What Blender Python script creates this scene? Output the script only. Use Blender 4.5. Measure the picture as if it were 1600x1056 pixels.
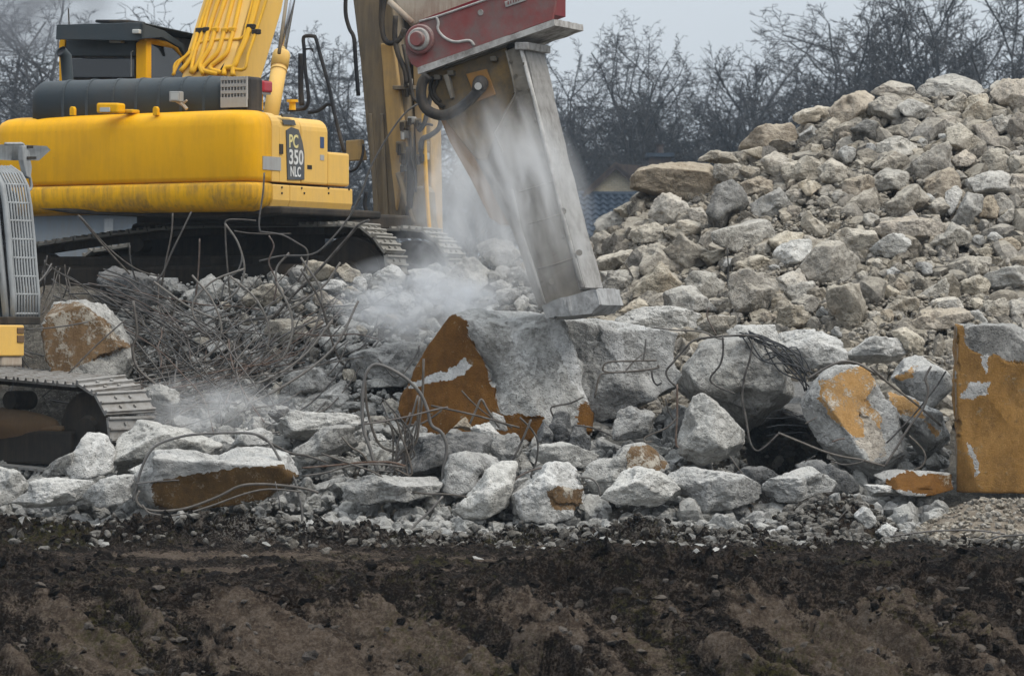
import bpy, bmesh, math, random
import numpy as np
from mathutils import Vector, Matrix

for o in list(bpy.data.objects):
    bpy.data.objects.remove(o)
SC = bpy.context.scene
COL = SC.collection
R = math.radians

# ------------------------------------------------------------------ camera
FOC, CX, CY, CAMZ = 7050.0, 800.0, 528.0, 1.8      # long lens: pixels of the 1600 px wide photograph
cam = bpy.data.cameras.new('camera')
cam_o = bpy.data.objects.new('camera', cam)
COL.objects.link(cam_o)
cam_o.location = (0, 0, CAMZ)
cam_o.rotation_euler = (R(90), 0, 0)
cam.sensor_width = 36.0
cam.lens = FOC / 1600 * 36.0
cam.clip_start = 1.0
cam.clip_end = 3000
cam.dof.use_dof = True
cam.dof.focus_distance = 42.5
cam.dof.aperture_fstop = 7.5
SC.camera = cam_o

# ------------------------------------------------------------------ world: overcast sky
SUN_ELEV, SUN_AZ = 50.0, 125.0                      # azimuth clockwise from +Y
W = bpy.data.worlds.new('World')
SC.world = W
W.use_nodes = True
nt = W.node_tree
nt.nodes.clear()
out = nt.nodes.new('ShaderNodeOutputWorld')
bg = nt.nodes.new('ShaderNodeBackground')
sky = nt.nodes.new('ShaderNodeTexSky')
sky.sky_type = 'NISHITA'
sky.sun_disc = False
sky.sun_elevation = R(SUN_ELEV)
sky.sun_rotation = R(SUN_AZ)
sky.dust_density = 3.0
mixn = nt.nodes.new('ShaderNodeMix')
mixn.data_type = 'RGBA'
mixn.inputs['Factor'].default_value = 0.82           # cloud deck over the clear sky
# soft cloud structure
tc = nt.nodes.new('ShaderNodeTexCoord')
mp = nt.nodes.new('ShaderNodeMapping')
mp.inputs['Scale'].default_value = (2.0, 2.0, 5.0)
ns = nt.nodes.new('ShaderNodeTexNoise')
ns.inputs['Scale'].default_value = 3.0
ns.inputs['Detail'].default_value = 3.0
cr = nt.nodes.new('ShaderNodeValToRGB')
cr.color_ramp.elements[0].position = 0.3
cr.color_ramp.elements[0].color = (7.0, 7.6, 8.3, 1)
cr.color_ramp.elements[1].position = 0.75
cr.color_ramp.elements[1].color = (7.6, 8.2, 8.8, 1)
L_ = nt.links.new
L_(tc.outputs['Generated'], mp.inputs['Vector'])
L_(mp.outputs['Vector'], ns.inputs['Vector'])
L_(ns.outputs['Fac'], cr.inputs['Fac'])
L_(sky.outputs['Color'], mixn.inputs[6])
# standard overcast sky: luminance rises smoothly from horizon to zenith as 1 + 2 sin(elevation)
sx_ = nt.nodes.new('ShaderNodeSeparateXYZ')
L_(tc.outputs['Generated'], sx_.inputs[0])
mm = nt.nodes.new('ShaderNodeMath'); mm.operation = 'MAXIMUM'; mm.inputs[1].default_value = 0.0
L_(sx_.outputs['Z'], mm.inputs[0])
ma = nt.nodes.new('ShaderNodeMath'); ma.operation = 'MULTIPLY_ADD'; ma.inputs[1].default_value = 2.0; ma.inputs[2].default_value = 1.0
L_(mm.outputs[0], ma.inputs[0])
vm = nt.nodes.new('ShaderNodeVectorMath'); vm.operation = 'SCALE'
L_(cr.outputs['Color'], vm.inputs[0]); L_(ma.outputs[0], vm.inputs['Scale'])
L_(vm.outputs[0], mixn.inputs[7])
L_(mixn.outputs[2], bg.inputs['Color'])
bg.inputs['Strength'].default_value = 0.0625
L_(bg.outputs['Background'], out.inputs['Surface'])

sun = bpy.data.lights.new('sun', 'SUN')
sun.energy = 1.5
sun.angle = R(25)
sun.color = (1.0, 0.94, 0.84)
sun_o = bpy.data.objects.new('sun', sun)
COL.objects.link(sun_o)
sd = Vector((math.sin(R(SUN_AZ)) * math.cos(R(SUN_ELEV)), math.cos(R(SUN_AZ)) * math.cos(R(SUN_ELEV)), math.sin(R(SUN_ELEV))))
sun_o.rotation_euler = (-sd).to_track_quat('-Z', 'Y').to_euler()

SC.view_settings.view_transform = 'Standard'
SC.view_settings.look = 'None'
SC.view_settings.exposure = 0.48
SC.view_settings.gamma = 1.0
SC.view_settings.use_curve_mapping = False
SC.cycles.max_bounces = 8
SC.cycles.diffuse_bounces = 3
SC.cycles.volume_bounces = 3
SC.cycles.transparent_max_bounces = 8
SC.cycles.volume_step_rate = 1.0
SC.cycles.volume_max_steps = 128
SC.cycles.use_denoising = True

# ------------------------------------------------------------------ tagging and linking
def tag(o, label=None, cat=None, group=None, kind=None):
    if label: o['label'] = label
    if cat: o['category'] = cat
    if group: o['group'] = group
    if kind: o['kind'] = kind
    return o

def empty(name, loc, rz=0.0, label=None, cat=None, group=None):
    o = bpy.data.objects.new(name, None)
    COL.objects.link(o)
    o.location = loc
    o.rotation_euler = (0, 0, rz)
    o.empty_display_size = 0.2
    return tag(o, label, cat, group)

def link(name, me, parent=None, loc=None):
    o = bpy.data.objects.new(name, me)
    COL.objects.link(o)
    if parent is not None: o.parent = parent
    if loc is not None: o.location = loc
    return o

def mesh_np(name, v, f, mats=(), smooth=True, midx=None):
    """mesh from numpy verts (N,3) and faces (M,3) or (M,4)"""
    v = np.asarray(v, dtype=np.float32)
    f = np.asarray(f, dtype=np.int32)
    k = f.shape[1]
    me = bpy.data.meshes.new(name)
    me.vertices.add(len(v))
    me.vertices.foreach_set('co', v.ravel())
    me.loops.add(f.size)
    me.loops.foreach_set('vertex_index', f.ravel())
    me.polygons.add(len(f))
    me.polygons.foreach_set('loop_start', np.arange(len(f), dtype=np.int32) * k)
    if midx is not None:
        me.polygons.foreach_set('material_index', np.asarray(midx, dtype=np.int32))
    me.polygons.foreach_set('use_smooth', np.full(len(f), bool(smooth)))
    for m in mats: me.materials.append(m)
    me.update(calc_edges=True)
    return me

# ------------------------------------------------------------------ numpy noise
def _hash(ix, iy, iz, seed):
    h = (ix.astype(np.uint32) * np.uint32(374761393) + iy.astype(np.uint32) * np.uint32(668265263)
         + iz.astype(np.uint32) * np.uint32(2147483647) + np.uint32((seed * 974634777 + 12345) & 0xffffffff))
    h = (h ^ (h >> np.uint32(13))) * np.uint32(1274126177)
    h = (h ^ (h >> np.uint32(16))) * np.uint32(2246822519)
    h = h ^ (h >> np.uint32(13))
    return h.astype(np.float32) * np.float32(2.0 / 4294967295.0) - np.float32(1.0)

def vnoise(p, seed=0):
    p = np.asarray(p, dtype=np.float32)
    i = np.floor(p).astype(np.int64)
    f = p - i
    u = f * f * f * (f * (f * 6 - 15) + 10)
    x0, y0, z0 = i[:, 0], i[:, 1], i[:, 2]
    r = 0
    for dx in (0, 1):
        wx = u[:, 0] if dx else 1 - u[:, 0]
        for dy in (0, 1):
            wy = u[:, 1] if dy else 1 - u[:, 1]
            for dz in (0, 1):
                wz = u[:, 2] if dz else 1 - u[:, 2]
                r = r + wx * wy * wz * _hash(x0 + dx, y0 + dy, z0 + dz, seed)
    return r

def fbm(p, octv=4, seed=0, gain=0.5, ridged=False):
    a, s, t = 1.0, 0.0, 0.0
    q = np.array(p, dtype=np.float32)
    for k in range(octv):
        n = vnoise(q, seed + k * 17)
        if ridged: n = 1 - 2 * np.abs(n)
        s = s + a * n
        t += a
        a *= gain
        q = q * 2.03 + 11.3
    return s / t

def sstep(a, b, x):
    t = np.clip((np.asarray(x, dtype=float) - a) / (b - a), 0, 1)
    return t * t * (3 - 2 * t)

# ------------------------------------------------------------------ picture coordinates -> world
def P(px, py, Y):
    return Vector(((px - CX) / FOC * Y, Y, CAMZ + (CY - py) / FOC * Y))

class Frame:
    """a thing's own axes: x = its right side, y = its forward direction, yawed by a (clockwise from +Y)"""
    def __init__(s, O, a):
        s.O, s.a = Vector(O), a
        s.r = Vector((math.cos(a), -math.sin(a), 0))
        s.f = Vector((math.sin(a), math.cos(a), 0))
    def L(s, px, py, f):
        k = (px - CX) / FOC
        b = s.O + s.f * f
        lx = (k * b.y - b.x) / (s.r.x - k * s.r.y)
        Y = b.y + lx * s.r.y
        return Vector((lx, f, CAMZ + (CY - py) / FOC * Y - s.O.z))
    def S(s, px, py, lx):
        k = (px - CX) / FOC
        b = s.O + s.r * lx
        f = (k * b.y - b.x) / (s.f.x - k * s.f.y)
        Y = b.y + f * s.f.y
        return Vector((lx, f, CAMZ + (CY - py) / FOC * Y - s.O.z))

# ------------------------------------------------------------------ mesh collector
class MB:
    def __init__(s): s.v, s.f = [], []
    def add(s, vs, fs):
        b = len(s.v)
        s.v += [tuple(x) for x in vs]
        s.f += [tuple(i + b for i in q) for q in fs]
        return s
    def hexa(s, p):
        return s.add(p, [(0, 3, 2, 1), (4, 5, 6, 7), (0, 1, 5, 4), (1, 2, 6, 5), (2, 3, 7, 6), (3, 0, 4, 7)])
    def box(s, a, b):
        (x0, y0, z0), (x1, y1, z1) = a, b
        return s.hexa([(x0, y0, z0), (x1, y0, z0), (x1, y1, z0), (x0, y1, z0), (x0, y0, z1), (x1, y0, z1), (x1, y1, z1), (x0, y1, z1)])
    def loft(s, A, B):
        n = len(A)
        fs = [tuple(range(n))[::-1], tuple(range(n, 2 * n))]
        for i in range(n):
            j = (i + 1) % n
            fs.append((i, j, n + j, n + i))
        return s.add(list(A) + list(B), fs)
    def tube(s, pts, r, sides=8, cap=True):
        pts = [Vector(p) for p in pts]
        n = len(pts)
        rr = r if isinstance(r, (list, tuple)) else [r] * n
        rings = []
        up = None
        for i, p in enumerate(pts):
            t = (pts[min(i + 1, n - 1)] - pts[max(i - 1, 0)])
            if t.length < 1e-9: t = Vector((0, 0, 1))
            t.normalize()
            if up is None:
                up = Vector((0, 0, 1)) if abs(t.z) < 0.9 else Vector((0, 1, 0))
            a = t.cross(up)
            if a.length < 1e-6: a = t.cross(Vector((1, 0, 0)))
            a.normalize()
            b = a.cross(t).normalized()
            up = b
            rings.append([p + (a * math.cos(2 * math.pi * k / sides) + b * math.sin(2 * math.pi * k / sides)) * rr[i] for k in range(sides)])
        vs = [q for ring in rings for q in ring]
        fs = []
        for i in range(n - 1):
            for k in range(sides):
                k2 = (k + 1) % sides
                fs.append((i * sides + k, i * sides + k2, (i + 1) * sides + k2, (i + 1) * sides + k))
        if cap:
            fs.append(tuple(range(sides))[::-1])
            fs.append(tuple((n - 1) * sides + k for k in range(sides)))
        return s.add(vs, fs)
    def cyl(s, a, b, r, sides=20): return s.tube([a, b], r, sides)
    def mesh(s, name, mat):
        me = bpy.data.meshes.new(name)
        me.from_pydata(s.v, [], s.f)
        bm = bmesh.new(); bm.from_mesh(me)
        bmesh.ops.recalc_face_normals(bm, faces=bm.faces)
        bm.to_mesh(me); bm.free()
        if mat: me.materials.append(mat)
        return me
    def build(s, name, mat, parent=None, bevel=0.0, smooth=False, label=None, seg=2):
        o = link(name, s.mesh(name, mat), parent)
        if smooth:
            for p in o.data.polygons: p.use_smooth = True
        if bevel:
            m = o.modifiers.new('edge', 'BEVEL')
            m.width = bevel; m.segments = seg; m.limit_method = 'ANGLE'; m.angle_limit = R(35)
            m.harden_normals = False
        if label: o['label'] = label
        return o

def smooth_path(pts, n=6):
    """Catmull-Rom through pts"""
    pts = [Vector(p) for p in pts]
    if len(pts) < 3: return pts
    q = [pts[0] * 2 - pts[1]] + pts + [pts[-1] * 2 - pts[-2]]
    o = []
    for i in range(1, len(q) - 2):
        a, b, c, d = q[i - 1], q[i], q[i + 1], q[i + 2]
        for k in range(n):
            t = k / n
            o.append(0.5 * ((2 * b) + (c - a) * t + (2 * a - 5 * b + 4 * c - d) * t * t + (3 * b - a - 3 * c + d) * t ** 3))
    o.append(pts[-1])
    return o

# ------------------------------------------------------------------ materials
class NT:
    def __init__(s, name):
        s.m = bpy.data.materials.new(name)
        s.m.use_nodes = True
        s.t = s.m.node_tree
        s.t.nodes.clear()
        s.out = s.n('ShaderNodeOutputMaterial')
    def n(s, typ, **kw):
        nd = s.t.nodes.new(typ)
        for k, v in kw.items(): setattr(nd, k, v)
        return nd
    def l(s, a, b): s.t.links.new(a, b)
    def coord(s, kind='Object', scale=(1, 1, 1), rot=(0, 0, 0)):
        c = s.n('ShaderNodeTexCoord'); m = s.n('ShaderNodeMapping')
        m.inputs['Scale'].default_value = scale
        m.inputs['Rotation'].default_value = rot
        s.l(c.outputs[kind], m.inputs['Vector'])
        return m.outputs['Vector']
    def noise(s, vec, scale, detail=4, rough=0.6, dist=0.0):
        t = s.n('ShaderNodeTexNoise')
        t.inputs['Scale'].default_value = scale
        t.inputs['Detail'].default_value = detail
        t.inputs['Roughness'].default_value = rough
        t.inputs['Distortion'].default_value = dist
        if vec is not None: s.l(vec, t.inputs['Vector'])
        return t.outputs['Fac']
    def ramp(s, fac, stops):
        r = s.n('ShaderNodeValToRGB')
        e = r.color_ramp.elements
        while len(e) < len(stops): e.new(0.5)
        for i, (p, c) in enumerate(stops):
            e[i].position = p
            if not isinstance(c, (tuple, list)): c = (c, c, c)
            e[i].color = (*c, 1)
        s.l(fac, r.inputs['Fac'])
        return r.outputs['Color']
    def mix(s, fac, a, b, mode='MIX'):
        m = s.n('ShaderNodeMix', data_type='RGBA', blend_type=mode)
        for sock, v in ((m.inputs[0], fac), (m.inputs[6], a), (m.inputs[7], b)):
            if isinstance(v, (int, float)): sock.default_value = v if sock.type == 'VALUE' else (v, v, v, 1)
            elif isinstance(v, (tuple, list)): sock.default_value = (*v, 1)
            else: s.l(v, sock)
        return m.outputs[2]
    def math(s, op, a, b=0.0, clamp=False):
        m = s.n('ShaderNodeMath', operation=op, use_clamp=clamp)
        for i, v in enumerate((a, b)):
            if isinstance(v, (int, float)): m.inputs[i].default_value = v
            else: s.l(v, m.inputs[i])
        return m.outputs[0]
    def upward(s, lo=0.3, hi=0.9):
        """settled dust: how far the surface faces up"""
        g = s.n('ShaderNodeNewGeometry'); x = s.n('ShaderNodeSeparateXYZ')
        s.l(g.outputs['Normal'], x.inputs[0])
        return s.ramp(x.outputs['Z'], [(lo, 0.0), (hi, 1.0)])
    def bump(s, h, strength=0.5, dist=0.02, nrm=None):
        b = s.n('ShaderNodeBump')
        b.inputs['Strength'].default_value = strength
        b.inputs['Distance'].default_value = dist
        s.l(h, b.inputs['Height'])
        if nrm is not None: s.l(nrm, b.inputs['Normal'])
        return b.outputs['Normal']
    def bsdf(s, col, rough=0.8, metal=0.0, nrm=None, spec=0.5):
        b = s.n('ShaderNodeBsdfPrincipled')
        for k, v in (('Base Color', col), ('Roughness', rough), ('Metallic', metal)):
            if isinstance(v, (int, float)): b.inputs[k].default_value = v
            elif isinstance(v, (tuple, list)): b.inputs[k].default_value = (*v, 1)
            else: s.l(v, b.inputs[k])
        b.inputs['Specular IOR Level'].default_value = spec
        if nrm is not None: s.l(nrm, b.inputs['Normal'])
        s.l(b.outputs[0], s.out.inputs['Surface'])
        return s.m

def mat_concrete(name, dark, light, dust=(0.56, 0.54, 0.5), dust_amt=0.55, island=False, pits=True, warm=None):
    t = NT(name)
    v = t.coord('Object')
    rnd = t.n('ShaderNodeNewGeometry').outputs['Random Per Island'] if island else t.n('ShaderNodeObjectInfo').outputs['Random']
    # each piece sees a different part of the pattern
    add = t.n('ShaderNodeVectorMath', operation='ADD')
    comb = t.n('ShaderNodeCombineXYZ')
    k = t.math('MULTIPLY', rnd, 37.0)
    for i in range(3): t.l(k, comb.inputs[i])
    t.l(v, add.inputs[0]); t.l(comb.outputs[0], add.inputs[1])
    v = add.outputs[0]
    big = t.noise(v, 3.5, 5, 0.6)
    fine = t.noise(v, 26, 6, 0.72)
    agg = t.noise(v, 75, 3, 0.7)
    col = t.ramp(t.math('ADD', t.math('MULTIPLY', big, 0.55), t.math('MULTIPLY', fine, 0.45)), [(0.40, dark), (0.6, light)])
    if warm:
        wn = t.ramp(t.noise(v, 2.2, 4, 0.6), [(0.52, 0.0), (0.66, 1.0)])
        col = t.mix(t.mix(0.75, 0.0, wn), col, warm)
    # aggregate: light and dark grains
    col = t.mix(t.ramp(agg, [(0.56, 0.0), (0.7, 0.28)]), col, tuple(min(1, c * 1.5) for c in light))
    col = t.mix(t.ramp(agg, [(0.3, 0.4), (0.42, 0.0)]), col, tuple(c * 0.5 for c in dark))
    # exposed pebbles of the aggregate
    pv = t.n('ShaderNodeTexVoronoi', feature='F1'); pv.inputs['Scale'].default_value = 24
    t.l(v, pv.inputs['Vector'])
    px_ = t.n('ShaderNodeSeparateColor'); t.l(pv.outputs['Color'], px_.inputs[0])
    patch = t.ramp(t.noise(v, 5.0, 4, 0.65), [(0.46, 0.0), (0.58, 1.0)])
    col = t.mix(t.math('MULTIPLY', t.mix(1.0, patch, t.ramp(px_.outputs[0], [(0.55, 0.0), (0.6, 0.5)]), 'MULTIPLY'), 1.0), col, tuple(c * 0.75 for c in dark))
    col = t.mix(t.math('MULTIPLY', t.mix(1.0, patch, t.ramp(px_.outputs[1], [(0.7, 0.0), (0.75, 0.45)]), 'MULTIPLY'), 1.0), col, tuple(min(1, c * 1.25) for c in light))
    # per piece value shift
    hs = t.n('ShaderNodeHueSaturation')
    t.l(col, hs.inputs['Color'])
    t.l(t.math('ADD', t.math('MULTIPLY', rnd, 0.55), 0.72), hs.inputs['Value'])
    r2 = t.math('FRACT', t.math('MULTIPLY', rnd, 7.31))
    t.l(t.math('ADD', t.math('MULTIPLY', r2, 0.4), 0.5), hs.inputs['Saturation'])
    col = hs.outputs['Color']
    dn = t.ramp(t.math('MULTIPLY', t.upward(0.15, 0.85), t.noise(v, 9, 4, 0.7)), [(0.22, 0.0), (0.6, dust_amt)])
    col = t.mix(dn, col, dust)
    h = t.math('ADD', t.math('MULTIPLY', fine, 1.0), t.math('MULTIPLY', agg, 0.35))
    if pits:
        vo = t.n('ShaderNodeTexVoronoi', feature='F1')
        vo.inputs['Scale'].default_value = 38
        t.l(v, vo.inputs['Vector'])
        h = t.math('ADD', h, t.math('MULTIPLY', t.ramp(vo.outputs['Distance'], [(0.1, 0.0), (0.35, 1.0)]), 0.4))
    n = t.bump(h, 1.0, 0.035)
    return t.bsdf(col, 0.95, 0, n, spec=0.06)

M = {}
M['gray'] = mat_concrete('concrete_gray', (0.195, 0.186, 0.168), (0.47, 0.452, 0.412))
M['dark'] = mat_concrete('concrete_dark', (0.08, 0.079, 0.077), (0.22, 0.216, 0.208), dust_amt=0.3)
M['pale'] = mat_concrete('concrete_pale', (0.315, 0.303, 0.275), (0.6, 0.578, 0.53), dust=(0.74, 0.715, 0.66))
M['buff'] = mat_concrete('concrete_buff', (0.26, 0.222, 0.162), (0.57, 0.5, 0.39), dust=(0.7, 0.63, 0.515), warm=(0.42, 0.33, 0.22))
M['tan'] = mat_concrete('concrete_tan', (0.25, 0.195, 0.13), (0.49, 0.4, 0.285), dust=(0.62, 0.53, 0.4), warm=(0.36, 0.27, 0.17))
M['warmgray'] = mat_concrete('concrete_warm_gray', (0.22, 0.2, 0.166), (0.52, 0.482, 0.414), dust=(0.62, 0.58, 0.505))
M['warmdark'] = mat_concrete('concrete_warm_dark', (0.1, 0.095, 0.085), (0.24, 0.225, 0.2), dust_amt=0.35)
M['gravel'] = mat_concrete('gravel_buff', (0.12, 0.1, 0.072), (0.39, 0.337, 0.26), dust=(0.56, 0.5, 0.4), island=True, pits=False)  # colour darkened to deepen the shade in gaps between the chunks
M['gravel_mud'] = mat_concrete('muddy_gravel', (0.03, 0.025, 0.02), (0.2, 0.18, 0.15), dust=(0.34, 0.32, 0.285), dust_amt=0.5, island=True, pits=False)
M['gravel_pale'] = mat_concrete('gravel_pale', (0.15, 0.144, 0.128), (0.44, 0.427, 0.392), dust=(0.58, 0.56, 0.52), island=True, pits=False)

def mat_coat(name, c0, c1, worn, amount=0.5, scale=5.0, rough=0.75):
    """old paint or rust-brown coating on concrete, flaked through in places"""
    t = NT(name)
    v = t.coord('Object')
    a = t.noise(v, scale, 6, 0.65)
    b = t.noise(v, scale * 7, 5, 0.7)
    streak = t.noise(t.coord('Object', (6, 6, 1.8)), 1.4, 6, 0.7)
    col = t.ramp(t.math('ADD', t.math('MULTIPLY', a, 0.5), t.math('MULTIPLY', streak, 0.5)), [(0.36, c0), (0.64, c1)])
    sc = t.ramp(t.math('ADD', t.math('MULTIPLY', a, 0.6), t.math('MULTIPLY', b, 0.4)), [(0.60 - 0.12 * amount, 0.0), (0.64 - 0.1 * amount, 1.0)])
    stain = t.ramp(t.noise(t.coord('Object', (2.2, 2.2, 0.9)), 2.1, 6, 0.7), [(0.45, 0.0), (0.68, 0.75)])
    col = t.mix(stain, col, tuple(x * 0.5 + 0.004 for x in c0))
    grain = t.noise(v, 70, 4, 0.75)
    col = t.mix(t.ramp(grain, [(0.52, 0.0), (0.7, 0.55)]), col, tuple(min(1, x * 1.4 + 0.008) for x in c1))
    col = t.mix(sc, col, worn)
    col = t.mix(t.ramp(b, [(0.55, 0.0), (0.75, 0.6)]), col, tuple(x * 0.4 for x in c0))
    return t.bsdf(col, rough, 0, t.bump(t.math('ADD', t.math('ADD', b, grain), sc), 0.7, 0.012), spec=0.12)
M['brown_coat'] = mat_coat('brown_coating', (0.115, 0.05, 0.010), (0.19, 0.088, 0.02), (0.3, 0.25, 0.18), 0.1)
M['dark_brown'] = mat_coat('dark_brown_coating', (0.06, 0.034, 0.012), (0.13, 0.075, 0.027), (0.24, 0.2, 0.15), 0.4, 7)
M['ochre_coat'] = mat_coat('ochre_coating', (0.3, 0.165, 0.055), (0.44, 0.265, 0.11), (0.5, 0.44, 0.36), 0.55, 7)
M['soil_face'] = mat_coat('soil_stained_face', (0.125, 0.075, 0.036), (0.225, 0.145, 0.078), (0.38, 0.34, 0.28), 0.8, 6)
M['wall_coat'] = mat_coat('wall_coating', (0.185, 0.096, 0.024), (0.3, 0.168, 0.056), (0.32, 0.25, 0.15), 0.25, 3)
M['scar'] = mat_concrete('chipped_concrete', (0.46, 0.45, 0.43), (0.7, 0.69, 0.665))

def mat_paint(name, base, dirt=(0.16, 0.12, 0.075), dirt_amt=0.35, dust=(0.42, 0.36, 0.27), dust_amt=0.3, rough=0.45, scale=1.6, scratch=True, spec=0.14, streak=True):
    t = NT(name)
    v = t.coord('Object')
    a = t.noise(v, scale, 6, 0.68)
    b = t.noise(v, scale * 12, 5, 0.7)
    st = t.noise(t.coord('Object', (7, 7, 0.7) if streak else (2.3, 2.3, 1.6)), scale, 6, 0.7)
    col = t.mix(t.ramp(t.math('MULTIPLY', a, st), [(0.19, 0.0), (0.36, dirt_amt)]), base, dirt)
    du = t.math('MULTIPLY', t.math('ADD', t.math('MULTIPLY', t.upward(0.0, 0.95), 0.65), 0.35), t.ramp(a, [(0.3, 0.25), (0.7, 1.0)]))
    col = t.mix(t.math('MULTIPLY', du, dust_amt), col, dust)
    if scratch:
        col = t.mix(t.ramp(t.math('MULTIPLY', b, a), [(0.41, 0.0), (0.46, 0.8)]), col, dirt)
    rg = t.ramp(a, [(0.3, rough), (0.7, min(1, rough + 0.25))])
    return t.bsdf(col, rg, 0, t.bump(t.math('ADD', b, t.math('MULTIPLY', a, 2.0)), 0.15, 0.01), spec=spec)
M['yellow'] = mat_paint('yellow_paint', (0.82, 0.41, 0.004), dirt=(0.3, 0.15, 0.03), dirt_amt=0.22, dust_amt=0.03, rough=0.4)
M['yellow_scuffed'] = mat_paint('scuffed_yellow_paint', (0.8, 0.41, 0.004), dirt=(0.13, 0.085, 0.045), dirt_amt=0.62, dust=(0.5, 0.36, 0.18), dust_amt=0.15, rough=0.45, scale=2.6)
M['yellow_dusty'] = mat_paint('dusty_yellow_paint', (0.7, 0.42, 0.09), dirt=(0.4, 0.25, 0.1), dirt_amt=0.3, dust=(0.66, 0.5, 0.28), dust_amt=0.45, rough=0.55)
M['yellow_pipe'] = mat_paint('yellow_pipe', (0.68, 0.36, 0.012), dust_amt=0.1, rough=0.4, dirt_amt=0.2)
M['arm_dusty'] = mat_paint('dust_caked_paint', (0.2, 0.15, 0.088), dirt=(0.075, 0.06, 0.044), dirt_amt=1.0, dust=(0.3, 0.26, 0.205), dust_amt=1.0, rough=0.85, scale=2.2)
M['arm_clean'] = mat_paint('worn_arm_paint', (0.46, 0.29, 0.1), dirt=(0.2, 0.14, 0.08), dirt_amt=0.7, dust=(0.4, 0.33, 0.24), dust_amt=0.75, rough=0.7, scale=2)
M['red'] = mat_paint('red_paint', (0.19, 0.03, 0.028), dirt=(0.09, 0.065, 0.058), dirt_amt=0.8, dust=(0.42, 0.385, 0.36), dust_amt=0.62, rough=0.75, scale=3.2, streak=False)
M['red_deep'] = mat_paint('red_paint_inside', (0.16, 0.012, 0.02), dust_amt=0.1, rough=0.5)
M['white_dust'] = mat_paint('concrete_dust_on_steel', (0.42, 0.405, 0.38), dirt=(0.12, 0.105, 0.09), dirt_amt=1.0, dust=(0.62, 0.6, 0.58), dust_amt=0.5, rough=0.9, scale=4, streak=False)
M['jaw'] = mat_paint('dusty_jaw_steel', (0.16, 0.14, 0.112), dirt=(0.04, 0.034, 0.028), dirt_amt=1.0, dust=(0.34, 0.315, 0.28), dust_amt=0.55, rough=0.85, scale=1.8, streak=False)
M['jaw_dark'] = mat_paint('dark_jaw_steel', (0.085, 0.073, 0.056), dirt=(0.07, 0.06, 0.05), dirt_amt=0.7, dust=(0.33, 0.3, 0.25), dust_amt=0.35, rough=0.8, scale=2, streak=False)
M['cheek'] = mat_paint('brown_worn_steel', (0.085, 0.066, 0.044), dirt=(0.2, 0.115, 0.03), dirt_amt=0.75, dust=(0.3, 0.26, 0.2), dust_amt=0.4, rough=0.85, scale=3.2, streak=False)
M['side_plate'] = mat_paint('scraped_side_plate', (0.24, 0.23, 0.215), dirt=(0.075, 0.066, 0.056), dirt_amt=1.0, dust=(0.6, 0.59, 0.57), dust_amt=0.55, rough=0.85, scale=5, streak=False)
M['jaw_rust'] = mat_paint('rust_brown_steel', (0.26, 0.125, 0.03), dirt=(0.14, 0.08, 0.035), dirt_amt=0.5, dust=(0.42, 0.34, 0.25), dust_amt=0.3, rough=0.8, scale=2)
M['foot'] = mat_paint('dusted_wear_plate', (0.33, 0.33, 0.325), dirt=(0.13, 0.125, 0.12), dirt_amt=0.9, dust=(0.52, 0.52, 0.515), dust_amt=0.5, rough=0.8, scale=7, streak=False)
M['beige'] = mat_paint('beige_arm_paint', (0.4, 0.34, 0.27), dirt=(0.2, 0.11, 0.08), dirt_amt=0.7, dust_amt=0.5, rough=0.8, scale=3)
M['hood'] = mat_paint('dark_hood_paint', (0.042, 0.054, 0.062), dirt=(0.06, 0.055, 0.05), dust=(0.2, 0.2, 0.19), dust_amt=0.3, rough=0.5)
M['black'] = mat_paint('black_paint', (0.016, 0.017, 0.02), dust=(0.15, 0.14, 0.13), dust_amt=0.15, rough=0.5)
M['undercarriage'] = mat_paint('dirty_undercarriage', (0.025, 0.023, 0.021), dirt=(0.06, 0.045, 0.033), dirt_amt=0.7, dust=(0.14, 0.12, 0.095), dust_amt=0.4, rough=0.9, scale=3)
M['shoe'] = mat_paint('worn_track_steel', (0.22, 0.215, 0.205), dirt=(0.07, 0.055, 0.042), dirt_amt=0.9, dust=(0.46, 0.44, 0.41), dust_amt=0.6, rough=0.6, scale=5, streak=False)
M['shoe_dirty'] = mat_paint('soiled_track_steel', (0.2, 0.19, 0.17), dirt=(0.08, 0.07, 0.055), dirt_amt=0.6, dust=(0.36, 0.335, 0.29), dust_amt=0.6, rough=0.8, scale=5, streak=False)
M['rubber'] = mat_paint('black_rubber', (0.014, 0.015, 0.018), dust=(0.16, 0.15, 0.14), dust_amt=0.25, rough=0.6)
M['chrome'] = NT('chrome_rod').bsdf((0.75, 0.77, 0.8), 0.18, 1.0)
M['silver'] = mat_paint('silver_panel', (0.34, 0.34, 0.33), dust_amt=0.2, rough=0.5)
M['graylight'] = mat_paint('gray_guard_paint', (0.3, 0.315, 0.32), dirt=(0.1, 0.1, 0.1), dirt_amt=0.5, dust=(0.42, 0.41, 0.39), dust_amt=0.4, rough=0.6, scale=4)
M['charcoal'] = mat_paint('charcoal_decal', (0.07, 0.08, 0.09), dust_amt=0.15, rough=0.5)
M['letter_yellow'] = mat_paint('cream_letter', (0.72, 0.62, 0.28), dust_amt=0.1)
M['letter_white'] = mat_paint('white_letter', (0.68, 0.68, 0.66), dust_amt=0.1)
M['redlight'] = NT('red_lens').bsdf((0.35, 0.02, 0.03), 0.25)
M['lamp_lens'] = NT('lamp_lens').bsdf((0.45, 0.45, 0.42), 0.2)
M['glass'] = NT('dark_cab_glass').bsdf((0.02, 0.022, 0.025), 0.08, spec=0.8)
M['glass_green'] = NT('greenish_cab_glass').bsdf((0.16, 0.2, 0.19), 0.12, spec=0.8)
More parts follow.
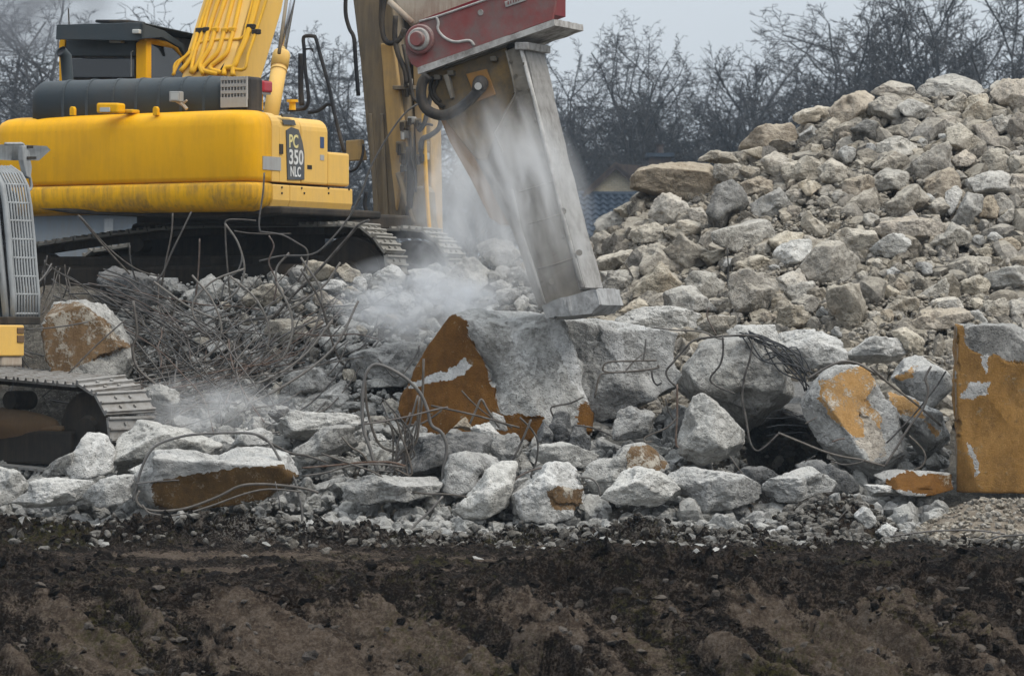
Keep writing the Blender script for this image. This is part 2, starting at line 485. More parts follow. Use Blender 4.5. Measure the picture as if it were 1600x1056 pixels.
M['mud'] = mat_paint('caked_mud', (0.14, 0.085, 0.045), dirt=(0.08, 0.05, 0.03), dirt_amt=0.6, dust_amt=0.2, rough=0.95, scale=6)
def mat_rebar():
    t = NT('rebar_steel')
    rnd = t.n('ShaderNodeObjectInfo').outputs['Random']
    v = t.coord('Object')
    c = t.ramp(rnd, [(0.0, (0.035, 0.033, 0.032)), (0.45, (0.085, 0.07, 0.056)), (0.8, (0.12, 0.115, 0.11)), (1.0, (0.1, 0.055, 0.034))])
    c = t.mix(t.ramp(t.noise(v, 12, 4), [(0.45, 0.0), (0.75, 0.55)]), c, (0.23, 0.21, 0.185))
    return t.bsdf(c, 0.6, 0.25, t.bump(t.noise(v, 90, 2), 0.4, 0.004), spec=0.4)
M['rebar'] = mat_rebar()
M['rebar_light'] = mat_paint('pale_rebar', (0.2, 0.185, 0.165), dirt=(0.1, 0.07, 0.05), dirt_amt=0.7, dust=(0.35, 0.33, 0.3), dust_amt=0.5, rough=0.7, scale=9, streak=False)
M['wire_dark'] = NT('black_wire').bsdf((0.035, 0.035, 0.037), 0.6, 0.2)
# ------------------------------------------------------------------ terrain functions
def lerp_tab(x, tab):
    return np.interp(x, [a for a, _ in tab], [b for _, b in tab])

def zimg(py, Y): return CAMZ + (CY - py) / FOC * Y

SKYLINE = [(860, 395), (905, 378), (930, 370), (960, 352), (985, 325), (1000, 300), (1110, 272), (1160, 225), (1240, 205), (1290, 178), (1370, 145), (1440, 138), (1500, 138), (1600, 140), (1800, 150), (2000, 190)]
CREST = [(-200, 440), (60, 425), (200, 428), (300, 442), (420, 430), (520, 425), (600, 428), (700, 420), (760, 400), (850, 408), (950, 420)]

def heap_z(x, Y):
    """top of the rubble: a front bank, a low heap before the excavator, the tall mound beside it"""
    x = np.asarray(x, dtype=float); Y = np.asarray(Y, dtype=float)
    u = CX + x * FOC / Y
    bank = np.interp(Y, [40.0, 40.6, 42.2, 43.2], [-0.08, 0.1, 0.75, 1.12])
    # the left end of the bank is lower: the small machine stands there
    low = 1 - sstep(60, 330, u)
    bank = bank - low * np.interp(Y, [40.5, 41.2, 43.2, 44.0], [0, 0.12, 0.45, 0.3])
    zc = zimg(lerp_tab(u, CREST), 45.3)
    heap = np.where(Y < 43.2, bank, np.where(Y < 45.3, 1.12 - low * 0.45 * np.clip((44.2 - Y), 0, 1) + (zc - 1.12) * ((Y - 43.2) / 2.1) ** 0.85 * np.ones_like(Y) if True else 0, np.maximum(1.95, zc - (Y - 45.3) * 0.9)))
    zm = zimg(lerp_tab(u, SKYLINE), 50.0)
    tt = np.clip((Y - 43.2) / 6.8, 0, 1)
    mound = np.where(Y < 43.2, bank, np.where(Y < 50, 1.12 + (zm - 1.12) * (tt ** 0.95), zm - (Y - 50) * 0.65))
    w = sstep(850, 945, u)
    z = heap * (1 - w) + mound * w
    # hollow under the tilted slab
    pit = np.exp(-(((u - 1235) / 75.0) ** 2)) * np.interp(Y, [41.3, 41.8, 44.0, 44.4], [0, 1, 1, 0])
    z = z - pit * 1.1
    return np.maximum(z, -0.3)

def heap_hit(px, py, y0=40.3, y1=50.2):
    Y = np.arange(y0, y1, 0.02)
    x = (px - CX) / FOC * Y
    zr = zimg(py, Y)
    h = heap_z(x, Y)
    k = np.nonzero(zr <= h)[0]
    return float(Y[k[0]]) if len(k) else None

# ------------------------------------------------------------------ ground: one sheet to the edge of the modelled world
def geo(a, b, n):
    return list(np.geomspace(a, b, n))
gx = list(np.arange(-4.9, 4.9001, 0.026))
gx = [-v for v in geo(5.2, 380, 22)][::-1] + gx + geo(5.2, 380, 22)
gy = [-20, 0, 12, 20, 25, 27.5, 28.5] + list(np.arange(29.2, 33.6, 0.025)) + list(np.arange(33.6, 41.2, 0.05)) + [41.4, 42, 43, 45, 48, 52, 57] + geo(64, 480, 16)
GXv, GYv = np.meshgrid(np.array(gx), np.array(gy))
X, Yv = GXv.ravel(), GYv.ravel()

def gauss(x, y, cx, cy, sx, sy): return np.exp(-((x - cx) / sx) ** 2 - ((y - cy) / sy) ** 2)

def ground_z(X, Yv, detail=True):
    z = np.zeros_like(X)
    p2 = np.stack([X, Yv, np.zeros_like(X)], 1)
    # bank falling towards the camera
    lip = 32.75 + 0.22 * fbm(p2 * np.array([0.7, 0, 0]), 3, 3)
    fall = np.clip(lip - Yv, 0, 3.2)
    z = z - fall * 0.52
    near = sstep(26, 29, Yv)
    # dark spoil heaps
    z += 0.24 * gauss(X, Yv, -4.7, 38.9, 0.9, 0.6) + 0.12 * gauss(X, Yv, -3.3, 39.1, 0.6, 0.35) + 0.10 * gauss(X, Yv, -1.9, 39.0, 0.35, 0.25) + 0.13 * gauss(X, Yv, 0.9, 39.3, 0.4, 0.3) + 0.1 * gauss(X, Yv, 2.0, 39.2, 0.35, 0.25) - 0.07 * sstep(38.6, 40.0, Yv)
    z += 0.22 * gauss(X, Yv, -4.3, 34.0, 0.9, 0.6) + 0.16 * gauss(X, Yv, -2.6, 38.6, 0.8, 0.35)
    z += 0.17 * gauss(X, Yv, 0.75, 32.9, 1.0, 0.28) + 0.10 * gauss(X, Yv, 3.0, 32.9, 1.2, 0.25) + 0.1 * gauss(X, Yv, -1.0, 33.4, 0.8, 0.4)
    z += 0.5 * gauss(X, Yv, 2.85, 40.2, 0.6, 0.6)
    z += 0.10 * gauss(X, Yv, 1.2, 39.0, 0.6, 0.3) + 0.12 * gauss(X, Yv, 0.1, 39.3, 0.5, 0.35) + 0.1 * gauss(X, Yv, -0.7, 39.6, 0.5, 0.3)
    if not detail: return z
    q = np.stack([X, Yv, np.zeros_like(X)], 1)
    big = fbm(q * 1.3, 4, 21)
    dy = lip - Yv
    onb = sstep(0.0, 0.35, dy)
    # compacted, paler running strips of the haul road
    wob = 0.25 * fbm(np.stack([X * 0.5, X * 0 + 3, X * 0], 1), 3, 22)
    road = 1.0 * gauss(X, Yv + wob * .5, 3.4, 34.2, 2.0, 0.6) + 0.9 * gauss(X, Yv + wob * .4, -1.9, 34.4, 1.7, 0.5) + 0.9 * gauss(X, Yv + wob * .5, -2.5, 36.9, 1.3, 0.5) + 0.9 * gauss(X, Yv, -0.1, 33.25, 0.9, 0.16) + 0.5 * gauss(X, Yv + wob, 0.6, 36.0, 3.0, 0.35) + 0.5 * gauss(X, Yv + wob, -0.5, 38.2, 2.0, 0.18)
    road = np.clip(road * 1.7 * (0.75 + 0.9 * big), 0, 1) * sstep(32.6, 33.0, Yv)
    # scraped slides on the bank, running down to one side
    s = X - 1.0 * np.clip(dy, -0.5, 4)
    sl = np.zeros_like(X)
    for c, w, a in ((-2.2, 0.5, 0.95), (-1.3, 0.28, 0.8), (1.5, 0.26, 1.0), (2.05, 0.12, 0.8), (-3.6, 0.35, 0.6), (0.1, 0.2, 0.55), (2.9, 0.12, 0.5), (-0.5, 0.12, 0.5), (-5.2, 0.6, 0.6)):
        sl += a * np.exp(-((s - c + 0.16 * fbm(np.stack([dy * 2.2, s * 0, s * 0 + c], 1), 3, 5)) / w) ** 2)
    sl = np.clip(sl, 0, 1) * sstep(0.05, 0.35, dy) * sstep(28, 29.4, Yv)
    smoothm = np.clip(np.maximum(road, sl * 0.9), 0, 1)
    ax = np.stack([(X - dy) * 8.0, (X + dy) * 2.0, np.zeros_like(X)], 1)
    drag = fbm(ax, 5, 61, 0.6)
    # where the churned clods are deep
    zone = 0.45 + 0.9 * np.clip(gauss(X, Yv, -2.6, 38.75, 3.0, 0.55) + 0.9 * gauss(X, Yv, 0.9, 39.1, 1.6, 0.5) + gauss(X, Yv, 0.95, 32.95, 1.3, 0.32) + 0.35 * gauss(X, Yv, 3.4, 32.8, 1.2, 0.25) + gauss(X, Yv, -4.3, 34.0, 1.0, 0.8), 0, 1)
    zone = zone * (1 - 0.8 * smoothm) * (1 - 0.9 * sstep(38.7, 39.5, Yv))
    w1 = q + 0.12 * np.stack([fbm(q * 4, 2, 91), fbm(q * 4, 2, 92), X * 0], 1)
    b1 = np.abs(fbm(w1 * np.array([3.2, 3.8, 1]), 3, 31, 0.5))
    b2 = np.abs(fbm(w1 * np.array([8.5, 9.5, 1]), 3, 32, 0.55))
    b3 = np.abs(fbm(w1 * np.array([22.0, 24.0, 1]), 2, 33, 0.6))
    near = sstep(26, 29, Yv)
    zone = zone * (1 - 0.45 * sstep(0.5, 1.1, dy))
    z = z + near * (0.04 * big + zone * (0.17 * (b1 - 0.2) + 0.15 * b2 + 0.07 * b3) + 0.012 * b3 * (1 - sstep(38.8, 39.6, Yv)))
    ridge = np.abs(fbm(np.stack([(X - dy) * 3.0 + 0.5 * big, (X + dy) * 0.28, np.zeros_like(X)], 1), 3, 63, 0.5))
    z = z + near * onb * (0.14 * drag - 0.10 * sl + 0.46 * (ridge - 0.25) * (1 - 0.8 * sl) * (0.25 + 1.1 * sstep(-0.25, 0.3, fbm(q * np.array([0.55, 0.9, 1]) + 7.7, 2, 65))))
    dark = np.clip(zone * (0.3 + 2.0 * b1), 0, 1)
    dark = np.clip(dark + onb * np.clip(0.9 - 3.2 * ridge - 0.5 * sl, 0, 0.9), 0, 1)
    return z, smoothm, sl, big, drag, onb, dark
gz, g_smooth, g_sl, g_big, g_drag, g_onb, g_dark = ground_z(X, Yv)
ny, nx = GXv.shape
idx = np.arange(nx * ny).reshape(ny, nx)
quads = np.stack([idx[:-1, :-1], idx[:-1, 1:], idx[1:, 1:], idx[1:, :-1]], -1).reshape(-1, 4)
def mat_ground():
    t = NT('churned_soil')
    v = t.coord('Object')
    def attr(n):
        x = t.n('ShaderNodeAttribute'); x.attribute_name = n; return x.outputs['Fac']
    m1 = t.n('ShaderNodeMapping'); m1.inputs['Rotation'].default_value = (0, 0, R(45)); t.l(v, m1.inputs['Vector'])
    m2 = t.n('ShaderNodeMapping'); m2.inputs['Scale'].default_value = (0.28, 1.0, 1.0); t.l(m1.outputs['Vector'], m2.inputs['Vector'])
    dr = t.noise(m2.outputs['Vector'], 13, 6, 0.7)                        # drag marks
    a = t.noise(v, 1.3, 6, 0.65); b = t.noise(v, 8, 7, 0.75, 0.3); c = t.noise(v, 42, 5, 0.75)
    base = t.ramp(t.math('ADD', t.math('MULTIPLY', b, 0.6), t.math('MULTIPLY', c, 0.4)), [(0.38, (0.004, 0.0028, 0.002)), (0.5, (0.015, 0.0097, 0.0062)), (0.58, (0.035, 0.0225, 0.0145)), (0.68, (0.072, 0.05, 0.034))])
    # tan subsoil where the surface has been scraped or pressed flat
    pat = t.math('ADD', t.math('MULTIPLY', dr, 0.6), t.math('MULTIPLY', c, 0.4))
    k = t.math('ADD', t.math('MULTIPLY', attr('scrape'), 0.46), pat)
    tan_ = t.ramp(t.math('ADD', t.math('MULTIPLY', b, .5), t.math('MULTIPLY', c, .5)), [(0.38, (0.045, 0.031, 0.022)), (0.62, (0.135, 0.102, 0.075))])
    col = t.mix(t.ramp(k, [(0.63, 0.0), (0.755, 1.0)]), base, tan_)
    # wet black topsoil in the churned places
    col = t.mix(t.math('MULTIPLY', attr('dark'), t.ramp(b, [(0.42, 0.9), (0.58, 0.05)])), col, (0.005, 0.0042, 0.0037))
    # crumbs of concrete
    gr = t.math('MULTIPLY', attr('grit'), t.ramp(t.math('ADD', t.math('MULTIPLY', c, .6), t.math('MULTIPLY', b, .4)), [(0.5, 0.0), (0.56, 1.0)]))
    col = t.mix(gr, col, (0.24, 0.23, 0.21))
    gm = t.ramp(t.math('MULTIPLY', t.noise(v, 0.9, 3), t.noise(v, 22, 4, 0.7)), [(0.3, 0.0), (0.4, 0.6)])
    col = t.mix(gm, col, (0.05, 0.046, 0.012))
    n = t.bump(t.math('ADD', b, t.math('ADD', t.math('MULTIPLY', c, 0.6), t.math('MULTIPLY', dr, 0.5))), 1.0, 0.05)
    return t.bsdf(col, t.ramp(b, [(0.4, 0.65), (0.6, 0.95)]), 0, n, spec=0.03)
M['soil'] = mat_ground()
me = mesh_np('ground', np.stack([X, Yv, gz], 1), quads, [M['soil']])
at = me.attributes.new('scrape', 'FLOAT', 'POINT'); at.data.foreach_set('value', np.clip(g_smooth * 0.95 + g_onb * np.clip(0.15 + g_drag * 2.0, 0, 0.7), 0, 1).astype(np.float32))
grit = sstep(37.9, 39.9, Yv + 0.7 * fbm(np.stack([X * 0.9, Yv * 0, Yv * 0], 1), 3, 97)) * (0.5 + 0.5 * np.clip(g_big * 2, -1, 1)) * sstep(-3.5, -2.0, X) + 0.12
at = me.attributes.new('grit', 'FLOAT', 'POINT'); at.data.foreach_set('value', np.clip(grit, 0, 1).astype(np.float32))
at = me.attributes.new('dark', 'FLOAT', 'POINT'); at.data.foreach_set('value', g_dark.astype(np.float32))
tag(link('ground', me), kind='structure')

# ------------------------------------------------------------------ the body of the rubble under the loose pieces
hx = np.arange(-8.0, 9.5, 0.065); hy = np.arange(39.9, 56, 0.07)
HX, HY = np.meshgrid(hx, hy)
x_, y_ = HX.ravel(), HY.ravel()
hz = heap_z(x_, y_)
pp = np.stack([x_, y_, hz * 1.0], 1)
hz = hz - 0.15 + 0.09 * fbm(pp * 2.2, 3, 71) + 0.10 * np.abs(fbm(pp * 6.0, 4, 73, 0.6)) + 0.02 * fbm(pp * 26, 2, 75)
edge = np.minimum.reduce([x_ + 8.0, 9.45 - x_, 55.9 - y_])
hz = np.where(edge < 0.3, np.minimum(hz, hz - (0.3 - edge) * 6), hz)
ny, nx = HX.shape
idx = np.arange(nx * ny).reshape(ny, nx)
quads = np.stack([idx[:-1, :-1], idx[:-1, 1:], idx[1:, 1:], idx[1:, :-1]], -1).reshape(-1, 4)
def mat_debris():
    t = NT('crushed_debris')
    v = t.coord('Object')
    a = t.noise(v, 1.2, 5, 0.6); b = t.noise(v, 11, 6, 0.72); c = t.noise(v, 50, 4, 0.7)
    col = t.ramp(t.math('ADD', t.math('MULTIPLY', a, .35), t.math('MULTIPLY', b, .65)), [(0.36, (0.035, 0.031, 0.026)), (0.5, (0.1, 0.09, 0.076)), (0.66, (0.24, 0.22, 0.185))])  # base darkened as well, painting deeper shade between the loose pieces
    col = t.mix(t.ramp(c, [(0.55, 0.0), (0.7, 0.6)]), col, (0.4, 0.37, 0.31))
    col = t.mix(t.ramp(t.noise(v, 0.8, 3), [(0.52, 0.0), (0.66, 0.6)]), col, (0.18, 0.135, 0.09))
    return t.bsdf(col, 0.97, 0, t.bump(t.math('ADD', b, t.math('MULTIPLY', c, .6)), 1.0, 0.05), spec=0.1)
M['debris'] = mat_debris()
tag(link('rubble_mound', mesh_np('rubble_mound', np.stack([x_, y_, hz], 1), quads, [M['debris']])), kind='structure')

# sand-coloured spoil at the foot of the wall block
sx = np.arange(3.0, 6.6, 0.03); sy = np.arange(38.3, 41.6, 0.03)
SXg, SYg = np.meshgrid(sx, sy); x_, y_ = SXg.ravel(), SYg.ravel()
q = np.stack([x_, y_, x_ * 0], 1)
sz = 0.36 * sstep(3.2, 4.3, x_) * sstep(38.9, 40.9, y_) - 0.06 + 0.05 * fbm(q * 2.5, 4, 81) + 0.035 * np.abs(fbm(q * 9, 4, 83)) + 0.012 * fbm(q * 30, 3, 85)
edge = np.minimum.reduce([x_ - 3.0, 6.57 - x_, y_ - 38.3, 41.57 - y_])
sz = sz - np.clip(0.25 - edge, 0, 1) * 1.2
ny, nx = SXg.shape
idx = np.arange(nx * ny).reshape(ny, nx)
quads = np.stack([idx[:-1, :-1], idx[:-1, 1:], idx[1:, 1:], idx[1:, :-1]], -1).reshape(-1, 4)
def mat_sand():
    t = NT('crushed_sand')
    v = t.coord('Object')
    b = t.noise(v, 8, 6, 0.7); c = t.noise(v, 60, 4, 0.7)
    col = t.ramp(t.math('ADD', t.math('MULTIPLY', b, .6), t.math('MULTIPLY', c, .4)), [(0.36, (0.15, 0.118, 0.086)), (0.52, (0.24, 0.2, 0.155)), (0.66, (0.36, 0.32, 0.265))])
    return t.bsdf(col, 0.97, 0, t.bump(t.math('ADD', b, c), 0.8, 0.03), spec=0.1)
M['sand'] = mat_sand()
tag(link('sand_spoil', mesh_np('sand_spoil', np.stack([x_, y_, sz], 1), quads, [M['sand']])), kind='structure')
# ------------------------------------------------------------------ broken concrete
_ICO = {}
def ico(sub):
    if sub not in _ICO:
        bm = bmesh.new()
        bmesh.ops.create_icosphere(bm, subdivisions=sub, radius=1.0)
        v = np.array([x.co for x in bm.verts], dtype=np.float64)
        f = np.array([[w.index for w in x.verts] for x in bm.faces], dtype=np.int32)
        bm.free()
        _ICO[sub] = (v, f)
    return _ICO[sub]

def hull2(pts):
    pts = sorted(set(pts))
    def half(ps):
        h = []
        for p in ps:
            while len(h) > 1 and (h[-1][0] - h[-2][0]) * (p[1] - h[-2][1]) - (h[-1][1] - h[-2][1]) * (p[0] - h[-2][0]) <= 0: h.pop()
            h.append(p)
        return h
    a = half(pts); b = half(pts[::-1])
    return a[:-1] + b[:-1]          # counter-clockwise with y up

def inside(poly, x, y):
    r = np.zeros(len(x), bool)
    n = len(poly)
    for i in range(n):
        x1, y1 = poly[i]; x2, y2 = poly[(i + 1) % n]
        if y1 == y2: continue
        c = ((y1 > y) != (y2 > y)) & (x < (x2 - x1) * (y - y1) / (y2 - y1) + x1)
        r ^= c
    return r

def planes_radius(d, N, H, k):
    nd = d @ N.T
    r = np.where(nd > 1e-3, H[None, :] / np.maximum(nd, 1e-3), 1e3)
    m = r.min(1)
    return m - np.log(np.exp(-k * (np.minimum(r, m[:, None] + 30 / k) - m[:, None])).sum(1)) / k, r.argmin(1)

def make_rock(name, mats, outline, Y, depth, seed, sub=5, rough=0.042, fronts=None, paint=(), tilt=0.4, sharp=3.0, chips=6, bites=3):
    """a chunk with flat broken faces: outline = its silhouette in photograph pixels, Y = distance of its middle,
    fronts = extra break planes (normal, offset) ; paint = [(polygon, slot)] areas that carry an old coating"""
    rng = np.random.default_rng(seed)
    s = Y / FOC
    cx = sum(p[0] for p in outline) / len(outline); cy = sum(p[1] for p in outline) / len(outline)
    hp = hull2([((p[0] - cx) * s, -(p[1] - cy) * s) for p in outline])
    hx = np.array(hp)
    c0 = (hx.max(0) + hx.min(0)) / 2
    cx += c0[0] / s; cy -= c0[1] / s
    hx = hx - c0
    w, h = hx[:, 0].max() - hx[:, 0].min(), hx[:, 1].max() - hx[:, 1].min()
    size = (w + h) / 2
    N, H = [], []
    for i in range(len(hx)):
        a, b = hx[i], hx[(i + 1) % len(hx)]
        e = b - a
        if np.hypot(*e) < 0.03 * size: continue
        n = np.array([e[1], -e[0]]) / np.hypot(*e)
        t = rng.uniform(-tilt, tilt)
        hh = max(n @ a, 0.08 * size)
        N.append([n[0] * math.cos(t), math.sin(t), n[1] * math.cos(t)]); H.append(hh * math.cos(t))
    D = depth / 2
    if fronts is None:
        fronts = []
        for k in range(rng.integers(3, 6)):
            fronts.append(((rng.uniform(-0.8, 0.8), -rng.uniform(0.5, 1.0), rng.uniform(-0.4, 0.95)), D * rng.uniform(0.72, 1.0)))
    for n, hh in fronts:
        n = np.array(n, float); n /= np.linalg.norm(n)
        N.append(list(n)); H.append(hh)
    for k in range(3):
        n = np.array([rng.uniform(-0.6, 0.6), 1.0, rng.uniform(-0.6, 0.6)]); n /= np.linalg.norm(n)
        N.append(list(n)); H.append(D * rng.uniform(0.8, 1.0))
    N = np.array(N); H = np.array(H)
    v, f = ico(sub)
    d = v * np.array([w / 2, D, h / 2])
    d /= np.linalg.norm(d, axis=1)[:, None]
    # knock corners off
    pv0 = ico(4)[0] * np.array([w / 2, D, h / 2]); pv0 /= np.linalg.norm(pv0, axis=1)[:, None]
    pv0 = pv0 * planes_radius(pv0, N, H, 90 / size)[0][:, None]
    cn, ch = [], []
    for k in range(chips):
        n = rng.normal(size=3); n[1] -= 0.5; n /= np.linalg.norm(n)
        cn.append(n); ch.append((pv0 @ n).max() * rng.uniform(0.8, 0.96))
    if chips: N = np.vstack([N, cn]); H = np.concatenate([H, ch])
    r, arg = planes_radius(d, N, H, sharp * 45 / size)
    p = d * r[:, None]
    off = rng.uniform(-50, 50, 3)
    # scooped breaks
    bite = np.zeros(len(p))
    for k in range(bites):
        c = p[rng.integers(len(p))] * rng.uniform(0.95, 1.3)
        Rb = size * rng.uniform(0.16, 0.36)
        bite = np.maximum(bite, np.clip(Rb - np.linalg.norm(p - c, axis=1), 0, None) * rng.uniform(0.5, 0.9))
    bite = np.minimum(bite, 0.13 * size)
    amt = np.ones(len(p))
    if paint:
        ppx = cx + p[:, 0] / s; ppy = cy - p[:, 2] / s
        jx = 9 * fbm(np.stack([ppx / 18, ppy / 18, ppx * 0], 1), 4, seed + 5, 0.65); jy = 9 * fbm(np.stack([ppx / 18, ppy / 18, ppx * 0 + 9], 1), 4, seed + 5, 0.65)
        for poly, slot in paint:
            if slot == 1: amt = np.where(inside(poly, ppx + jx, ppy + jy) & (p[:, 1] < 0), 0.22, amt)
    q = p / size
    low = fbm(q * 2.1 + off, 3, seed)
    mid = fbm(q * 6.5 + off, 4, seed + 3, 0.6)
    chip = np.clip(fbm(q * 4.2 + off, 3, seed + 7), 0.12, 1) - 0.12
    fine = fbm(p * 30 + off, 3, seed + 9, 0.65)
    cr = np.abs(fbm(q * 3.3 + off, 3, seed + 11, 0.6))
    disp = rough * size * (0.8 * low + 0.9 * mid - 2.0 * chip + 1.1 * (cr - 0.25)) + (0.010 * fine)
    p = p + d * ((disp - bite) * amt)[:, None]
    # keep the silhouette the size it has
    ex = p[:, 0].max() - p[:, 0].min(); ez = p[:, 2].max() - p[:, 2].min()
    p[:, 0] = (p[:, 0] - (p[:, 0].max() + p[:, 0].min()) / 2) * (w / ex); p[:, 2] = (p[:, 2] - (p[:, 2].max() + p[:, 2].min()) / 2) * (h / ez)
    mi = np.zeros(len(f), int)
    if paint:
        fc = p[f].mean(1)
        ppx = cx + fc[:, 0] / s; ppy = cy - fc[:, 2] / s
        g = np.stack([ppx / 18, ppy / 18, ppx * 0], 1)
        jx = 9 * fbm(g, 4, seed + 5, 0.65); jy = 9 * fbm(g + [0, 0, 9], 4, seed + 5, 0.65)
        fn = np.cross(p[f[:, 1]] - p[f[:, 0]], p[f[:, 2]] - p[f[:, 0]])
        for poly, slot in paint:
            mi = np.where(inside(poly, ppx + jx, ppy + jy) & (fn[:, 1] < 0), slot, mi)
    me = mesh_np(name, p, f, mats, True, mi)
    o = link(name, me, None, P(cx, cy, Y))
    return o, (cx, cy, w / s, h / s)

ROCKS = []            # (object, cx, cy, w, h, tint, landmark phrase or None, zone)
_rs = [100]
def rock(outline, tint, label=None, lm=None, Y=None, depth=None, name='concrete_chunk', zone='mound', cat='concrete chunk', conv=None, sink=0.0, grow_=1.0, **kw):
    if conv: outline = [(conv[0] + x / conv[2], conv[1] + y / conv[2]) for x, y in outline]
    _rs[0] += 1
    if grow_ != 1.0:
        mx = sum(p[0] for p in outline) / len(outline); my = sum(p[1] for p in outline) / len(outline)
        outline = [(mx + (x - mx) * grow_, my + (y - my) * grow_) for x, y in outline]
    xs = [p[0] for p in outline]; ys = [p[1] for p in outline]
    w, h = max(xs) - min(xs), max(ys) - min(ys)
    cx, cy = (max(xs) + min(xs)) / 2, (max(ys) + min(ys)) / 2
    if Y is None:
        y1 = heap_hit(cx, cy + h * 0.25)
        if y1 is None: y1 = heap_hit(cx, cy + h * 0.48)
        if y1 is None: y1 = 49.0 if cx > 880 else 45.2
        Y = y1 + sink
    s = Y / FOC
    m = max(w, h)
    if depth is None: depth = s * 0.8 * (0.5 * (w + h)) * random.Random(_rs[0]).uniform(0.85, 1.15)
    kw.setdefault('sub', 4 if m < 31 else 5 if m < 110 else 6)
    mats = kw.pop('mats', [M[tint]])
    o, b = make_rock(name, mats, outline, Y, depth, _rs[0], **kw)
    tag(o, label, cat)
    ROCKS.append([o, *b, tint, lm, zone])
    return o

M['bigblock'] = mat_concrete('big_block_concrete', (0.24, 0.228, 0.2), (0.56, 0.545, 0.51), dust=(0.7, 0.69, 0.66), dust_amt=0.7)
# ---- front row and hero blocks (outlines read off enlargements of the photograph)
C4 = (560, 460, 2.934); R5 = (1000, 460, 2.64); L2 = (0, 400, 2.64); H3 = (300, 380, 3.106); M6 = (900, 100, 2.2857)
def cv(conv, pts): return [(conv[0] + x / conv[2], conv[1] + y / conv[2]) for x, y in pts]

rock([(180, 700), (190, 490), (300, 235), (440, 90), (520, 62), (850, 82), (930, 118), (1085, 470), (1075, 640), (640, 660)], 'pale', conv=C4, Y=42.75, depth=1.0,
     label='big broken concrete block with brown coated side, under the crusher tip', lm='the brown-sided big block', name='concrete_block', cat='concrete block', zone='front', sub=7, rough=0.034, tilt=0.08, chips=2, bites=4, sharp=4,
     mats=[M['bigblock'], M['brown_coat'], M['scar']],
     fronts=[((-0.62, -1, 0.03), 0.42), ((0.16, -1, 0.22), 0.47), ((0.05, -0.7, 0.9), 0.60), ((-0.1, -1, -0.15), 0.52)],
     paint=[(cv(C4, [(150, 760), (165, 480), (290, 210), (430, 85), (490, 110), (500, 180), (590, 330), (622, 400), (645, 540), (700, 545), (840, 560), (870, 600), (700, 760)]), 1),
            (cv(C4, [(1000, 520), (1060, 480), (1080, 560), (1060, 660), (985, 560)]), 1),
            (cv(C4, [(225, 425), (300, 385), (400, 345), (500, 290), (515, 345), (420, 385), (310, 415), (240, 440)]), 2),
            (cv(C4, [(685, 80), (760, 80), (745, 150), (720, 260), (690, 180)]), 2), (cv(C4, [(840, 90), (925, 115), (1015, 320), (1085, 480), (1050, 505), (945, 340)]), 2)])
rock([(800, 118), (960, 108), (1090, 108), (1390, 146), (1480, 160), (1490, 420), (1200, 560), (1050, 600), (850, 400)], 'gray', conv=C4, Y=42.95, depth=0.95,
     label='broad rough concrete block beside the brown-sided block, streaked with white dust', lm='the white-streaked block', name='concrete_block', cat='concrete block', zone='front', sub=7, rough=0.028, chips=2, bites=4, sharp=4, tilt=0.1,
     mats=[M['bigblock'], M['scar']], fronts=[((-0.45, -1, 0.25), 0.36), ((0.3, -1, 0.2), 0.42), ((0, -0.6, 1), 0.5), ((0.0, -1, -0.5), 0.44)],
     paint=[(cv(C4, [(1090, 110), (1165, 130), (1225, 250), (1210, 350), (1130, 250)]), 1), (cv(C4, [(800, 110), (870, 125), (1010, 340), (1100, 520), (1060, 520), (930, 330)]), 1)])
rock([(155, 372), (200, 300), (310, 172), (350, 160), (430, 165), (520, 262), (640, 338), (645, 440), (560, 500), (455, 575), (420, 520), (330, 462), (200, 402)], 'gray', conv=R5, Y=42.25, depth=1.4,
     label='tilted gray slab with rough underside propped over the dark hollow', lm='the tilted gray slab', name='concrete_slab', cat='concrete slab', zone='front', sub=6, rough=0.03,
     fronts=[((-0.3, -0.85, 0.62), 0.42), ((0.35, -0.9, 0.4), 0.46), ((0.1, -0.75, -0.75), 0.34)])
rock([(155, 655), (172, 595), (205, 470), (232, 412), (285, 405), (350, 470), (435, 555), (432, 612), (325, 695), (200, 708)], 'pale', conv=R5, Y=41.65, depth=0.55,
     label='pale standing boulder leaning under the tilted gray slab', lm='the pale standing boulder', zone='front', sub=6, rough=0.03)
rock([(662, 402), (722, 340), (850, 288), (950, 292), (1015, 380), (1080, 560), (1105, 700), (965, 775), (880, 722), (750, 625), (695, 520)], 'gray', conv=R5, Y=41.7, depth=0.7,
     label='tilted slab with ochre painted face beside the dark hollow', lm='the ochre painted slab', name='concrete_slab', cat='concrete slab', zone='front', sub=7, rough=0.022, mats=[M['gray'], M['ochre_coat'], M['tan']],
     fronts=[((0.32, -0.9, 0.42), 0.25), ((-0.75, -0.7, -0.3), 0.3)],
     paint=[(cv(R5, [(720, 425), (745, 365), (850, 310), (945, 300), (965, 370), (930, 420), (990, 515), (985, 580), (915, 470), (905, 590), (860, 590)]), 1), (cv(R5, [(915, 470), (990, 560), (1000, 660), (940, 680), (870, 605), (905, 590)]), 2)])
rock([(1020, 430), (1040, 400), (1130, 440), (1260, 520), (1290, 600), (1200, 672), (1130, 600), (1070, 560)], 'gray', conv=R5, Y=41.9, depth=0.6,
     label='rough chunk with ochre patch leaning behind the ochre painted slab', lm='the ochre patched chunk', zone='front', mats=[M['gray'], M['ochre_coat']], sub=6,
     paint=[(cv(R5, [(1025, 400), (1130, 430), (1180, 510), (1100, 500), (1040, 470)]), 1), (cv(R5, [(1170, 520), (1240, 560), (1200, 590)]), 1)])
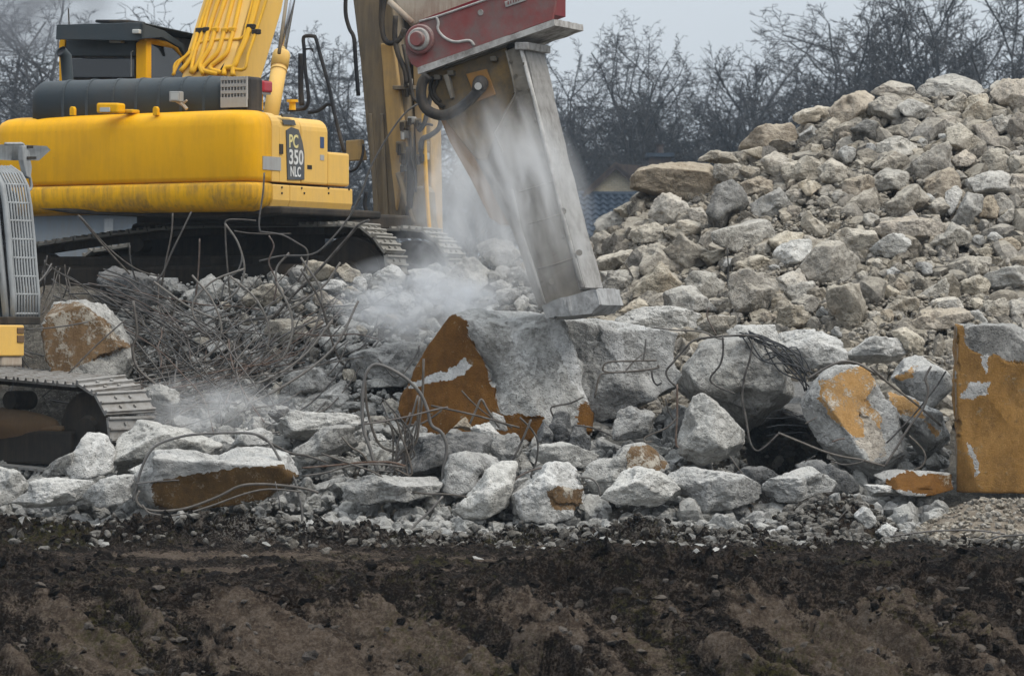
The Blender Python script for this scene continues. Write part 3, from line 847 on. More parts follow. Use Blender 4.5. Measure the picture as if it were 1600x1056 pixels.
rock([(1035, 345), (1080, 272), (1180, 250), (1240, 285), (1280, 400), (1200, 470), (1110, 420)], 'pale', conv=R5, Y=42.5, depth=0.6,
     label='pale chunk with small ochre corner beside the ochre wall block', lm='the pale ochre-cornered chunk', zone='front', mats=[M['pale'], M['ochre_coat']],
     paint=[(cv(R5, [(1040, 340), (1135, 290), (1120, 350), (1060, 350)]), 1)])
rock([(1488, 506), (1640, 504), (1640, 770), (1490, 768)], 'gray', Y=41.45, depth=0.7,
     label='upright ochre coated wall block with chipped gray top edge', lm='the ochre wall block', name='wall_block', cat='wall block', zone='front', sub=7, rough=0.022, tilt=0.06, sharp=3.5, chips=4, bites=12,
     mats=[M['gray'], M['wall_coat'], M['scar']], fronts=[((0.02, -1, 0.0), 0.33)],
     paint=[([(1486, 505), (1497, 507), (1506, 535), (1524, 552), (1550, 556), (1580, 566), (1650, 560), (1650, 780), (1486, 780)], 1), ([(1521, 552), (1540, 552), (1532, 585)], 2),
            ([(1494, 618), (1512, 600), (1538, 596), (1540, 612), (1515, 622)], 2), ([(1507, 685), (1516, 700), (1526, 738), (1516, 740)], 2)])
rock([(968, 762), (1012, 737), (1150, 722), (1290, 738), (1295, 822), (1180, 828), (1000, 795)], 'gray', conv=R5, Y=41.15, depth=0.4,
     label='low rust-brown coated strip of wall lying at the foot of the wall block', lm='the rust-brown wall strip', name='concrete_slab', cat='concrete slab', zone='front', sub=6, rough=0.02, mats=[M['gray'], M['brown_coat']],
     paint=[(cv(R5, [(1010, 760), (1100, 735), (1290, 745), (1300, 830), (1180, 830), (1010, 795)]), 1)])
rock([(180, 280), (210, 205), (300, 178), (400, 183), (540, 340), (552, 430), (480, 535), (360, 532), (225, 492), (185, 400)], 'gray', conv=L2, Y=43.3, depth=0.8,
     label='soil-stained brown boulder behind the track of the small machine', lm='the soil-stained boulder', zone='front', sub=6, rough=0.03, mats=[M['gray'], M['soil_face']], fronts=[((0.05, -1, 0.12), 0.3), ((0.4, -0.8, 0.5), 0.36)],
     paint=[(cv(L2, [(185, 290), (215, 205), (330, 185), (420, 250), (500, 340), (545, 380), (420, 420), (270, 480), (225, 490), (190, 400)]), 1)])
rock([(205, 762), (235, 722), (330, 712), (400, 697), (445, 712), (468, 742), (430, 772), (330, 792), (258, 797), (222, 786)], 'pale', Y=40.75, depth=0.6,
     label='flat slab with brown underside lying before the gravel, wires round it', lm='the brown-bottomed slab', name='concrete_slab', cat='concrete slab', zone='front', sub=6, rough=0.04, bites=6,
     mats=[M['pale'], M['dark_brown']], fronts=[((0.05, -0.35, 1), 0.2), ((-0.05, -1, -0.35), 0.27)],
     paint=[([(238, 752), (320, 736), (400, 728), (440, 722), (470, 745), (430, 775), (330, 795), (255, 800), (238, 780)], 1)])
fr = [
 (R5, 'dark', [(400, 400), (880, 360), (910, 460), (690, 525), (430, 515)], 43.3, 'added dark slab roofing and shading the hollow behind the tilted gray slab', None),
 (C4, 'dark', [(215, 770), (240, 690), (420, 640), (530, 640), (592, 700), (560, 752), (380, 772), (330, 832), (240, 842)], 41.45, 'dark gray chunk before the brown face of the big block', 'the dark gray chunk'),
 (C4, 'gray', [(395, 760), (480, 725), (580, 730), (645, 780), (600, 870), (480, 935), (390, 880)], 41.1, 'gray chunk with steep face tucked under the dark gray chunk', None),
 (C4, 'pale', [(448, 1000), (610, 780), (690, 800), (718, 860), (680, 960), (560, 1032), (470, 1022)], 40.7, 'pale wedge leaning at the front before the big block', 'the pale wedge'),
 (C4, 'pale', [(688, 950), (740, 890), (880, 790), (980, 778), (1022, 840), (1022, 970), (900, 1032), (720, 1022)], 40.7, 'gray boulder with brown stained corner low in the front row', 'the brown-cornered boulder'),
 (C4, 'gray', [(1040, 810), (1090, 740), (1200, 690), (1320, 690), (1395, 755), (1405, 800), (1200, 865), (1100, 905), (1055, 850)], 41.3, 'sloping chunk with brown painted end below the white-streaked block', 'the brown-ended chunk'),
 (C4, 'pale', [(1128, 930), (1170, 860), (1290, 798), (1420, 830), (1470, 900), (1400, 965), (1200, 965)], 40.75, 'whitish rounded chunk at the front below the brown-ended chunk', 'the whitish rounded chunk'),
 (C4, 'gray', [(-60, 850), (150, 832), (362, 890), (352, 932), (150, 955), (-60, 945)], 40.8, 'flat gray slab piece before the rebar loops', 'the flat gray piece'),
 (C4, 'gray', [(608, 680), (640, 640), (720, 640), (745, 700), (722, 785), (640, 755)], 41.7, 'small squarish chunk at the foot of the big block', None),
 (C4, 'pale', [(800, 740), (830, 700), (930, 680), (1085, 740), (1000, 802), (870, 795)], 41.6, 'flat pale chunk before the big block, above the brown-cornered boulder', None),
 (C4, 'gray', [(1172, 655), (1190, 530), (1240, 518), (1352, 560), (1352, 622), (1290, 662)], 42.0, 'angular gray block under the bent rebar frame', 'the angular gray block'),
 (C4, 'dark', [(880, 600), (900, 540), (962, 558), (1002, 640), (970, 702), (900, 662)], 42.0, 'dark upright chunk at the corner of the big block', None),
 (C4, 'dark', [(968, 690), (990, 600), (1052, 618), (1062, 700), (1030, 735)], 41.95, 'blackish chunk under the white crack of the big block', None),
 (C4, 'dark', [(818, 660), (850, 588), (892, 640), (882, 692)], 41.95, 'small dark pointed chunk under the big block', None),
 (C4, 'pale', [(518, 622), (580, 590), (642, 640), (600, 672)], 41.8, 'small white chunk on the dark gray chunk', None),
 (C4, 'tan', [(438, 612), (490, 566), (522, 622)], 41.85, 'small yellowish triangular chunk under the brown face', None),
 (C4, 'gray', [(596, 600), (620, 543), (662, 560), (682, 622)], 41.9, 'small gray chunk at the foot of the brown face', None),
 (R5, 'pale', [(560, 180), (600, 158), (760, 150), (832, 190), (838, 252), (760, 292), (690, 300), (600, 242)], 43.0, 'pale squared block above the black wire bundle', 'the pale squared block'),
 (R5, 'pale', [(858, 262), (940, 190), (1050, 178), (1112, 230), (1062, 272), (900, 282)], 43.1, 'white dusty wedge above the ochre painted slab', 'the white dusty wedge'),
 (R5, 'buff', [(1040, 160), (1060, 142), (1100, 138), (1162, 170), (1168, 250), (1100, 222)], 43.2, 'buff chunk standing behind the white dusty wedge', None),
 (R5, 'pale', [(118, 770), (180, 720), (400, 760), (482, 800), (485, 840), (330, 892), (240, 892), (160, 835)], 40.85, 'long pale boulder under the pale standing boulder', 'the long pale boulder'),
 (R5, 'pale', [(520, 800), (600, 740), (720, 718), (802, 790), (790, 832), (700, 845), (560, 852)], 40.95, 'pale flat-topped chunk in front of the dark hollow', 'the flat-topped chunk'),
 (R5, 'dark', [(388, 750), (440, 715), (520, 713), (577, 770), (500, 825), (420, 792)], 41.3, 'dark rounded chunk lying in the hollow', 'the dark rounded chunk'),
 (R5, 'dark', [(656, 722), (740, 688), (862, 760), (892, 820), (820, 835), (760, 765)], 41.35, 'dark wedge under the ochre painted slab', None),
 (R5, 'pale', [(932, 785), (1060, 788), (1082, 822), (960, 834)], 40.95, 'small flat pale stone before the rust-brown wall strip', None),
 (R5, 'pale', [(368, 150), (400, 128), (540, 128), (562, 192), (530, 222), (380, 192)], 42.8, 'flat pale slab end above the tilted gray slab', None),
 (R5, 'buff', [(243, 112), (280, 88), (390, 88), (392, 132), (300, 168)], 43.2, 'flat buff chunk behind the wires above the tilted slab', None),
 (R5, 'pale', [(438, 992), (480, 943), (542, 960), (562, 1002)], 39.9, 'white triangular stone on the mud before the flat-topped chunk', None),
 (R5, 'pale', [(888, 912), (930, 878), (972, 920), (940, 964)], 39.75, 'upright pale stone stuck in the dark dirt heap', None),
 (R5, 'pale', [(983, 972), (1020, 943), (1062, 980), (1020, 1004)], 39.6, 'rounded pale stone low on the dark dirt heap', None),
 (L2, 'gray', [(588, 560), (640, 533), (700, 550), (737, 600), (700, 642), (640, 622)], 42.9, 'gray chunk behind the end of the small track', None),
 (L2, 'pale', [(276, 880), (360, 738), (430, 748), (472, 820), (462, 902), (400, 918), (300, 922)], 41.1, 'pale standing chunk before the small track', 'the pale standing chunk'),
 (L2, 'pale', [(474, 800), (520, 720), (590, 688), (740, 720), (892, 800), (892, 850), (780, 862), (640, 862), (480, 902)], 41.2, 'large pale sloping boulder before the end of the small track', 'the large sloping boulder'),
 (L2, 'pale', [(543, 882), (620, 833), (720, 833), (772, 870), (700, 902), (560, 912)], 40.85, 'low pale chunk above the brown-bottomed slab', None),
 (L2, 'gray', [(848, 752), (910, 743), (972, 780), (900, 822)], 41.5, 'gray chunk half hidden behind the large sloping boulder', None),
 (L2, 'gray', [(178, 902), (220, 848), (302, 813), (280, 892), (200, 912)], 41.0, 'gray chunk wedged between the track and the pale standing chunk', None),
 (L2, 'pale', [(-60, 890), (0, 875), (60, 890), (112, 950), (60, 1012), (-60, 1032)], 40.8, 'pale chunk cut by the picture edge below the small track', None),
 (L2, 'pale', [(66, 1012), (160, 928), (270, 918), (362, 930), (372, 970), (270, 1012), (120, 1034)], 40.7, 'long low pale chunk below the small track', 'the long low chunk'),
 (L2, 'pale', [(348, 1002), (440, 928), (550, 908), (552, 1012), (450, 1034), (370, 1032)], 40.6, 'pale chunk beside the end of the brown-bottomed slab', None),
 (L2, 'pale', [(970, 772), (1000, 735), (1060, 713), (1120, 740), (1100, 785), (1000, 790)], 41.5, 'pale chunk under the long bent wire', None),
 (H3, 'pale', [(430, 900), (445, 850), (560, 813), (770, 818), (832, 840), (820, 882), (640, 902), (560, 962), (470, 932)], 42.1, 'light flat-topped boulder in the dip before the big block', 'the light flat-topped boulder'),
 (H3, 'gray', [(508, 1002), (640, 888), (760, 888), (792, 960), (700, 1012), (560, 1034)], 41.6, 'gray boulder below the light flat-topped boulder', None),
 (H3, 'pale', [(58, 962), (150, 928), (217, 970), (160, 1004)], 41.7, 'pale chunk over the bent wire', None),
 (H3, 'pale', [(208, 930), (340, 888), (332, 940), (250, 974)], 41.9, 'bright pale chunk behind the bent wire', None),
 (H3, 'gray', [(370, 830), (400, 790), (470, 800), (450, 850), (420, 880)], 42.3, 'gray chunk at the end of the rebar tangle', None),
 (H3, 'gray', [(300, 850), (330, 880), (380, 1000), (300, 1010), (240, 940)], 41.9, 'gray sloping chunk in the dust behind the bent wire', None),
]
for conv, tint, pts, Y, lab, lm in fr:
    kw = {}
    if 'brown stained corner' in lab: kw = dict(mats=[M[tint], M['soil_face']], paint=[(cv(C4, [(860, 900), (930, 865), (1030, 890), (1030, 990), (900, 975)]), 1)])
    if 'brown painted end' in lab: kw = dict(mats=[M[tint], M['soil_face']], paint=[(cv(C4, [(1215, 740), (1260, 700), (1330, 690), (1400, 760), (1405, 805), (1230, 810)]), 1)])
    if 'roofing' in lab: kw['depth'] = 2.6; kw['bites'] = 1  # slab added to shut sky light out of the pit and darken it
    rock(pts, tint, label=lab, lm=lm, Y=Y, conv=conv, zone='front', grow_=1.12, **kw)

# ---- the low heap before the excavator
hp = [
 ('gray', [(10, 242), (90, 153), (190, 230), (192, 262), (60, 292)], 'gray pointed chunk before the excavator undercarriage', 'the gray pointed chunk'),
 ('gray', [(458, 182), (500, 108), (560, 118), (587, 170), (540, 212)], None, None),
 ('buff', [(528, 92), (620, 83), (692, 120), (692, 172), (600, 192), (560, 152)], 'buff chunk touching the track of the yellow excavator', 'the buff track-side chunk'),
 ('buff', [(693, 130), (730, 98), (817, 150), (802, 192), (730, 182)], None, None),
 ('pale', [(883, 142), (950, 103), (1010, 113), (1042, 170), (990, 202), (900, 182)], 'pale rounded chunk at the front end of the excavator track', 'the pale track-end chunk'),
 ('pale', [(1048, 142), (1120, 123), (1242, 160), (1202, 222), (1080, 212)], 'pale chunk half lost in the dust between both tracks', None),
 ('gray', [(1178, 232), (1290, 118), (1370, 68), (1430, 118), (1452, 190), (1360, 262), (1230, 282)], 'large gray dusty boulder between the tracks and the crusher', 'the large dusty boulder'),
 ('gray', [(1383, 32), (1420, -22), (1555, -12), (1592, 40), (1500, 122), (1420, 102)], 'gray dusty boulder topping the heap behind the crusher jaw', 'the dusty top boulder'),
 ('pale', [(628, 192), (690, 176), (757, 210), (740, 242), (650, 232)], None, None),
 ('tan', [(588, 262), (640, 233), (702, 265), (732, 300), (700, 322), (610, 292)], 'pinkish tan chunk in the middle of the low heap', 'the pinkish tan chunk'),
 ('buff', [(238, 272), (330, 203), (420, 198), (442, 260), (330, 332), (250, 322)], None, None),
 ('buff', [(348, 422), (400, 368), (520, 373), (562, 440), (540, 482), (400, 472)], 'squarish buff block among the rebar on the low heap', 'the squarish buff block'),
 ('buff', [(348, 542), (400, 503), (442, 540), (420, 572)], None, None),
 ('gray', [(430, 750), (460, 640), (560, 598), (650, 640), (690, 700), (560, 730)], 'gray ridge-backed chunk below the rebar tangle', 'the ridge-backed chunk'),
 ('gray', [(768, 592), (790, 543), (880, 508), (1040, 478), (1142, 490), (1122, 600), (1050, 692), (900, 652), (800, 642)], 'large gray slab against the brown face of the big block', 'the large gray slab'),
 ('gray', [(838, 667), (920, 643), (1002, 660), (1002, 692), (850, 702)], None, None),
 ('gray', [(523, 772), (640, 748), (740, 670), (760, 740), (700, 790), (600, 782)], None, None),
 ('gray', [(518, 812), (600, 758), (700, 753), (702, 802), (540, 832)], None, None),
 ('gray', [(708, 772), (890, 768), (892, 812), (720, 802)], None, None),
]
for tint, pts, lab, lm in hp:
    rock(pts, tint, label=lab, lm=lm, conv=H3, zone='heap', grow_=1.06)
for tint, pts in [('gray', [(1440, 200), (1500, 175), (1553, 215), (1520, 250)]), ('gray', [(1470, 240), (1553, 215), (1600, 260), (1560, 310), (1490, 300)]), ('pale', [(1560, 290), (1610, 250), (1640, 320), (1590, 340)]),
                  ('gray', [(1600, 150), (1680, 120), (1720, 180), (1650, 210)]), ('pale', [(610, 480), (660, 450), (700, 500), (650, 530)]), ('buff', [(480, 300), (520, 280), (550, 320), (520, 350)]),
                  ('buff', [(560, 490), (620, 520), (600, 590), (550, 560)]), ('pale', [(700, 380), (740, 350), (790, 380), (740, 410)]), ('pale', [(820, 330), (880, 310), (920, 350), (860, 380)]), ('gray', [(740, 520), (800, 480), (850, 500), (790, 560)])]:
    rock(pts, tint, conv=H3, zone='heap')

# ---- the tall mound
md = '''tan;207,408 235,375 330,355 470,355 507,375 507,465 440,487 330,472 213,442;long flat tan slab jutting from the mound towards the house;the long tan slab
tan;593,287 610,240 660,216 767,215 782,260 740,287 640,312;rounded tan boulder where the mound meets the bare trees;the rounded tan boulder
buff;493,352 540,333 592,350 592,400 545,427 503,405;;
buff;598,320 660,298 692,320 650,345;;
buff;658,342 700,316 762,345 792,380 740,412 680,387;;
buff;738,362 800,333 862,350 882,410 820,427 750,412;;
buff;866,365 900,338 957,360 972,410 930,432 885,422;egg-shaped buff boulder at mid height of the mound;the egg-shaped boulder
tan;908,182 960,128 1030,98 1062,120 1062,165 990,217 940,212;big brownish boulder on the upper shoulder of the mound;the brownish shoulder boulder
buff;1048,132 1090,118 1162,150 1162,195 1120,207 1060,177;;
gray;1223,72 1260,43 1370,35 1430,53 1449,90 1400,112 1260,122 1223,107;large gray boulder crowning the mound;the crowning boulder
gray;1148,147 1180,128 1262,165 1272,200 1200,197;;
dark;983,242 1040,203 1087,208 1082,260 1030,287 983,272;dark faced chunk below the brownish shoulder boulder;the dark faced chunk
buff;858,237 920,193 952,213 947,260 880,272;;
pale;798,257 840,223 872,248 852,282 798,277;;
buff;1318,147 1360,103 1392,113 1377,170 1330,182;;
buff;1373,132 1460,108 1472,140 1380,167;;
buff;1383,182 1440,128 1482,148 1492,200 1420,212;;
tan;1488,112 1540,63 1640,55 1640,160 1540,172;broad tan boulder at the top edge of the mound;the broad tan boulder
buff;1323,242 1380,213 1442,268 1442,322 1400,337 1340,302;large buff boulder under the mound crest;the large buff boulder
tan;1418,222 1480,208 1512,268 1482,302 1440,272;;
buff;1469,207 1550,183 1557,225 1510,252;;
tan;1538,232 1580,178 1640,178 1640,270 1545,272;;
buff;1193,352 1320,283 1342,340 1332,372 1245,422 1203,402;long sloping buff boulder under the large buff boulder;the long sloping boulder
gray;1078,292 1150,260 1207,283 1212,322 1130,332 1078,322;flat gray-topped chunk above the boxy buff chunk;the gray-topped chunk
buff;1058,372 1130,313 1192,340 1182,387 1090,392;;
gray;1060,402 1110,373 1187,390 1182,432 1130,457 1063,442;boxy gray chunk with a pale top in mid mound;the boxy gray chunk
tan;958,422 1060,398 1067,450 1020,492 953,462;;
dark;468,562 500,438 560,418 592,430 612,500 560,562 500,602;tall dark gray block standing under the long tan slab;the tall dark block
tan;588,432 650,403 702,418 692,462 600,477;;
gray;626,502 720,448 772,510 740,547 640,552;gray dome-shaped chunk beside the tall dark block;the dome-shaped chunk
buff;793,432 830,413 872,440 830,472;;
buff;748,462 790,448 807,480 770,497;;
buff;263,502 310,463 370,468 397,520 350,582 280,572;buff block with a flat face under the long tan slab;the flat-faced buff block
gray;68,567 130,528 182,560 187,600 110,612;;
buff;138,522 200,493 242,510 222,552 160,547;;
buff;63,612 110,598 162,650 140,682 73,682;;
buff;198,592 280,568 312,600 290,642 210,642;;
buff;318,602 380,558 442,570 442,612 370,632;;
buff;398,522 440,513 477,540 460,577 410,562;;
gray;488,602 620,560 680,558 710,600 690,652 550,672 493,642;wide gray chunk with a flat broken face below the dome-shaped chunk;the wide flat-faced chunk
buff;808,572 840,528 917,600 905,632 850,612;;
buff;73,702 190,666 237,680 237,722 200,747 93,737;buff boulder next to the crusher foot;the crusher-side boulder
buff;238,662 290,643 352,700 352,742 228,752;;
buff;318,662 380,608 442,650 482,690 400,742 340,722;;
gray;93,747 190,738 217,790 180,832 98,802;;
buff;208,812 310,713 372,790 330,842 220,842;pointed buff boulder low on the mound near the crusher foot;the pointed buff boulder
gray;318,822 380,793 452,820 522,887 450,902 330,882;;
gray;393,772 470,743 527,780 527,832 480,857 410,802;;
buff;548,762 620,733 702,750 722,832 690,892 600,902 548,832;large squarish boulder with a thin bar standing before it;the large squarish boulder
buff;808,722 870,648 940,638 1002,690 1012,760 980,802 900,792 828,772;largest pale buff boulder low on the mound;the largest buff boulder
pale;708,692 770,638 837,630 842,700 790,737 718,732;pale angular chunk beside the largest buff boulder;the pale angular chunk
buff;688,642 740,598 802,610 812,640 720,682;;
buff;573,702 650,683 697,700 690,747 600,742;;
buff;638,652 680,638 702,680 660,692;;
buff;438,682 520,663 537,690 480,722;;
buff;713,772 780,733 832,770 800,822 730,822;;
gray;748,812 850,778 857,840 770,852;;
buff;773,852 830,823 872,850 850,887 790,892;;
buff;898,802 1000,788 1032,870 1000,962 930,932 898,862;tall buff boulder under the largest buff boulder;the tall buff boulder
buff;723,872 800,863 842,920 820,947 728,942;;
buff;898,642 960,588 1062,600 1082,650 1000,682 928,652;;
tan;1058,602 1130,558 1250,543 1332,570 1322,612 1200,642 1088,622;wide flat tan boulder at the middle of the mound;the wide flat tan boulder
pale;1053,672 1160,608 1192,640 1150,692 1078,692;;
gray;1238,652 1350,568 1417,610 1400,642 1290,662;gray wedge beside the wide flat tan boulder;the gray wedge
buff;1108,512 1230,433 1262,480 1240,512 1150,552 1113,547;long slanting buff chunk above the wide flat tan boulder;the long slanting chunk
gray;1343,580 1395,463 1452,475 1440,522 1400,582;gray box-shaped chunk standing on its edge;the box-shaped chunk
gray;1398,412 1480,383 1552,410 1547,462 1480,472 1408,447;flattened gray boulder high on the open side of the mound;the flattened gray boulder
tan;1248,422 1330,373 1372,400 1362,462 1290,482;;
gray;1318,482 1360,438 1377,480 1340,542;;
buff;1268,492 1310,478 1332,530 1290,542;;
buff;1453,352 1510,303 1552,340 1542,392 1470,382;;
tan;1343,342 1390,308 1427,340 1400,367 1350,367;;
buff;1548,342 1640,328 1640,402 1560,402;;
tan;1548,402 1640,395 1640,472 1560,472;;
tan;1438,502 1480,473 1507,520 1490,557 1438,552;;
buff;1483,477 1530,463 1562,520 1520,542;;
buff;1508,562 1560,518 1577,555 1530,592;;
buff;1333,722 1400,688 1482,690 1477,747 1400,772 1338,762;buff chunk above the squared gray block;the low buff chunk
gray;1468,742 1580,723 1660,730 1660,817 1480,812 1466,782;squared gray block low at the open end of the mound;the squared gray block
buff;1373,772 1430,756 1477,780 1420,827 1378,817;;
gray;1233,822 1320,768 1332,800 1310,842 1250,847;;
buff;1118,872 1150,828 1222,840 1212,882 1140,897;;
tan;1168,942 1220,888 1390,873 1407,920 1340,952 1200,960;long tan boulder half buried behind the wall block;the half-buried boulder
buff;1268,852 1360,833 1377,865 1300,882;;
buff;1458,852 1530,838 1547,890 1480,912;;
buff;1533,852 1590,838 1640,890 1550,902;;
pale;148,922 230,868 430,893 442,957 158,952;light flat slab lying behind the white-streaked block;the light flat slab
pale;438,932 480,898 570,898 572,942 480,962;;
buff;158,892 220,838 282,870 230,892;;
buff;1500,120 1480,85 1530,60 1560,80 1540,110;;
buff;1060,100 1110,60 1200,70 1210,110 1130,125;;
buff;440,345 500,310 560,320 580,345 500,355;;
buff;780,215 800,175 870,150 915,160 905,195 840,215;;'''
for line in md.split('\n'):
    tint, pts, lab, lm = line.split(';')
    tint = {'gray': 'warmgray', 'dark': 'warmdark'}.get(tint, tint)
    pts = [tuple(float(q) for q in p.split(',')) for p in pts.split()]
    kw = dict(mats=[M['tan'], M['ochre_coat']]) if 'long flat tan slab' in lab else {}
    kw['depth'] = 0.75 if 'long flat tan slab' in lab else None
    if 'long flat tan slab' in lab: kw.update(bites=1, chips=2, rough=0.03, tilt=0.15, fronts=[((0, -1, -0.25), 0.3), ((0.1, -0.35, 1), 0.24)])
    rock(pts, tint, label=lab or None, lm=lm or None, conv=M6, grow_=1.1, **kw)

# ---- further chunks that fill the heaps between the ones above
frng = random.Random(5)
taken = [(r[1], r[2], max(r[3], r[4]) / 2) for r in ROCKS]
def region_ok(x, y):
    if x > 905:
        top = lerp_tab(x, SKYLINE) + 6
        return top < y < 520
    if 300 < x < 860: return lerp_tab(x, CREST) + 8 < y < 690 and not (x > 620 and y > 480)
    return False
tries = 0
def blob(x, y, rx, ry, rg, n=8):
    a0 = rg.uniform(0, 6.28); ph = rg.uniform(0, 3.14)
    o = []
    for k in range(n):
        a = a0 + 2 * math.pi * (k + rg.uniform(-0.3, 0.3)) / n
        q = rg.uniform(0.8, 1.05)
        ux, uy = math.cos(a) * rx * q, math.sin(a) * ry * q
        o.append((x + ux * math.cos(ph * 0.3) - uy * math.sin(ph * 0.3), y + uy * math.cos(ph * 0.3) + ux * math.sin(ph * 0.3)))
    return o
extra = 0
while len(ROCKS) < 292 and tries < 40000:
    tries += 1
    k = tries / 6000
    r = max(8, frng.uniform(10, 17) - 3 * k)
    x, y = frng.uniform(300, 1610), frng.uniform(125, 690)
    if not region_ok(x, y): continue
    if any((x - a) ** 2 + (y - b) ** 2 < (0.72 * c + r * 0.72) ** 2 for a, b, c in taken): continue
    taken.append((x, y, r))
    tint = frng.choice(['buff', 'buff', 'buff', 'tan', 'gray', 'pale']) if x > 905 else frng.choice(['buff', 'pale', 'pale', 'gray'])
    rock(blob(x, y, r * frng.uniform(1.0, 1.3), r * frng.uniform(0.7, 1.0), frng), tint, zone='mound' if x > 905 else 'heap')

# ---- labels for the unnamed chunks: size, colour, shape and what they lie next to
LMS = [(r[6], r[1], r[2], r[3], r[4]) for r in ROCKS if r[6]] + [('the crusher foot', 905, 475, 110, 50)]
used = {r[0]['label'] for r in ROCKS if r[0].get('label')}
TINT = {'warmgray': 'gray', 'warmdark': 'dark gray', 'gray': 'gray', 'dark': 'dark gray', 'pale': 'whitish', 'buff': 'buff', 'tan': 'tan brown'}
for r in sorted(ROCKS, key=lambda q: -q[3] * q[4]):
    o, cx, cy, w, h, tint, lm, zone = r
    if not o.get('label'):
        m = max(w, h)
        size = 'large' if m > 62 else 'middling' if m > 38 else 'small' if m > 24 else 'very small'
        shape = 'flat' if w > 1.75 * h else 'upright' if h > 1.15 * w else 'oblong' if w > 1.35 * h else 'blocky'
        cand = sorted(((math.hypot(cx - x, cy - y) - 0.35 * (lw + lh) / 2, n, x, y) for n, x, y, lw, lh in LMS))
        done = False
        for k in range(10):
            _, n, x, y = cand[k]
            dx, dy = cx - x, cy - y
            far = 'close ' if k == 0 else ''
            if abs(dy) > 1.2 * abs(dx): rel = far + ('below' if dy > 0 else 'above')
            elif abs(dx) > 1.2 * abs(dy) * 1.6: rel = far + ('beside' if k == 0 else 'level with')
            else: rel = 'diagonally ' + ('below' if dy > 0 else 'above')
            side = '' if abs(dy) > 1.2 * abs(dx) else (', away from the yellow excavator' if dx > 0 else ', towards the yellow excavator')
            lab = f'{size} {TINT[tint]} {shape} chunk {rel} {n}{side}'
            if len(lab.replace('-', ' ').split()) <= 16 and lab not in used: done = True; break
        if not done: lab = f'{size} {TINT[tint]} {shape} chunk between {cand[0][1]} and {cand[1][1]}'
        o['label'] = lab
        used.add(lab)
    o['group'] = {'mound': 'rubble chunks of the tall mound', 'heap': 'rubble chunks of the low heap', 'front': 'concrete pieces in the front row'}[zone]
    o['category'] = 'concrete chunk' if o['category'] == 'concrete chunk' else o['category']

# ------------------------------------------------------------------ small rubble: nobody could count it
def scatter(name, mat, pts, sizes, sub, seed, squash=(0.6, 1.0), nplanes=9, lump=0.07, smooth=False):
    rng = np.random.default_rng(seed)
    n = len(pts)
    v, f = ico(sub)
    nv = len(v)
    shapes = []
    for k in range(24):
        m = nplanes
        N = rng.normal(size=(m, 3)); N /= np.linalg.norm(N, axis=1)[:, None]
        Hh = rng.uniform(0.55, 1.0, m)
        r, _ = planes_radius(v, N, Hh, 40)
        r = np.minimum(r, 1.5)
        p = v * r[:, None]
        p += v * (lump * fbm(p * 2.6 + k * 7, 3, k, 0.6))[:, None]
        shapes.append(p)
    V = np.empty((n, nv, 3), np.float32)
    which = rng.integers(0, 24, n)
    for k in range(24):
        sel = np.nonzero(which == k)[0]
        if not len(sel): continue
        a, b, c = (rng.uniform(0, 2 * np.pi, len(sel)) for _ in range(3))
        ca, sa, cb, sb = np.cos(a), np.sin(a), np.cos(b) , np.sin(b)
        R1 = np.zeros((len(sel), 3, 3)); R1[:, 0, 0] = ca; R1[:, 0, 1] = -sa; R1[:, 1, 0] = sa; R1[:, 1, 1] = ca; R1[:, 2, 2] = 1
        R2 = np.zeros((len(sel), 3, 3)); R2[:, 0, 0] = 1; R2[:, 1, 1] = cb; R2[:, 1, 2] = -sb; R2[:, 2, 1] = sb; R2[:, 2, 2] = cb
        sc = sizes[sel][:, None] * np.stack([rng.uniform(0.9, 1.35, len(sel)), rng.uniform(0.8, 1.1, len(sel)), rng.uniform(*squash, len(sel))], 1)
        q = shapes[k][None] * sc[:, None, :]
        q = np.einsum('nij,nkj->nki', R2, q) 
        q = np.einsum('nij,nkj->nki', R1, q)
        V[sel] = q + pts[sel][:, None, :]
    F = (f[None] + (np.arange(n) * nv)[:, None, None]).reshape(-1, 3)
    return tag(link(name, mesh_np(name, V.reshape(-1, 3), F, [mat], smooth)), kind='stuff')

rg = np.random.default_rng(77)
def heap_pts(n, ulo, uhi, ylo, yhi, lift):
    Y = rg.uniform(ylo, yhi, n); u = rg.uniform(ulo, uhi, n)
    ok = ~((u > 1165) & (u < 1310) & (Y > 41.3) & (Y < 44.0))
    Y, u = Y[ok], u[ok]; n = len(u)
    x = (u - CX) / FOC * Y
    z = heap_z(x, Y) + lift + rg.uniform(-0.03, 0.03, n)
    return np.stack([x, Y, z], 1)
def lsize(n, a, b): return np.exp(rg.uniform(np.log(a), np.log(b), n))
p0 = heap_pts(900, 890, 1660, 43.0, 50.4, -0.10)
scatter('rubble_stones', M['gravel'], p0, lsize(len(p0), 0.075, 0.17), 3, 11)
p1 = heap_pts(4200, 880, 1660, 43.0, 50.3, -0.06)
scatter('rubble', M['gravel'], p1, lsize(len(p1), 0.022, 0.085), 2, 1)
p2 = np.concatenate([heap_pts(5200, 880, 1660, 43.0, 50.3, -0.05), heap_pts(1400, 1150, 1330, 45.5, 47.5, 0.01), heap_pts(1400, 1330, 1560, 43.8, 45.2, 0.01)])
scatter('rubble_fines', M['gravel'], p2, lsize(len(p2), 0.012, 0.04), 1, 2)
p3 = np.concatenate([heap_pts(2300, 180, 900, 42.0, 45.6, -0.04), heap_pts(1500, -20, 1480, 40.2, 43.2, -0.02)])
scatter('heap_rubble', M['gravel_pale'], p3, lsize(len(p3), 0.02, 0.085), 2, 3)
pm = heap_pts(520, -20, 1480, 40.5, 43.0, -0.02)
scatter('front_rubble', M['gravel_pale'], pm, lsize(len(pm), 0.045, 0.13), 3, 12, lump=0.22)
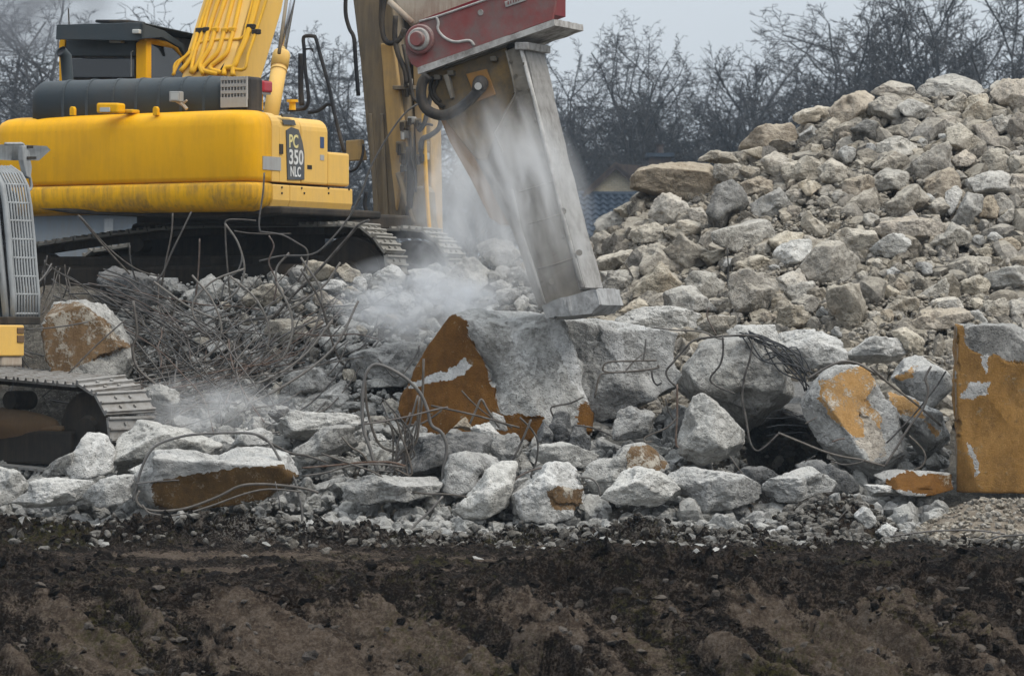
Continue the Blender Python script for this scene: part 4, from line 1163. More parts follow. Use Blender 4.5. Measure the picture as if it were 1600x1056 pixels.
p4 = np.concatenate([heap_pts(3000, 180, 900, 41.0, 45.6, 0.0), heap_pts(1500, 300, 1480, 40.2, 43.2, 0.01)])
scatter('heap_fines', M['gravel_pale'], p4, lsize(len(p4), 0.012, 0.04), 1, 4)
# pale gravel spilling onto the soil along the front
n = 3600
u = rg.uniform(-20, 1420, n); Y = 40.7 - np.abs(rg.normal(0, 1, n)) * (0.5 + 0.9 * sstep(-0.3, 0.35, fbm(np.stack([u / 160, u * 0, u * 0], 1), 3, 301)))
x = (u - CX) / FOC * Y
z = np.maximum(heap_z(x, Y), ground_z(x, Y, False)) + 0.0
keep = rg.uniform(0, 1, n) < np.where(u > 900, 0.62, 1.0) * np.where((u > 1225) & (u < 1410), 0.1, 1)
pf = np.stack([x, Y, z], 1)[keep]
scatter('gravel', M['gravel_pale'], pf, lsize(len(pf), 0.014, 0.075), 2, 5)
n = 700
u = rg.uniform(1380, 1640, n); Y = rg.uniform(39.3, 41.0, n); x = (u - CX) / FOC * Y
pf = np.stack([x, Y, 0.36 * sstep(3.2, 4.3, x) * sstep(38.9, 40.9, Y) - 0.03], 1)
pass
n = 4800
u = rg.uniform(-30, 1640, n); Y = 40.1 - np.abs(rg.normal(0, 0.85, n)); xg = (u - CX) / FOC * Y
pg = np.stack([xg, Y, ground_z(xg, Y)[0] + 0.012], 1)
scatter('muddy_gravel', M['gravel_mud'], pg, lsize(n, 0.01, 0.05), 2, 15)
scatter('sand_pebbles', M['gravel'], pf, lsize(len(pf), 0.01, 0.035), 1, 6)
# clods of soil, thick where the ground is churned
M['clod'] = mat_concrete('soil_clod', (0.004, 0.0034, 0.003), (0.02, 0.0155, 0.012), dust=(0.06, 0.044, 0.03), dust_amt=0.7, island=True, pits=False)
n = 13000
u = rg.uniform(-40, 1640, n); Y = np.concatenate([rg.uniform(30.0, 34.4, n // 2), rg.uniform(33.5, 40.2, n - n // 2)])
x = (u - CX) / FOC * Y
zz, sm, _1, _2, _3, _4, dk = ground_z(x, Y)
keep = rg.uniform(0, 1, n) < np.clip(dk * 1.2 - 0.12, 0.02, 1) * (1 - 0.8 * sm)
pf = np.stack([x, Y, zz - 0.004], 1)[keep][:4200]
scatter('soil_clods', M['clod'], pf, lsize(len(pf), 0.006, 0.05), 2, 7, (0.4, 0.9), 14, 0.5, False)
n = 1500
uc = rg.uniform(-20, 1640, 60); u = np.repeat(uc, 25) + rg.normal(0, 16, n); Y = np.repeat(rg.uniform(39.2, 40.35, 60), 25) + rg.normal(0, 0.12, n)
x = (u - CX) / FOC * Y
zz = np.maximum(heap_z(x, Y), ground_z(x, Y)[0]) + 0.0
scatter('soil_crumbs', M['clod'], np.stack([x, Y, zz], 1), lsize(n, 0.01, 0.05), 2, 9, (0.5, 1.0), 14, 0.5, False)
M['flake'] = mat_concrete('dry_soil_flake', (0.04, 0.032, 0.026), (0.12, 0.098, 0.078), dust=(0.15, 0.125, 0.1), island=True, pits=False)
n = 700
u = rg.uniform(-40, 1640, n); Y = rg.uniform(29.9, 32.7, n); x = (u - CX) / FOC * Y
zz = ground_z(x, Y)[0]
scatter('soil_flakes', M['flake'], np.stack([x, Y, zz + .005], 1), lsize(n, 0.01, 0.05), 2, 8, (0.3, 0.6), 10, 0.3)
# ================================================================== the yellow excavator
EX = Frame((-2.593, 44.8, 1.95), R(26))
ex = empty('excavator', EX.O, -EX.a, 'yellow tracked excavator with rear counterweight towards us and boom raised, behind the rebar heap', 'excavator')
def bx(fr, px0, py0, px1, py1, f0, f1):
    """box whose camera-side face fills the picture rectangle at depth f0"""
    a, b, c, d = fr.L(px0, py1, f0), fr.L(px1, py1, f0), fr.L(px1, py0, f0), fr.L(px0, py0, f0)
    w = Vector((0, f1 - f0, 0))
    return [a, b, b + w, a + w, d, c, c + w, d + w]
def plate(mb, fr, pts, f0, f1):
    A = [fr.L(x, y, f0) for x, y in pts]
    B = [Vector((p.x, f1, p.z)) for p in A]
    return mb.loft(A, B)

def roughen(o, amp, freq=9.0, cuts=7, seed=1):
    """dent and chip a plate: subdivide it and push the surface about"""
    for m in list(o.modifiers): o.modifiers.remove(m)
    bm = bmesh.new(); bm.from_mesh(o.data)
    bmesh.ops.triangulate(bm, faces=[f for f in bm.faces if len(f.verts) > 4])
    for _ in range(6):
        lng = [e for e in bm.edges if e.calc_length() > 0.05]
        if not lng: break
        bmesh.ops.subdivide_edges(bm, edges=lng, cuts=1)
    bmesh.ops.triangulate(bm, faces=bm.faces)
    bm.normal_update()
    vs = list(bm.verts)
    p = np.array([v.co for v in vs]); nn = np.array([v.normal for v in vs])
    d = amp * (fbm(p * freq, 4, seed, 0.6) - 0.9 * np.clip(fbm(p * freq * 0.6 + 5, 2, seed + 3) - 0.2, 0, 1))
    for v, q in zip(vs, p + nn * d[:, None]): v.co = q
    bm.to_mesh(o.data); bm.free()
# counterweight: plan outline with rounded rear corners, stacked in slices
def plan(inset, fwd_r=1.79):
    o = []
    # rear line is slightly slanted; corner at the origin
    
    for k in range(9):                               # right rear corner
        t = math.pi / 2 * k / 8
        rr = 0.20
        o.append(Vector((-rr + math.sin(t) * rr - inset, rr - math.cos(t) * rr + inset)))
    o.append(Vector((-inset, 0.42)))
    o.append(Vector((-3.4 + inset, 0.95)))
    for k in range(9):
        t = math.pi / 2 * k / 8
        rr = 0.3
        o.append(Vector((-2.9 + rr - math.cos(t) * rr + inset, 0.36 + rr - math.sin(t) * rr + inset)) if False else Vector((-3.4 + rr * (1 - math.cos(t)) + inset, 0.45 + rr * (1 - math.sin(t)) + inset)))
    return o
def slices(mb, layers):
    rings = [[(p.x, p.y, z) for p in plan(i)] for i, z in layers]
    n = len(rings[0])
    vs = [q for r in rings for q in r]
    fs = [tuple(range(n)), tuple((len(rings) - 1) * n + k for k in range(n))]
    for a in range(len(rings) - 1):
        for k in range(n):
            j = (k + 1) % n
            fs.append((a * n + k, a * n + j, (a + 1) * n + j, (a + 1) * n + k))
    mb.add(vs, fs)
zt, zs, zb = 4.075 - 1.95, 3.345 - 1.95, 3.085 - 1.95
mb = MB()
slices(mb, [(0.05, zs + 0.012), (0.012, zs + 0.03), (0.0, zs + 0.07), (0.0, zt - 0.17), (0.012, zt - 0.10), (0.04, zt - 0.05), (0.085, zt - 0.018), (0.15, zt)])
cwt = mb.build('counterweight', M['yellow'], ex, smooth=True)
mb = MB()
slices(mb, [(0.16, zb - 0.02), (0.07, zb), (0.02, zb + 0.05), (-0.012, zb + 0.12), (-0.016, zs - 0.03), (0.0, zs), (0.05, zs + 0.012)])
mb.build('lower_counterweight', M['yellow_scuffed'], ex, smooth=True)
# lifting eyes and lamp cover on the top edge
for px in (112, 242):
    mb = MB()
    a = EX.L(px, 176, 0.12 + 0.12 * (392 - px) / 400)
    pts = [(a.x - .028, a.y, a.z - .03), (a.x + .028, a.y, a.z - .03), (a.x + .028, a.y, a.z + .04), (a.x + .014, a.y, a.z + .06), (a.x - .014, a.y, a.z + .06), (a.x - .028, a.y, a.z + .04)]
    mb.loft([Vector(p) for p in pts], [Vector(p) + Vector((0, .05, 0)) for p in pts])
    mb.build('lifting_eye', M['yellow'], ex, 0.006)
mb = MB(); mb.hexa(bx(EX, 150, 161, 184, 177, 0.10, 0.26))
lc = mb.build('lamp_cover', M['yellow'], ex, 0.02)
mb = MB(); mb.hexa(bx(EX, 156, 168, 171, 175, 0.085, 0.12)); mb.build('lamp', M['lamp_lens'], lc)

# side of the upper body
def sidebox(mb, px0, px1, py0, py1, lx0, lx1, ref=0.0):
    a = EX.S(px0, py1, ref); b = EX.S(px1, py1, ref)
    zt_ = EX.S(px0, py0, ref).z; zb_ = EX.S(px0, py1, ref).z
    return mb.box((lx0, a.y, zb_), (lx1, b.y, zt_))
def prof(mb, f0, f1, pts):
    """extrude a cross-section (lx, z) from f0 to f1"""
    return mb.loft([Vector((x, f0, z)) for x, z in pts], [Vector((x, f1, z)) for x, z in pts])
fA = 0.425                                           # counterweight ends here
fB = EX.S(437, 250, 0).y; fC = EX.S(471, 250, 0).y; fD = EX.S(515, 250, 0).y; fE = EX.S(548, 280, 0).y
def sec(r=0.13, dz=0.0, lx=0.0):
    o = [(lx - 1.2, zs + 0.02), (lx, zs + 0.02), (lx, zt - r + dz)]
    for k in range(1, 6):
        t = math.pi / 2 * k / 5
        o.append((lx - r + r * math.cos(t), zt - r + r * math.sin(t) + dz))
    o.append((lx - 1.2, zt + dz))
    return o
mb = MB(); prof(mb, fA + 0.008, fB - 0.006, sec(dz=-0.012)); door = mb.build('pump_door', M['yellow_dusty'], ex, smooth=False, bevel=0.008)
mb = MB(); prof(mb, fB + 0.004, fC - 0.004, sec(dz=-0.03, lx=-0.006)); mid = mb.build('side_panel', M['yellow_dusty'], ex, bevel=0.008)
mb = MB(); prof(mb, fC + 0.004, fD - 0.03, sec(dz=-0.04)); ft = mb.build('fuel_tank', M['yellow_dusty'], ex, bevel=0.02)
zbx = EX.S(520, 238, 0).z
mb = MB(); mb.box((-0.9, fD - 0.025, zs + 0.02), (0.0, fE - 0.02, zbx)); mb.build('tool_box', M['yellow_dusty'], ex, bevel=0.025)
# skirt with rounded lower edge
o = [(-1.0, zb - 0.01), (-0.09, zb - 0.02), (-0.02, zb + 0.03), (0.008, zb + 0.1), (0.008, zs - 0.006), (-1.0, zs - 0.006)]
mb = MB(); prof(mb, fA + 0.01, fB + 0.2, o); mb.build('side_skirt', M['yellow_dusty'], ex, bevel=0.012)
mb = MB(); prof(mb, fB + 0.206, fE + 0.03, o); sk = mb.build('side_skirt', M['yellow_dusty'], ex, bevel=0.012)
for px, py in ((440, 293), (440, 302), (471, 294), (475, 302), (513, 294), (513, 302), (545, 296)):
    a = EX.S(px, py, 0.008)
    mb = MB(); mb.cyl((0.004, a.y, a.z), (0.018, a.y, a.z), 0.011, 8); mb.build('bolt', M['undercarriage'], sk)
# silver panel, decal, latch, labels
def sideplate(px0, py0, px1, py1, name, mat, par=ex, lx=0.003, th=0.006, bev=0.0):
    a = EX.S(px0, py0, 0.0); b = EX.S(px1, py1, 0.0)
    mb = MB(); mb.box((lx, a.y, b.z), (lx + th, b.y, a.z))
    return mb.build(name, mat, par, bev)
sideplate(410, 244, 438, 267, 'cover_plate', M['silver'], door, lx=0.0, th=0.008)
lt = sideplate(436, 225, 442, 241, 'latch', M['undercarriage'], door, lx=0.0, th=0.006)
sideplate(500, 214, 506, 232, 'blue_label', NT('blue_label').bsdf((0.03, 0.06, 0.14), 0.5), ft, lx=0.0, th=0.004)
sideplate(500, 242, 506, 251, 'warning_label', M['silver'], ft, lx=0.0, th=0.004)
sideplate(480, 258, 487, 265, 'small_label', M['undercarriage'], ft, lx=0.0, th=0.004)
dp = [(447, 204), (455, 199), (466, 203), (472, 222), (475, 240), (475, 281), (449, 281)]
A = [EX.S(x, y, 0.0) for x, y in dp]
mb = MB(); mb.loft([Vector((-0.004, p.y, p.z)) for p in A], [Vector((0.006, p.y, p.z)) for p in A])
decal = mb.build('model_decal', M['charcoal'], ex)
for k, (y0, y1) in enumerate(((178, 183), (187, 195))):
    p4_ = [EX.S(x, y, 0.0) for x, y in ((440, y0), (459, y0 + 1), (462, y1 + 1), (443, y1))]
    mb = MB(); mb.loft([Vector((0.0 if k else -0.022, p.y, p.z)) for p in p4_], [Vector((0.007 if k else 0.002, p.y, p.z)) for p in p4_])
    mb.build('decal_stripe', M['charcoal'], ex)
def lettering(txt, px0, px1, py0, py1, mat):
    cu = bpy.data.curves.new('lettering', 'FONT')
    cu.body = txt; cu.size = 1.0; cu.extrude = 0.004; cu.offset = 0.02; cu.resolution_u = 3
    tmp = bpy.data.objects.new('lettering', cu); COL.objects.link(tmp)
    dg = bpy.context.evaluated_depsgraph_get()
    me = bpy.data.meshes.new_from_object(tmp.evaluated_get(dg))
    bpy.data.objects.remove(tmp)
    xs = [v.co.x for v in me.vertices]; ys = [v.co.y for v in me.vertices]
    a = EX.S(px0, py1, 0.0); b = EX.S(px1, py0, 0.0)
    for v in me.vertices:
        t = (v.co.x - min(xs)) / (max(xs) - min(xs)); q = (v.co.y - min(ys)) / (max(ys) - min(ys))
        v.co = (0.0075 + v.co.z * 0.3, a.y + (b.y - a.y) * t, a.z + (b.z - a.z) * q)
    me.materials.clear(); me.materials.append(mat)
    return link('lettering', me, decal)
lettering('PC', 451, 465, 211, 231, M['letter_yellow'])
lettering('350', 451, 473, 235, 257, M['letter_white'])
lettering('NLC', 453, 469, 261, 276, M['letter_white'])

# engine hood with ribs and grille end
hx0 = EX.L(42, 150, 0.5).x; hx1 = EX.L(352, 150, 0.5).x
hz0 = zt - 0.03; hz1 = EX.L(200, 122, 0.5).z
def hood_sec(x, grow=0.0):
    o = [(x, 0.48 - grow, hz0)]
    for k in range(7):
        t = math.pi / 2 * k / 6
        o.append((x, 0.48 - grow + 0.16 * (1 - math.cos(t)), hz1 - 0.16 + (0.16 + grow) * math.sin(t)))
    o += [(x, 0.98, hz1 + grow), (x, 0.98, hz0)]
    return [Vector(p) for p in o]
mb = MB()
xs_ = [hx0 - 0.0, hx0 + 0.05, hx0 + 0.14, hx1 - 0.10, hx1 - 0.03, hx1]
gs = [-0.14, -0.05, 0, 0, -0.03, -0.08]
secs = [hood_sec(x, g) for x, g in zip(xs_, gs)]
n = len(secs[0]); vs = [q for s_ in secs for q in s_]
fs = [tuple(range(n)), tuple((len(secs) - 1) * n + k for k in range(n))]
for a in range(len(secs) - 1):
    for k in range(n):
        j = (k + 1) % n
        fs.append((a * n + k, a * n + j, (a + 1) * n + j, (a + 1) * n + k))
mb.add(vs, fs)
hood = mb.build('engine_hood', M['hood'], ex, smooth=True)
for p in hood.data.polygons: p.use_smooth = len(p.vertices) == 4
for px in (98, 135, 176, 212, 247, 282, 318):
    x = EX.L(px, 150, 0.48).x
    mb = MB(); mb.loft(hood_sec(x - 0.016, 0.008), hood_sec(x + 0.016, 0.008)); mb.build('hood_rib', M['hood'], hood, 0.006)
# grille: light plate with slots, built as bars
gp = [(EX.L(350, 150, 0.62).x)]
gx0 = EX.L(346, 150, 0.42).x; gx1 = EX.L(389, 150, 0.42).x
mb = MB(); mb.box((gx0 - 0.05, 0.47, hz0), (gx1 - 0.02, 0.75, hz1 - 0.02)); gb = mb.build('grille_box', M['black'], ex, 0.03)
zr = [EX.L(360, y, 0.5).z for y in (168, 157, 151, 146, 141, 136, 131, 126, 121)]
for y0, y1 in ((169, 153), (147.5, 142.5), (137, 132), (126.5, 122)):
    z0_, z1_ = EX.L(360, y0, 0.5).z, EX.L(360, y1, 0.5).z
    mb = MB(); mb.box((gx0, 0.40, z0_), (gx1 - 0.02, 0.43, z1_)); mb.build('grille_bar', M['silver'], gb)
for k in range(9):
    x = gx0 + (gx1 - gx0 - 0.03) * k / 8
    mb = MB(); mb.box((x, 0.403, zr[1]), (x + 0.012, 0.435, zr[8])); mb.build('grille_bar', M['silver'], gb)
# work lamp on the hood
mb = MB(); mb.hexa(bx(EX, 264, 143, 281, 159, 0.28, 0.36))
wl = mb.build('work_lamp', M['silver'], ex, 0.008)
mb = MB(); mb.hexa(bx(EX, 266.5, 145.5, 278.5, 156.5, 0.272, 0.29)); mb.build('lens', M['lamp_lens'], wl)
mb = MB(); mb.tube([EX.L(276, 158, 0.33), EX.L(286, 164, 0.33), EX.L(292, 171, 0.33)], 0.018, 6); mb.tube([EX.L(283, 164, 0.33), EX.L(292, 157, 0.33)], 0.012, 6); mb.build('bracket', M['beige'], wl)
# small orange cap beside the lamp cover
mb = MB(); mb.hexa(bx(EX, 191, 171, 207, 177, 0.25, 0.4)); mb.build('filler_cap', M['yellow_pipe'], ex, 0.012)

# ---- cab
fc = 3.15
cab = MB()
plate(cab, EX, [(93, 130), (93, 62), (97, 52), (222, 52), (222, 130)], fc + 0.03, fc + 1.6)
cabo = cab.build('cab', M['black'], ex, 0.01)
mb = MB(); plate(mb, EX, [(92, 128), (92, 66), (95, 61), (102, 61), (99, 90), (99, 128)], fc, fc + 0.08); mb.build('cab_pillar', M['yellow'], cabo, 0.01)
mb = MB(); plate(mb, EX, [(212, 125), (212, 68), (219, 62), (226, 60), (229, 66), (229, 125)], fc - 0.01, fc + 0.1); mb.build('cab_pillar', M['yellow'], cabo, 0.012)
mb = MB(); mb.hexa(bx(EX, 112, 91, 210, 122, fc + 0.005, fc + 0.03)); mb.build('rear_window', M['glass'], cabo, 0.01)
mb = MB(); mb.hexa(bx(EX, 103, 62, 211, 88, fc + 0.0, fc + 0.03)); mb.build('rear_panel', M['hood'], cabo, 0.012)
# right side of the cab: yellow frame round a dark window
xr = EX.L(229, 90, fc + 0.1).x
s0 = EX.S(229, 90, xr).y; s1 = EX.S(288, 90, xr).y
zwt = EX.S(229, 62, xr).z; zwb = EX.S(229, 124, xr).z
mb = MB(); pts = [(xr + 0.006, s0 + .02, zwb), (xr + 0.006, s1 - .02, zwb), (xr + 0.006, s1 - .02, zwt - .16), (xr + .006, s1 - .22, zwt - 0.05), (xr + .006, s0 + .02, zwt - .03)]
mb.loft([Vector(p) for p in pts], [Vector(p) + Vector((-0.06, 0, 0)) for p in pts]); mb.build('side_window', M['glass'], cabo)
mb = MB(); mb.tube([(xr, s0, zwt - 0.01), (xr, s1 - .25, zwt - 0.035), (xr, s1 - .06, zwt - .12), (xr, s1, zwt - 0.22), (xr, s1, zwb)], 0.035, 8); mb.build('window_frame', M['yellow'], cabo, smooth=True)
# roof guard
mb = MB(); plate(mb, EX, [(87, 62), (88, 41), (205, 36), (222, 37), (222, 60), (212, 64)], fc - 0.25, fc - 0.2)
mb.hexa([Vector(p) for p in (EX.L(88, 41, fc - .25), EX.L(222, 37, fc - .25), Vector((EX.L(222, 37, fc - .25).x, fc + 1.75, EX.L(222, 37, fc - .25).z - 0.10)), Vector((EX.L(88, 41, fc - .25).x, fc + 1.75, EX.L(88, 41, fc - .25).z - 0.1)),
         EX.L(88, 39, fc - .25), EX.L(222, 35, fc - .25), Vector((EX.L(222, 35, fc - .25).x, fc + 1.75, EX.L(222, 35, fc - .25).z - 0.10)), Vector((EX.L(88, 39, fc - .25).x, fc + 1.75, EX.L(88, 39, fc - .25).z - 0.1)))])
roof = mb.build('roof_guard', M['hood'], cabo, 0.006)
xg = EX.L(222, 45, fc - .25).x
g0 = EX.S(222, 40, xg).y; g1 = EX.S(290, 50, xg).y
za, zb_ = EX.S(222, 37, xg).z, EX.S(222, 61, xg).z
mb = MB()
pts = [(xg, g0, zb_), (xg, g0, za), (xg, g1 - .45, za - 0.05), (xg, g1 - 0.05, za - .17), (xg, g1, za - .3), (xg, g1 - .1, zb_ - .05), (xg, g1 - .5, zb_ + .04)]
mb.loft([Vector(p) for p in pts], [Vector(p) + Vector((-0.04, 0, 0)) for p in pts]); mb.build('roof_guard_side', M['hood'], cabo, 0.006)
mb = MB(); mb.hexa(bx(EX, 148, 31, 199, 36, fc + .1, fc + .5)); mb.build('roof_hatch', M['black'], cabo, 0.015)
mb = MB(); mb.hexa(bx(EX, 170, 54, 188, 67, fc - 0.12, fc - 0.02)); lm_ = mb.build('rear_lamp', M['silver'], cabo, 0.01)
mb = MB(); mb.hexa(bx(EX, 206, 46, 217, 53, fc - 0.3, fc - 0.2)); mb.build('rear_lamp', M['lamp_lens'], cabo, 0.01)
mb = MB(); mb.tube([EX.L(108, 43, fc + .3), EX.L(107, 14, fc + .3)], 0.009, 6); mb.build('antenna', M['black'], cabo)
# exhaust stack with slanted mouth
a = EX.L(106, 128, 1.5); b = EX.L(103, 88, 1.5)
mb = MB(); mb.tube([a, b, b + Vector((-0.02, -0.07, 0.05))], 0.062, 14, cap=False); mb.build('exhaust_stack', M['hood'], ex, smooth=True)
mb = MB(); mb.cyl(b + Vector((-0.015, -0.05, 0.035)), b + Vector((-0.016, -0.055, 0.04)), 0.056, 14); mb.build('exhaust_mouth', M['black'], ex)
mb = MB(); mb.tube([EX.L(208, 80, fc - 0.02), EX.L(205, 82, fc - 0.05), EX.L(205, 120, fc - 0.02)], 0.008, 5); mb.build('cable', M['graylight'], cabo)

# ---- boom, leaning away from us
BL, BRt = EX.L(305, 125, 3.2).x, EX.L(382, 125, 3.2).x
bp = [(2.9, 3.95 - 1.95), (3.3, 4.75 - 1.95), (3.75, 5.5 - 1.95), (4.15, 6.5 - 1.95), (4.5, 7.7 - 1.95), (5.0, 8.9 - 1.95), (5.9, 9.6 - 1.95), (6.5, 9.7 - 1.95)]
bw = [0.5, 0.62, 0.62, 0.6, 0.58, 0.55, 0.5, 0.4]
vs = []
for i, (f_, z_) in enumerate(bp):
    a = bp[max(i - 1, 0)]; b = bp[min(i + 1, len(bp) - 1)]
    t = Vector((b[0] - a[0], b[1] - a[1])).normalized(); nrm = Vector((t.y, -t.x))          # towards the front
    for x, sgn in ((BL, -1), (BRt, -1), (BRt, 1), (BL, 1)):
        q = nrm * (sgn * bw[i] * 0.5)
        vs.append((x, f_ + q.x, z_ + q.y))
fs = [(0, 1, 2, 3), tuple(len(vs) - 4 + k for k in range(4))]
for i in range(len(bp) - 1):
    for k in range(4):
        j = (k + 1) % 4
        fs.append((i * 4 + k, i * 4 + j, i * 4 + 4 + j, i * 4 + 4 + k))
mb = MB(); mb.add(vs, fs); boom = mb.build('boom', M['yellow_dusty'], ex, 0.02)
# steel lines clipped to the back of the boom
lines = [
 ([(282, 112), (298, 92), (304, 68), (318, 25), (332, -20)], 0.026), ([(272, 117), (274, 100), (290, 88), (309, 68), (350, 62), (378, 60), (385, 40), (398, -10)], 0.017),
 ([(300, 115), (312, 95), (322, 62), (334, 22), (348, -20)], 0.028), ([(318, 116), (313, 100), (328, 75), (337, 45), (352, 0), (358, -20)], 0.028),
 ([(340, 116), (316, 108), (338, 85), (346, 65), (352, 45), (364, 0), (370, -20)], 0.026), ([(346, 114), (328, 106), (352, 86), (360, 65), (366, 45), (376, 0), (381, -20)], 0.026),
 ([(350, 118), (352, 107), (366, 104), (373, 88), (385, 62), (394, 35), (404, 0), (410, -20)], 0.028), ([(364, 119), (366, 103), (384, 60), (391, 40), (402, -5), (406, -20)], 0.03),
 ([(362, 108), (382, 108), (388, 85), (400, 50), (416, 0), (421, -20)], 0.018), ([(270, 118), (280, 98), (296, 84), (308, 78)], 0.017), ([(298, 114), (304, 84), (314, 58), (324, 20), (336, -20)], 0.022)]
def back_f(px, py):
    """depth of the boom's back face under a picture point, a little proud of it"""
    for f_ in np.arange(2.2, 6.0, 0.01):
        p = EX.L(px, py, f_)
        zz = np.interp(f_, [2.9, 3.3, 3.75, 4.15, 4.5], [2.05, 2.95, 3.72, 4.7, 5.9])
        if p.z < zz: pass
        fb = np.interp(p.z, [1.6, 2.0, 2.8, 3.55, 4.55, 5.75], [2.4, 2.58, 2.98, 3.42, 3.84, 4.2])
        if f_ >= fb: return f_ - 0.05
    return 3.0
for pts, r in lines:
    q = [EX.L(x, y, back_f(x, y)) for x, y in pts]
    mb = MB(); mb.tube(smooth_path(q, 4), r, 8); mb.build('hydraulic_line', M['yellow_pipe'], boom, smooth=True)
for pts, r in (([(307, 112), (318, 92), (334, 30), (346, -20)], 0.02), ([(330, 85), (352, 30), (360, -10)], 0.014), ([(344, 112), (372, 60), (390, -10)], 0.012)):
    q = [EX.L(x, y, back_f(x, y) + 0.035) for x, y in pts]
    mb = MB(); mb.tube(smooth_path(q, 4), r, 6); mb.build('hose', M['rubber'], boom, smooth=True)
for px, py in ((312, 48), (323, 47), (337, 47), (352, 48), (364, 47), (392, 42), (400, 50)):
    f_ = back_f(px, py); a = EX.L(px, py, f_)
    mb = MB(); mb.box((a.x - .04, a.y - .035, a.z - .028), (a.x + .04, a.y + .05, a.z + .028)); mb.build('pipe_clamp', M['yellow_pipe'] if px in (337, 352, 364) else M['undercarriage'], boom, 0.012)
# boom cylinder on the near side
def cylinder(px, lab):
    f0 = 2.5
    a, b = EX.L(424 + px, 176, f0), EX.L(440 + px, 84, f0 + 0.35)
    d = (b - a).normalized()
    mb = MB(); mb.tube([a - d * .25, b], 0.083, 20); c = mb.build('boom_cylinder', M['yellow_dusty'], ex, smooth=True)
    mb = MB(); mb.tube([b - d * .17, b - d * 0.012, b + d * .015], [0.094, 0.094, 0.085], 20); mb.build('gland', M['yellow_dusty'], c, smooth=True)
    mb = MB(); mb.tube([b - d * .22, b - d * 0.2], 0.09, 20); mb.build('ring', M['yellow_dusty'], c, smooth=True)
    e = EX.L(458 + px, -18, f0 + 0.68)
    mb = MB(); mb.tube([b, b + (e - b) * 2.2], 0.046, 16); mb.build('rod', M['chrome'], c, smooth=True)
cylinder(0, 'near')
mb = MB(); mb.tube([EX.L(436, 84, 2.62), EX.L(449, -10, 2.95)], 0.02, 8); mb.build('grease_line', M['arm_dusty'], ex, smooth=True)
# red lamp on its yellow post
mb = MB(); mb.hexa(bx(EX, 391, 143, 403, 172, 2.0, 2.12)); ps = mb.build('lamp_post', M['yellow'], ex, 0.008)
mb = MB(); mb.hexa(bx(EX, 386, 126, 412, 144, 1.95, 2.15)); mb.build('warning_lamp', M['redlight'], ps, 0.02)
mb = MB(); mb.hexa(bx(EX, 388, 142.5, 410, 147, 1.96, 2.14)); mb.build('lamp_base', M['graylight'], ps)
# handrails
def rail(pts, f, r=0.02, par=ex, name='handrail'):
    q = [EX.L(x, y, f) for x, y in pts]
    mb = MB(); mb.tube(smooth_path(q, 5), r, 8); return mb.build(name, M['black'], par, smooth=True)
rail([(450, 172), (470, 171), (478, 168), (482, 158), (481, 140), (477, 110), (475, 75), (474, 62), (477, 57), (490, 57), (494, 62), (502, 92), (514, 135), (520, 165), (528, 200), (538, 238)], 2.0)
rail([(482, 176), (495, 174), (505, 168), (512, 163), (519, 164)], 2.0)
rail([(472, 165), (470, 140), (470, 110), (470, 84)], 2.1, 0.03)
rail([(477, 77), (487, 77), (489, 81)], 2.0, 0.01, name='hook')
mb = MB(); mb.cyl(EX.L(457, 172, 1.6), EX.L(457, 160, 1.6), 0.035, 10); mb.cyl(EX.L(457, 160, 1.6), EX.L(457, 156, 1.6), 0.06, 10); mb.build('filler_neck', M['yellow_pipe'], ex, smooth=False)

# ---- arm hanging on the far side of the tracks, dust caked, with its hydraulics
fa = 5.15
mb = MB(); plate(mb, EX, [(549, -60), (603, -60), (612, 0), (628, 90), (640, 200), (638, 262), (628, 320), (628, 372), (588, 372), (582, 300), (572, 200), (562, 90), (551, 0)], fa, fa + 0.34)
arm = mb.build('arm', M['arm_dusty'], ex, 0.02)
mb = MB(); plate(mb, EX, [(594, 68), (614, 68), (620, 110), (634, 225), (628, 280), (618, 330), (604, 200)], fa - 0.05, fa + 0.02); mb.build('arm_rib', M['arm_clean'], arm, 0.015)
for x0, x1 in ((583, 596), (601, 611)):
    mb = MB(); plate(mb, EX, [(x0 - 8, 178), (x0 - 3, 178), (x1 - 4, 345), (x1 - 12, 345)], fa - 0.03, fa + 0.02); mb.build('weld_strip', M['arm_dusty'], arm, 0.008)
mb = MB(); plate(mb, EX, [(640, -60), (672, -60), (673, 200), (676, 372), (654, 372), (648, 200)], fa + 0.1, fa + 0.36); mb.build('arm_plate', M['arm_clean'], arm, 0.012)
mb = MB(); plate(mb, EX, [(600, -60), (640, -60), (652, 372), (625, 372), (636, 220)], fa + 0.2, fa + 0.3); mb.build('arm_web', M['undercarriage'], arm)
mb = MB(); plate(mb, EX, [(540, 220), (562, 218), (568, 250), (541, 252)], fa + 0.05, fa + 0.15); mb.build('bracket', M['arm_clean'], arm, 0.01)
mb = MB(); plate(mb, EX, [(646, 292), (660, 290), (667, 300), (670, 345), (676, 372), (628, 372), (640, 350)], fa - 0.12, fa + 0.1); mb.build('link_cover', M['arm_dusty'], arm, 0.03)
for pts, r, mat in (([(622, 270), (636, 315), (648, 350)], 0.035, 'arm_dusty'), ([(662, 178), (664, 240), (668, 320), (672, 370)], 0.025, 'yellow_pipe'), ([(640, 230), (641, 300), (636, 360)], 0.04, 'rubber')):
    mb = MB(); mb.tube(smooth_path([EX.L(x, y, fa - 0.1) for x, y in pts], 4), r, 8); mb.build('link_rod' if mat != 'rubber' else 'hose', M[mat], arm, smooth=True)
